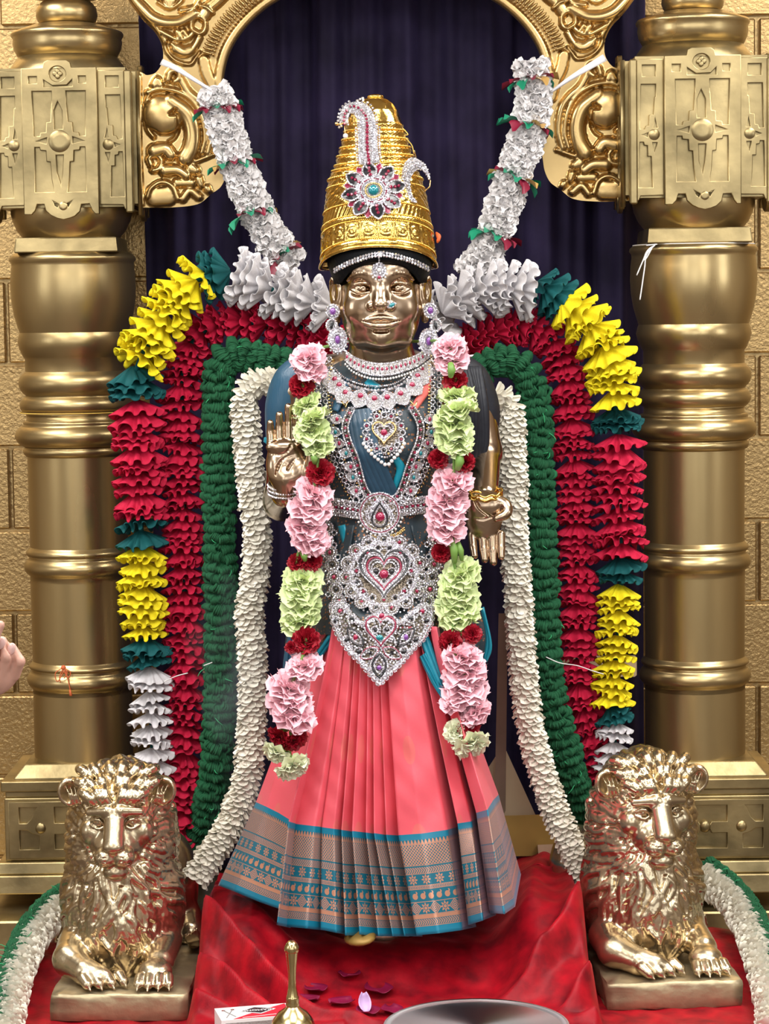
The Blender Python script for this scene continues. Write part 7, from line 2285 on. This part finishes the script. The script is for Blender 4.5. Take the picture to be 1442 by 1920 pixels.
sw = MB(); sw.add([mp(x, Dm + .0004, z) for x, z in ((.008, -.026), (Wm - .008, -.026), (Wm - .008, -.006), (.008, -.006))], [[0, 1, 2, 3]]); sw.build('striker', M['striker'], t, smooth=False)
for (x0, y0), (x1, y1) in (((.10, .25), (.22, .80)), ((.23, .22), (.09, .82))):
    MB().tube(np.array([mp(x0 * Wm, y0 * Dm, .0006), mp(x1 * Wm, y1 * Dm, .0006)]), .0011, 6).build('printed_match', M['striker'], t)
    MB().sphere(mp(x0 * Wm, y0 * Dm, .0006), (.004, .003, .0012), 8, 6).build('printed_match_head', M['matchhead'], t)
def text(name, s_, size, cx, cy, ang, m):
    cu = bpy.data.curves.new('t', 'FONT'); cu.body = s_; cu.size = size; cu.align_x = 'CENTER'; cu.align_y = 'CENTER'; cu.extrude = .00015
    ob = bpy.data.objects.new('t', cu); COL.objects.link(ob)
    dg = bpy.context.evaluated_depsgraph_get(); dg.update(); me = bpy.data.meshes.new_from_object(ob.evaluated_get(dg))
    bpy.data.objects.remove(ob); bpy.data.curves.remove(cu)
    me.materials.clear(); me.materials.append(m); me.name = name
    o_ = mp(cx * Wm, cy * Dm, .0012); r_ = ex * math.cos(ang) - ey * -math.sin(ang); u_ = np.cross((0, 0, 1.), r_)
    link(name, me, t, mat4(r_, u_, np.array([0, 0, 1.]), o_))
text('lettering', 'DIAMOND', .0135, .56, .41, PI + .02, M['card'])
# petals strewn on the velvet
M['rose'] = mat('magenta rose petal', (0.20, 0.004, 0.04), .45, var=.2, vscale=30); M['lilac'] = mat('lilac petal', (0.52, 0.36, 0.60), .5)
def strew(name, label, u, v, w, l, rz, m, grp=None, curl=.35, stand=0.0):
    c = Q(u, v, CZ + .012); c[2] = float(velvet_z(np.array([c[0]]), np.array([c[1]]))[0]) + .004
    nu, nv = 9, 7; V = np.zeros((nv, nu, 3))
    for i in range(nv):
        t_ = i / (nv - 1)
        for k in range(nu):
            x = (k / (nu - 1) - .5) * 2
            ww = w / 2 * math.sin(PI * (.12 + .80 * t_)) ** .7
            V[i, k] = (x * ww, (t_ - .5) * l, curl * w * x * x * .35 + curl * l * (t_ - .5) ** 2 * .6)
    M3 = np.array(Matrix.Rotation(rz, 3, 'Z') @ Matrix.Rotation(stand, 3, 'X'))
    V = V @ M3.T; V[..., 2] -= V[..., 2].min(); V += c
    o = MB().grid(V).build(name, m); md = o.modifiers.new('t', 'SOLIDIFY'); md.thickness = .0008
    tag(o, label, 'petal', grp)
G_ = 'magenta rose petals on the velvet'
strew('rose_petal', 'broad magenta rose petal, the largest lying on the velvet', 710, 1851, .058, .075, .3, M['rose'], G_)
for u, v, w, l, rz in ((592, 1852, .05, .045, .8), (640, 1870, .05, .05, 1.9), (735, 1885, .045, .05, .2), (655, 1842, .05, .04, 2.6), (575, 1862, .04, .05, 1.2), (690, 1888, .05, .05, .5)):
    strew('rose_petal', 'small magenta rose petal lying on the velvet', u, v, w, l, rz, M['rose'], G_)
strew('lilac_petal', 'curled lilac flower petal standing among the rose petals', 683, 1884, .026, .040, .2, M['lilac'], None, .9, .95)
sp = [Q(u, v, CZ + .004) for u, v in ((652, 1786), (668, 1792), (685, 1791), (696, 1796))]
o = MB().tube(catmull([np.array([q[0], q[1], float(velvet_z(np.array([q[0]]), np.array([q[1]]))[0]) + .003]) for q in sp], 5), .0006, 5).build('stray_thread', M['string_y']); tag(o, 'stray golden thread lying on the dark velvet', 'thread')
# ================================================================== timber stand behind, strings, person
t = empty('timber_stand', (0, 5.5, .35)); tag(t, 'plywood and gold timber stand showing behind the skirt', 'stand')
def slab_px(name, pts, Y, th, m, parent):
    mb = MB(); mb.prism(np.array(pts, float), Y, Y + th, lambda a_, y, b_: P(a_, b_, y), 0)
    return mb.build(name, m, parent, smooth=False)
slab_px('plywood_brace', [(944, 1396), (1012, 1545), (985, 1600), (900, 1600), (915, 1440)], 5.50, .018, M['wood'], t)
slab_px('timber_rail', [(930, 1530), (1050, 1526), (1058, 1604), (935, 1606)], 5.40, .05, M['woodgold'], t)
slab_px('timber_block', [(1008, 1584), (1056, 1582), (1060, 1606), (1010, 1606)], 5.375, .03, M['wood'], t)
slab_px('dark_post', [(935, 1150), (952, 1150), (948, 1520), (926, 1560)], 5.44, .03, M['step'], t)
slab_px('plywood_bar', [(1010, 1228), (1190, 1229), (1194, 1232), (1194, 1266), (1190, 1269), (1010, 1268)], 5.58, .018, M['wood'], t)
slab_px('plywood_bar', [(380, 1222), (497, 1222), (497, 1262), (380, 1262)], 5.58, .018, M['wood'], t)
def cord(name, label, paths, r, m, cat='thread'):
    mb = MB()
    for p_ in paths: mb.tube(catmull(p_, 6), r, 6)
    o = mb.build(name, m); tag(o, label, cat); return o
cord('white_string', 'thin white string across the crimson ruffles beside the lowered palm', [[P(1024, 1232, 5.335), P(1050, 1243, 5.33), P(1082, 1248, 5.36), P(1112, 1258, 5.36), P(1132, 1264, 5.36)]], .0011, M['string_w'])
cord('white_string', 'thin white string across the crimson ruffles beside the raised palm', [[P(308, 1278, 5.33), P(330, 1268, 5.36), P(352, 1262, 5.36)], [P(382, 1248, 5.33), P(398, 1242, 5.33)]], .0011, M['string_w'])
def ringcord(cx, cy, r, z, k=48, dz=.0): return [np.array([cx + r * math.cos(a_), cy + r * math.sin(a_), z + dz * math.sin(a_)]) for a_ in np.linspace(0, 2 * PI, k)]
S0 = 5.74 / FPX
zl = P(147, 1244, 5.74)[2]; xl, yl = COLX['l'], 5.74
rl = 97 * S0
mb = MB(); mb.tube(np.array(ringcord(xl, yl, rl, zl)), .0016, 6)
Yk = yl - rl - .006
for p_ in ([(118, 1252), (104, 1262), (108, 1278), (120, 1258)], [(119, 1252), (132, 1260), (128, 1270), (118, 1256)], [(118, 1254), (112, 1268), (113, 1280)], [(121, 1254), (128, 1276), (133, 1302)], [(122, 1254), (126, 1262), (120, 1272)]):
    mb.tube(catmull([P(u, v, Yk - .004) for u, v in p_], 6), .0012, 6)
mb.sphere(P(119, 1252, Yk - .002), (.006, .005, .006)); mb.tube(np.array([P(131, 1294, Yk - .006), P(133, 1304, Yk - .006)]), [.002, .004], 6)
o = mb.build('orange_thread', M['string_o']); tag(o, 'orange thread tied in a bow round a gold column shaft', 'thread')
Yk = yl - 106 * S0 - .002
mb = MB(); mb.tube(np.array(ringcord(xl, yl, 104 * S0, P(147, 772, 5.74)[2])), .0012, 6)
mb.sphere(P(90, 757, Yk + .03), (.009, .006, .009))
for p_ in ([(88, 758), (92, 750), (94, 746)], [(90, 760), (84, 764), (86, 768)], [(90, 760), (95, 770), (97, 780)], [(90, 758), (98, 764), (96, 772)]): mb.tube(catmull([P(u, v, Yk + .025) for u, v in p_], 5), .0012, 6)
o = mb.build('gold_thread', M['string_y']); tag(o, 'gold thread knotted round the rings of a gold column', 'thread')
xr, yr = COLX['r'], 5.66
mb = MB(); mb.tube(np.array(ringcord(xr, yr, 111 * S0, P(1309, 459, 5.66)[2])), .0012, 6)
for p_ in ([(1228, 460), (1214, 470), (1206, 488), (1194, 516)], [(1226, 461), (1212, 478), (1209, 500), (1204, 535), (1200, 562)], [(1226, 461), (1216, 468), (1207, 486), (1212, 484), (1222, 466)], [(1212, 460), (1232, 458)]):
    mb.tube(catmull([P(u, v, 5.535) for u, v in p_], 6), .0016, 6)
o = mb.build('loose_string', M['string_w']); tag(o, 'white string looped under the carved capital and hanging loose', 'thread')

# ------------------------------------------------------------------ bystander at the edge: the fingers of one hand are in view
PYH = 3.0
pt_ = empty('person', (-1.02, PYH + .05, 0)); tag(pt_, 'person in white cotton reaching fingertips past the gold column', 'person')
def hand_arm():
    f = lambda u, v, d=0.0: P(u, v, PYH + d)
    s = PXM(PYH)
    c = f(-20, 1230)
    g = SDF(c - (.42, .09, .13), c + (.07, .09, .11), .0020)
    # palm and back of the hand, fingers curled upward with their nails showing
    g.ell(f(-22, 1248, .004), (.040, .022, .038), .012)
    for u0, v0, u1, v1, u2, v2, r, d in ((26, 1266, 36, 1240, 22, 1214, 11.4, 0.0), (2, 1268, 12, 1232, 4, 1202, 12.0, -.006), (-24, 1264, -16, 1226, -22, 1192, 12.4, -.010), (-50, 1256, -42, 1222, -46, 1190, 12, -.006)):
        g.cap(f(u0, v0, d), f(u1, v1, d - .010), r * s * 1.04, r * s, .0015); g.cap(f(u1, v1, d - .010), f(u2, v2, d - .004), r * s, r * s * .8, .0015)
    g.cap(f(-30, 1240, -.02), f(-14, 1195, -.03), 14 * s, 13 * s, .006); g.cap(f(-14, 1195, -.03), f(0, 1172, -.03), 13 * s, 9 * s, .004)
    g.cap(f(-40, 1255, .006), f(-130, 1300, .03), .030, .026, .02)
    g.cap(f(-130, 1300, .03), f(-620, 1340, .06), .026, .042, .02)
    for q in (((13, 1272), (25, 1240), (14, 1212)), ((-12, 1270), (-1, 1232), (-9, 1202)), ((-38, 1262), (-28, 1226), (-34, 1196))):
        g.strand([f(u, v, -.0165) for u, v in q], .0040, .0030, .001, 6, sub=True)
    return g.mesh()
hV, hF = hand_arm()
bs = SDF((-1.35, PYH - .16, -.02), (-.62, PYH + .30, 1.72), .011)
bc = PYH + .07
bs.ell((-1.02, bc, 1.57), (.078, .095, .118), .02); bs.cap((-1.02, bc + .01, 1.46), (-1.02, bc + .02, 1.36), .055, .06, .02)
bs.ell((-1.02, bc, 1.18), (.17, .11, .22), .04); bs.ell((-1.02, bc, .93), (.16, .11, .16), .05); bs.cap((-1.18, bc + .02, 1.33), (-.86, bc + .02, 1.33), .06, .06, .04)
for sx in (-1, 1):
    bs.cap((-1.02 + sx * .085, bc, .86), (-1.02 + sx * .09, bc - .01, .47), .082, .055, .02); bs.cap((-1.02 + sx * .09, bc - .01, .47), (-1.02 + sx * .095, bc + .01, .07), .052, .036, .01)
    bs.cap((-1.02 + sx * .095, bc + .03, .035), (-1.02 + sx * .105, bc - .12, .03), .036, .032, .015)
bs.cap((-1.18, bc + .02, 1.32), (-1.23, bc + .05, 1.05), .048, .04, .02); bs.cap((-1.23, bc + .05, 1.05), (-1.20, bc - .04, .82), .038, .028, .01)
elbow = P(-620, 1340, PYH + .06)
bs.cap((-.88, bc + .02, 1.32), tuple(elbow + (.03, .0, .03)), .05, .043, .02)
bV, bF = bs.mesh()
Vall = np.concatenate([hV, bV]); Fall = np.concatenate([hF, bF + len(hV)])
link('body', mesh_np('body', Vall, Fall, M['skin']), pt_)
# nails
for (u, v, d, rr_) in ((21, 1217, -.014, .35), (2, 1206, -.020, .3)):
    c = P(u, v, PYH + d); mb = MB(); mb.sphere((0, 0, 0), (.0052, .0030, .0080), 10, 8, rotm(0, rr_, 0)); mb.V = [q + c for q in mb.V]; mb.build('nail', M['nail'], pt_)
# loose white clothes, hair
kb = SDF((-1.36, PYH - .2, .42), (-.55, PYH + .34, 1.45), .012)
kb.ell((-1.02, bc, 1.18), (.19, .135, .24), .04); kb.ell((-1.02, bc, .85), (.20, .15, .34), .08); kb.cap((-1.19, bc + .02, 1.33), (-.85, bc + .02, 1.33), .075, .075, .04)
kb.cap((-1.19, bc + .02, 1.32), (-1.24, bc + .05, 1.06), .066, .058, .02); kb.cap((-.88, bc + .02, 1.32), tuple(elbow + (.02, 0, .02)), .066, .058, .02)
kb.cap(tuple(elbow), tuple(elbow * .65 + P(-130, 1300, PYH + .03) * .35), .056, .052, .02)
kV, kF = kb.mesh(); link('kurta', mesh_np('kurta', kV, kF, M['kurta']), pt_)
hb_ = SDF((-1.14, PYH - .09, 1.44), (-.9, PYH + .24, 1.73), .008); hb_.ell((-1.02, bc + .02, 1.60), (.088, .10, .105), .01); hb_.ell((-1.02, bc - .09, 1.55), (.075, .06, .09), .01, sub=True)
hV2, hF2 = hb_.mesh(); link('hair', mesh_np('hair', hV2, hF2, M['hair']), pt_)

# ------------------------------------------------------------------ thin incense smoke
sm = bpy.data.materials.new('incense smoke'); sm.use_nodes = True
nt = sm.node_tree; nt.nodes.remove(nt.nodes['Principled BSDF'])
vs = _n(nt, 'ShaderNodeVolumePrincipled'); vs.inputs['Color'].default_value = (.80, .86, .95, 1); vs.inputs['Anisotropy'].default_value = .2
tc = _n(nt, 'ShaderNodeTexCoord'); mpn = _n(nt, 'ShaderNodeMapping'); mpn.inputs['Scale'].default_value = (1, 1, .35)
no = _n(nt, 'ShaderNodeTexNoise'); no.inputs['Scale'].default_value = 9; no.inputs['Detail'].default_value = 3; no.inputs['Distortion'].default_value = 1.2
nt.links.new(tc.outputs['Object'], mpn.inputs[0]); nt.links.new(mpn.outputs[0], no.inputs['Vector'])
mr = _n(nt, 'ShaderNodeMapRange'); mr.inputs[1].default_value = .54; mr.inputs[2].default_value = .75; mr.inputs[3].default_value = 0; mr.inputs[4].default_value = 3.2
nt.links.new(no.outputs['Fac'], mr.inputs[0]); nt.links.new(mr.outputs[0], vs.inputs['Density'])
nt.links.new(vs.outputs[0], nt.nodes['Material Output'].inputs['Volume'])
pth = catmull([P(455, 1895, 4.72), P(430, 1830, 4.74), P(420, 1740, 4.76), P(440, 1600, 4.80), P(455, 1420, 4.86), P(430, 1260, 4.92), P(410, 1140, 4.96), P(400, 1060, 5.0)], 6)
o = MB().tube(pth, np.interp(np.linspace(0, 1, len(pth)), [0, .15, .5, .8, 1], [.02, .045, .06, .085, .03]), 14).build('incense_smoke', sm)
tag(o, 'faint bluish incense smoke rising past the green yarn garland', 'smoke', kind='stuff')
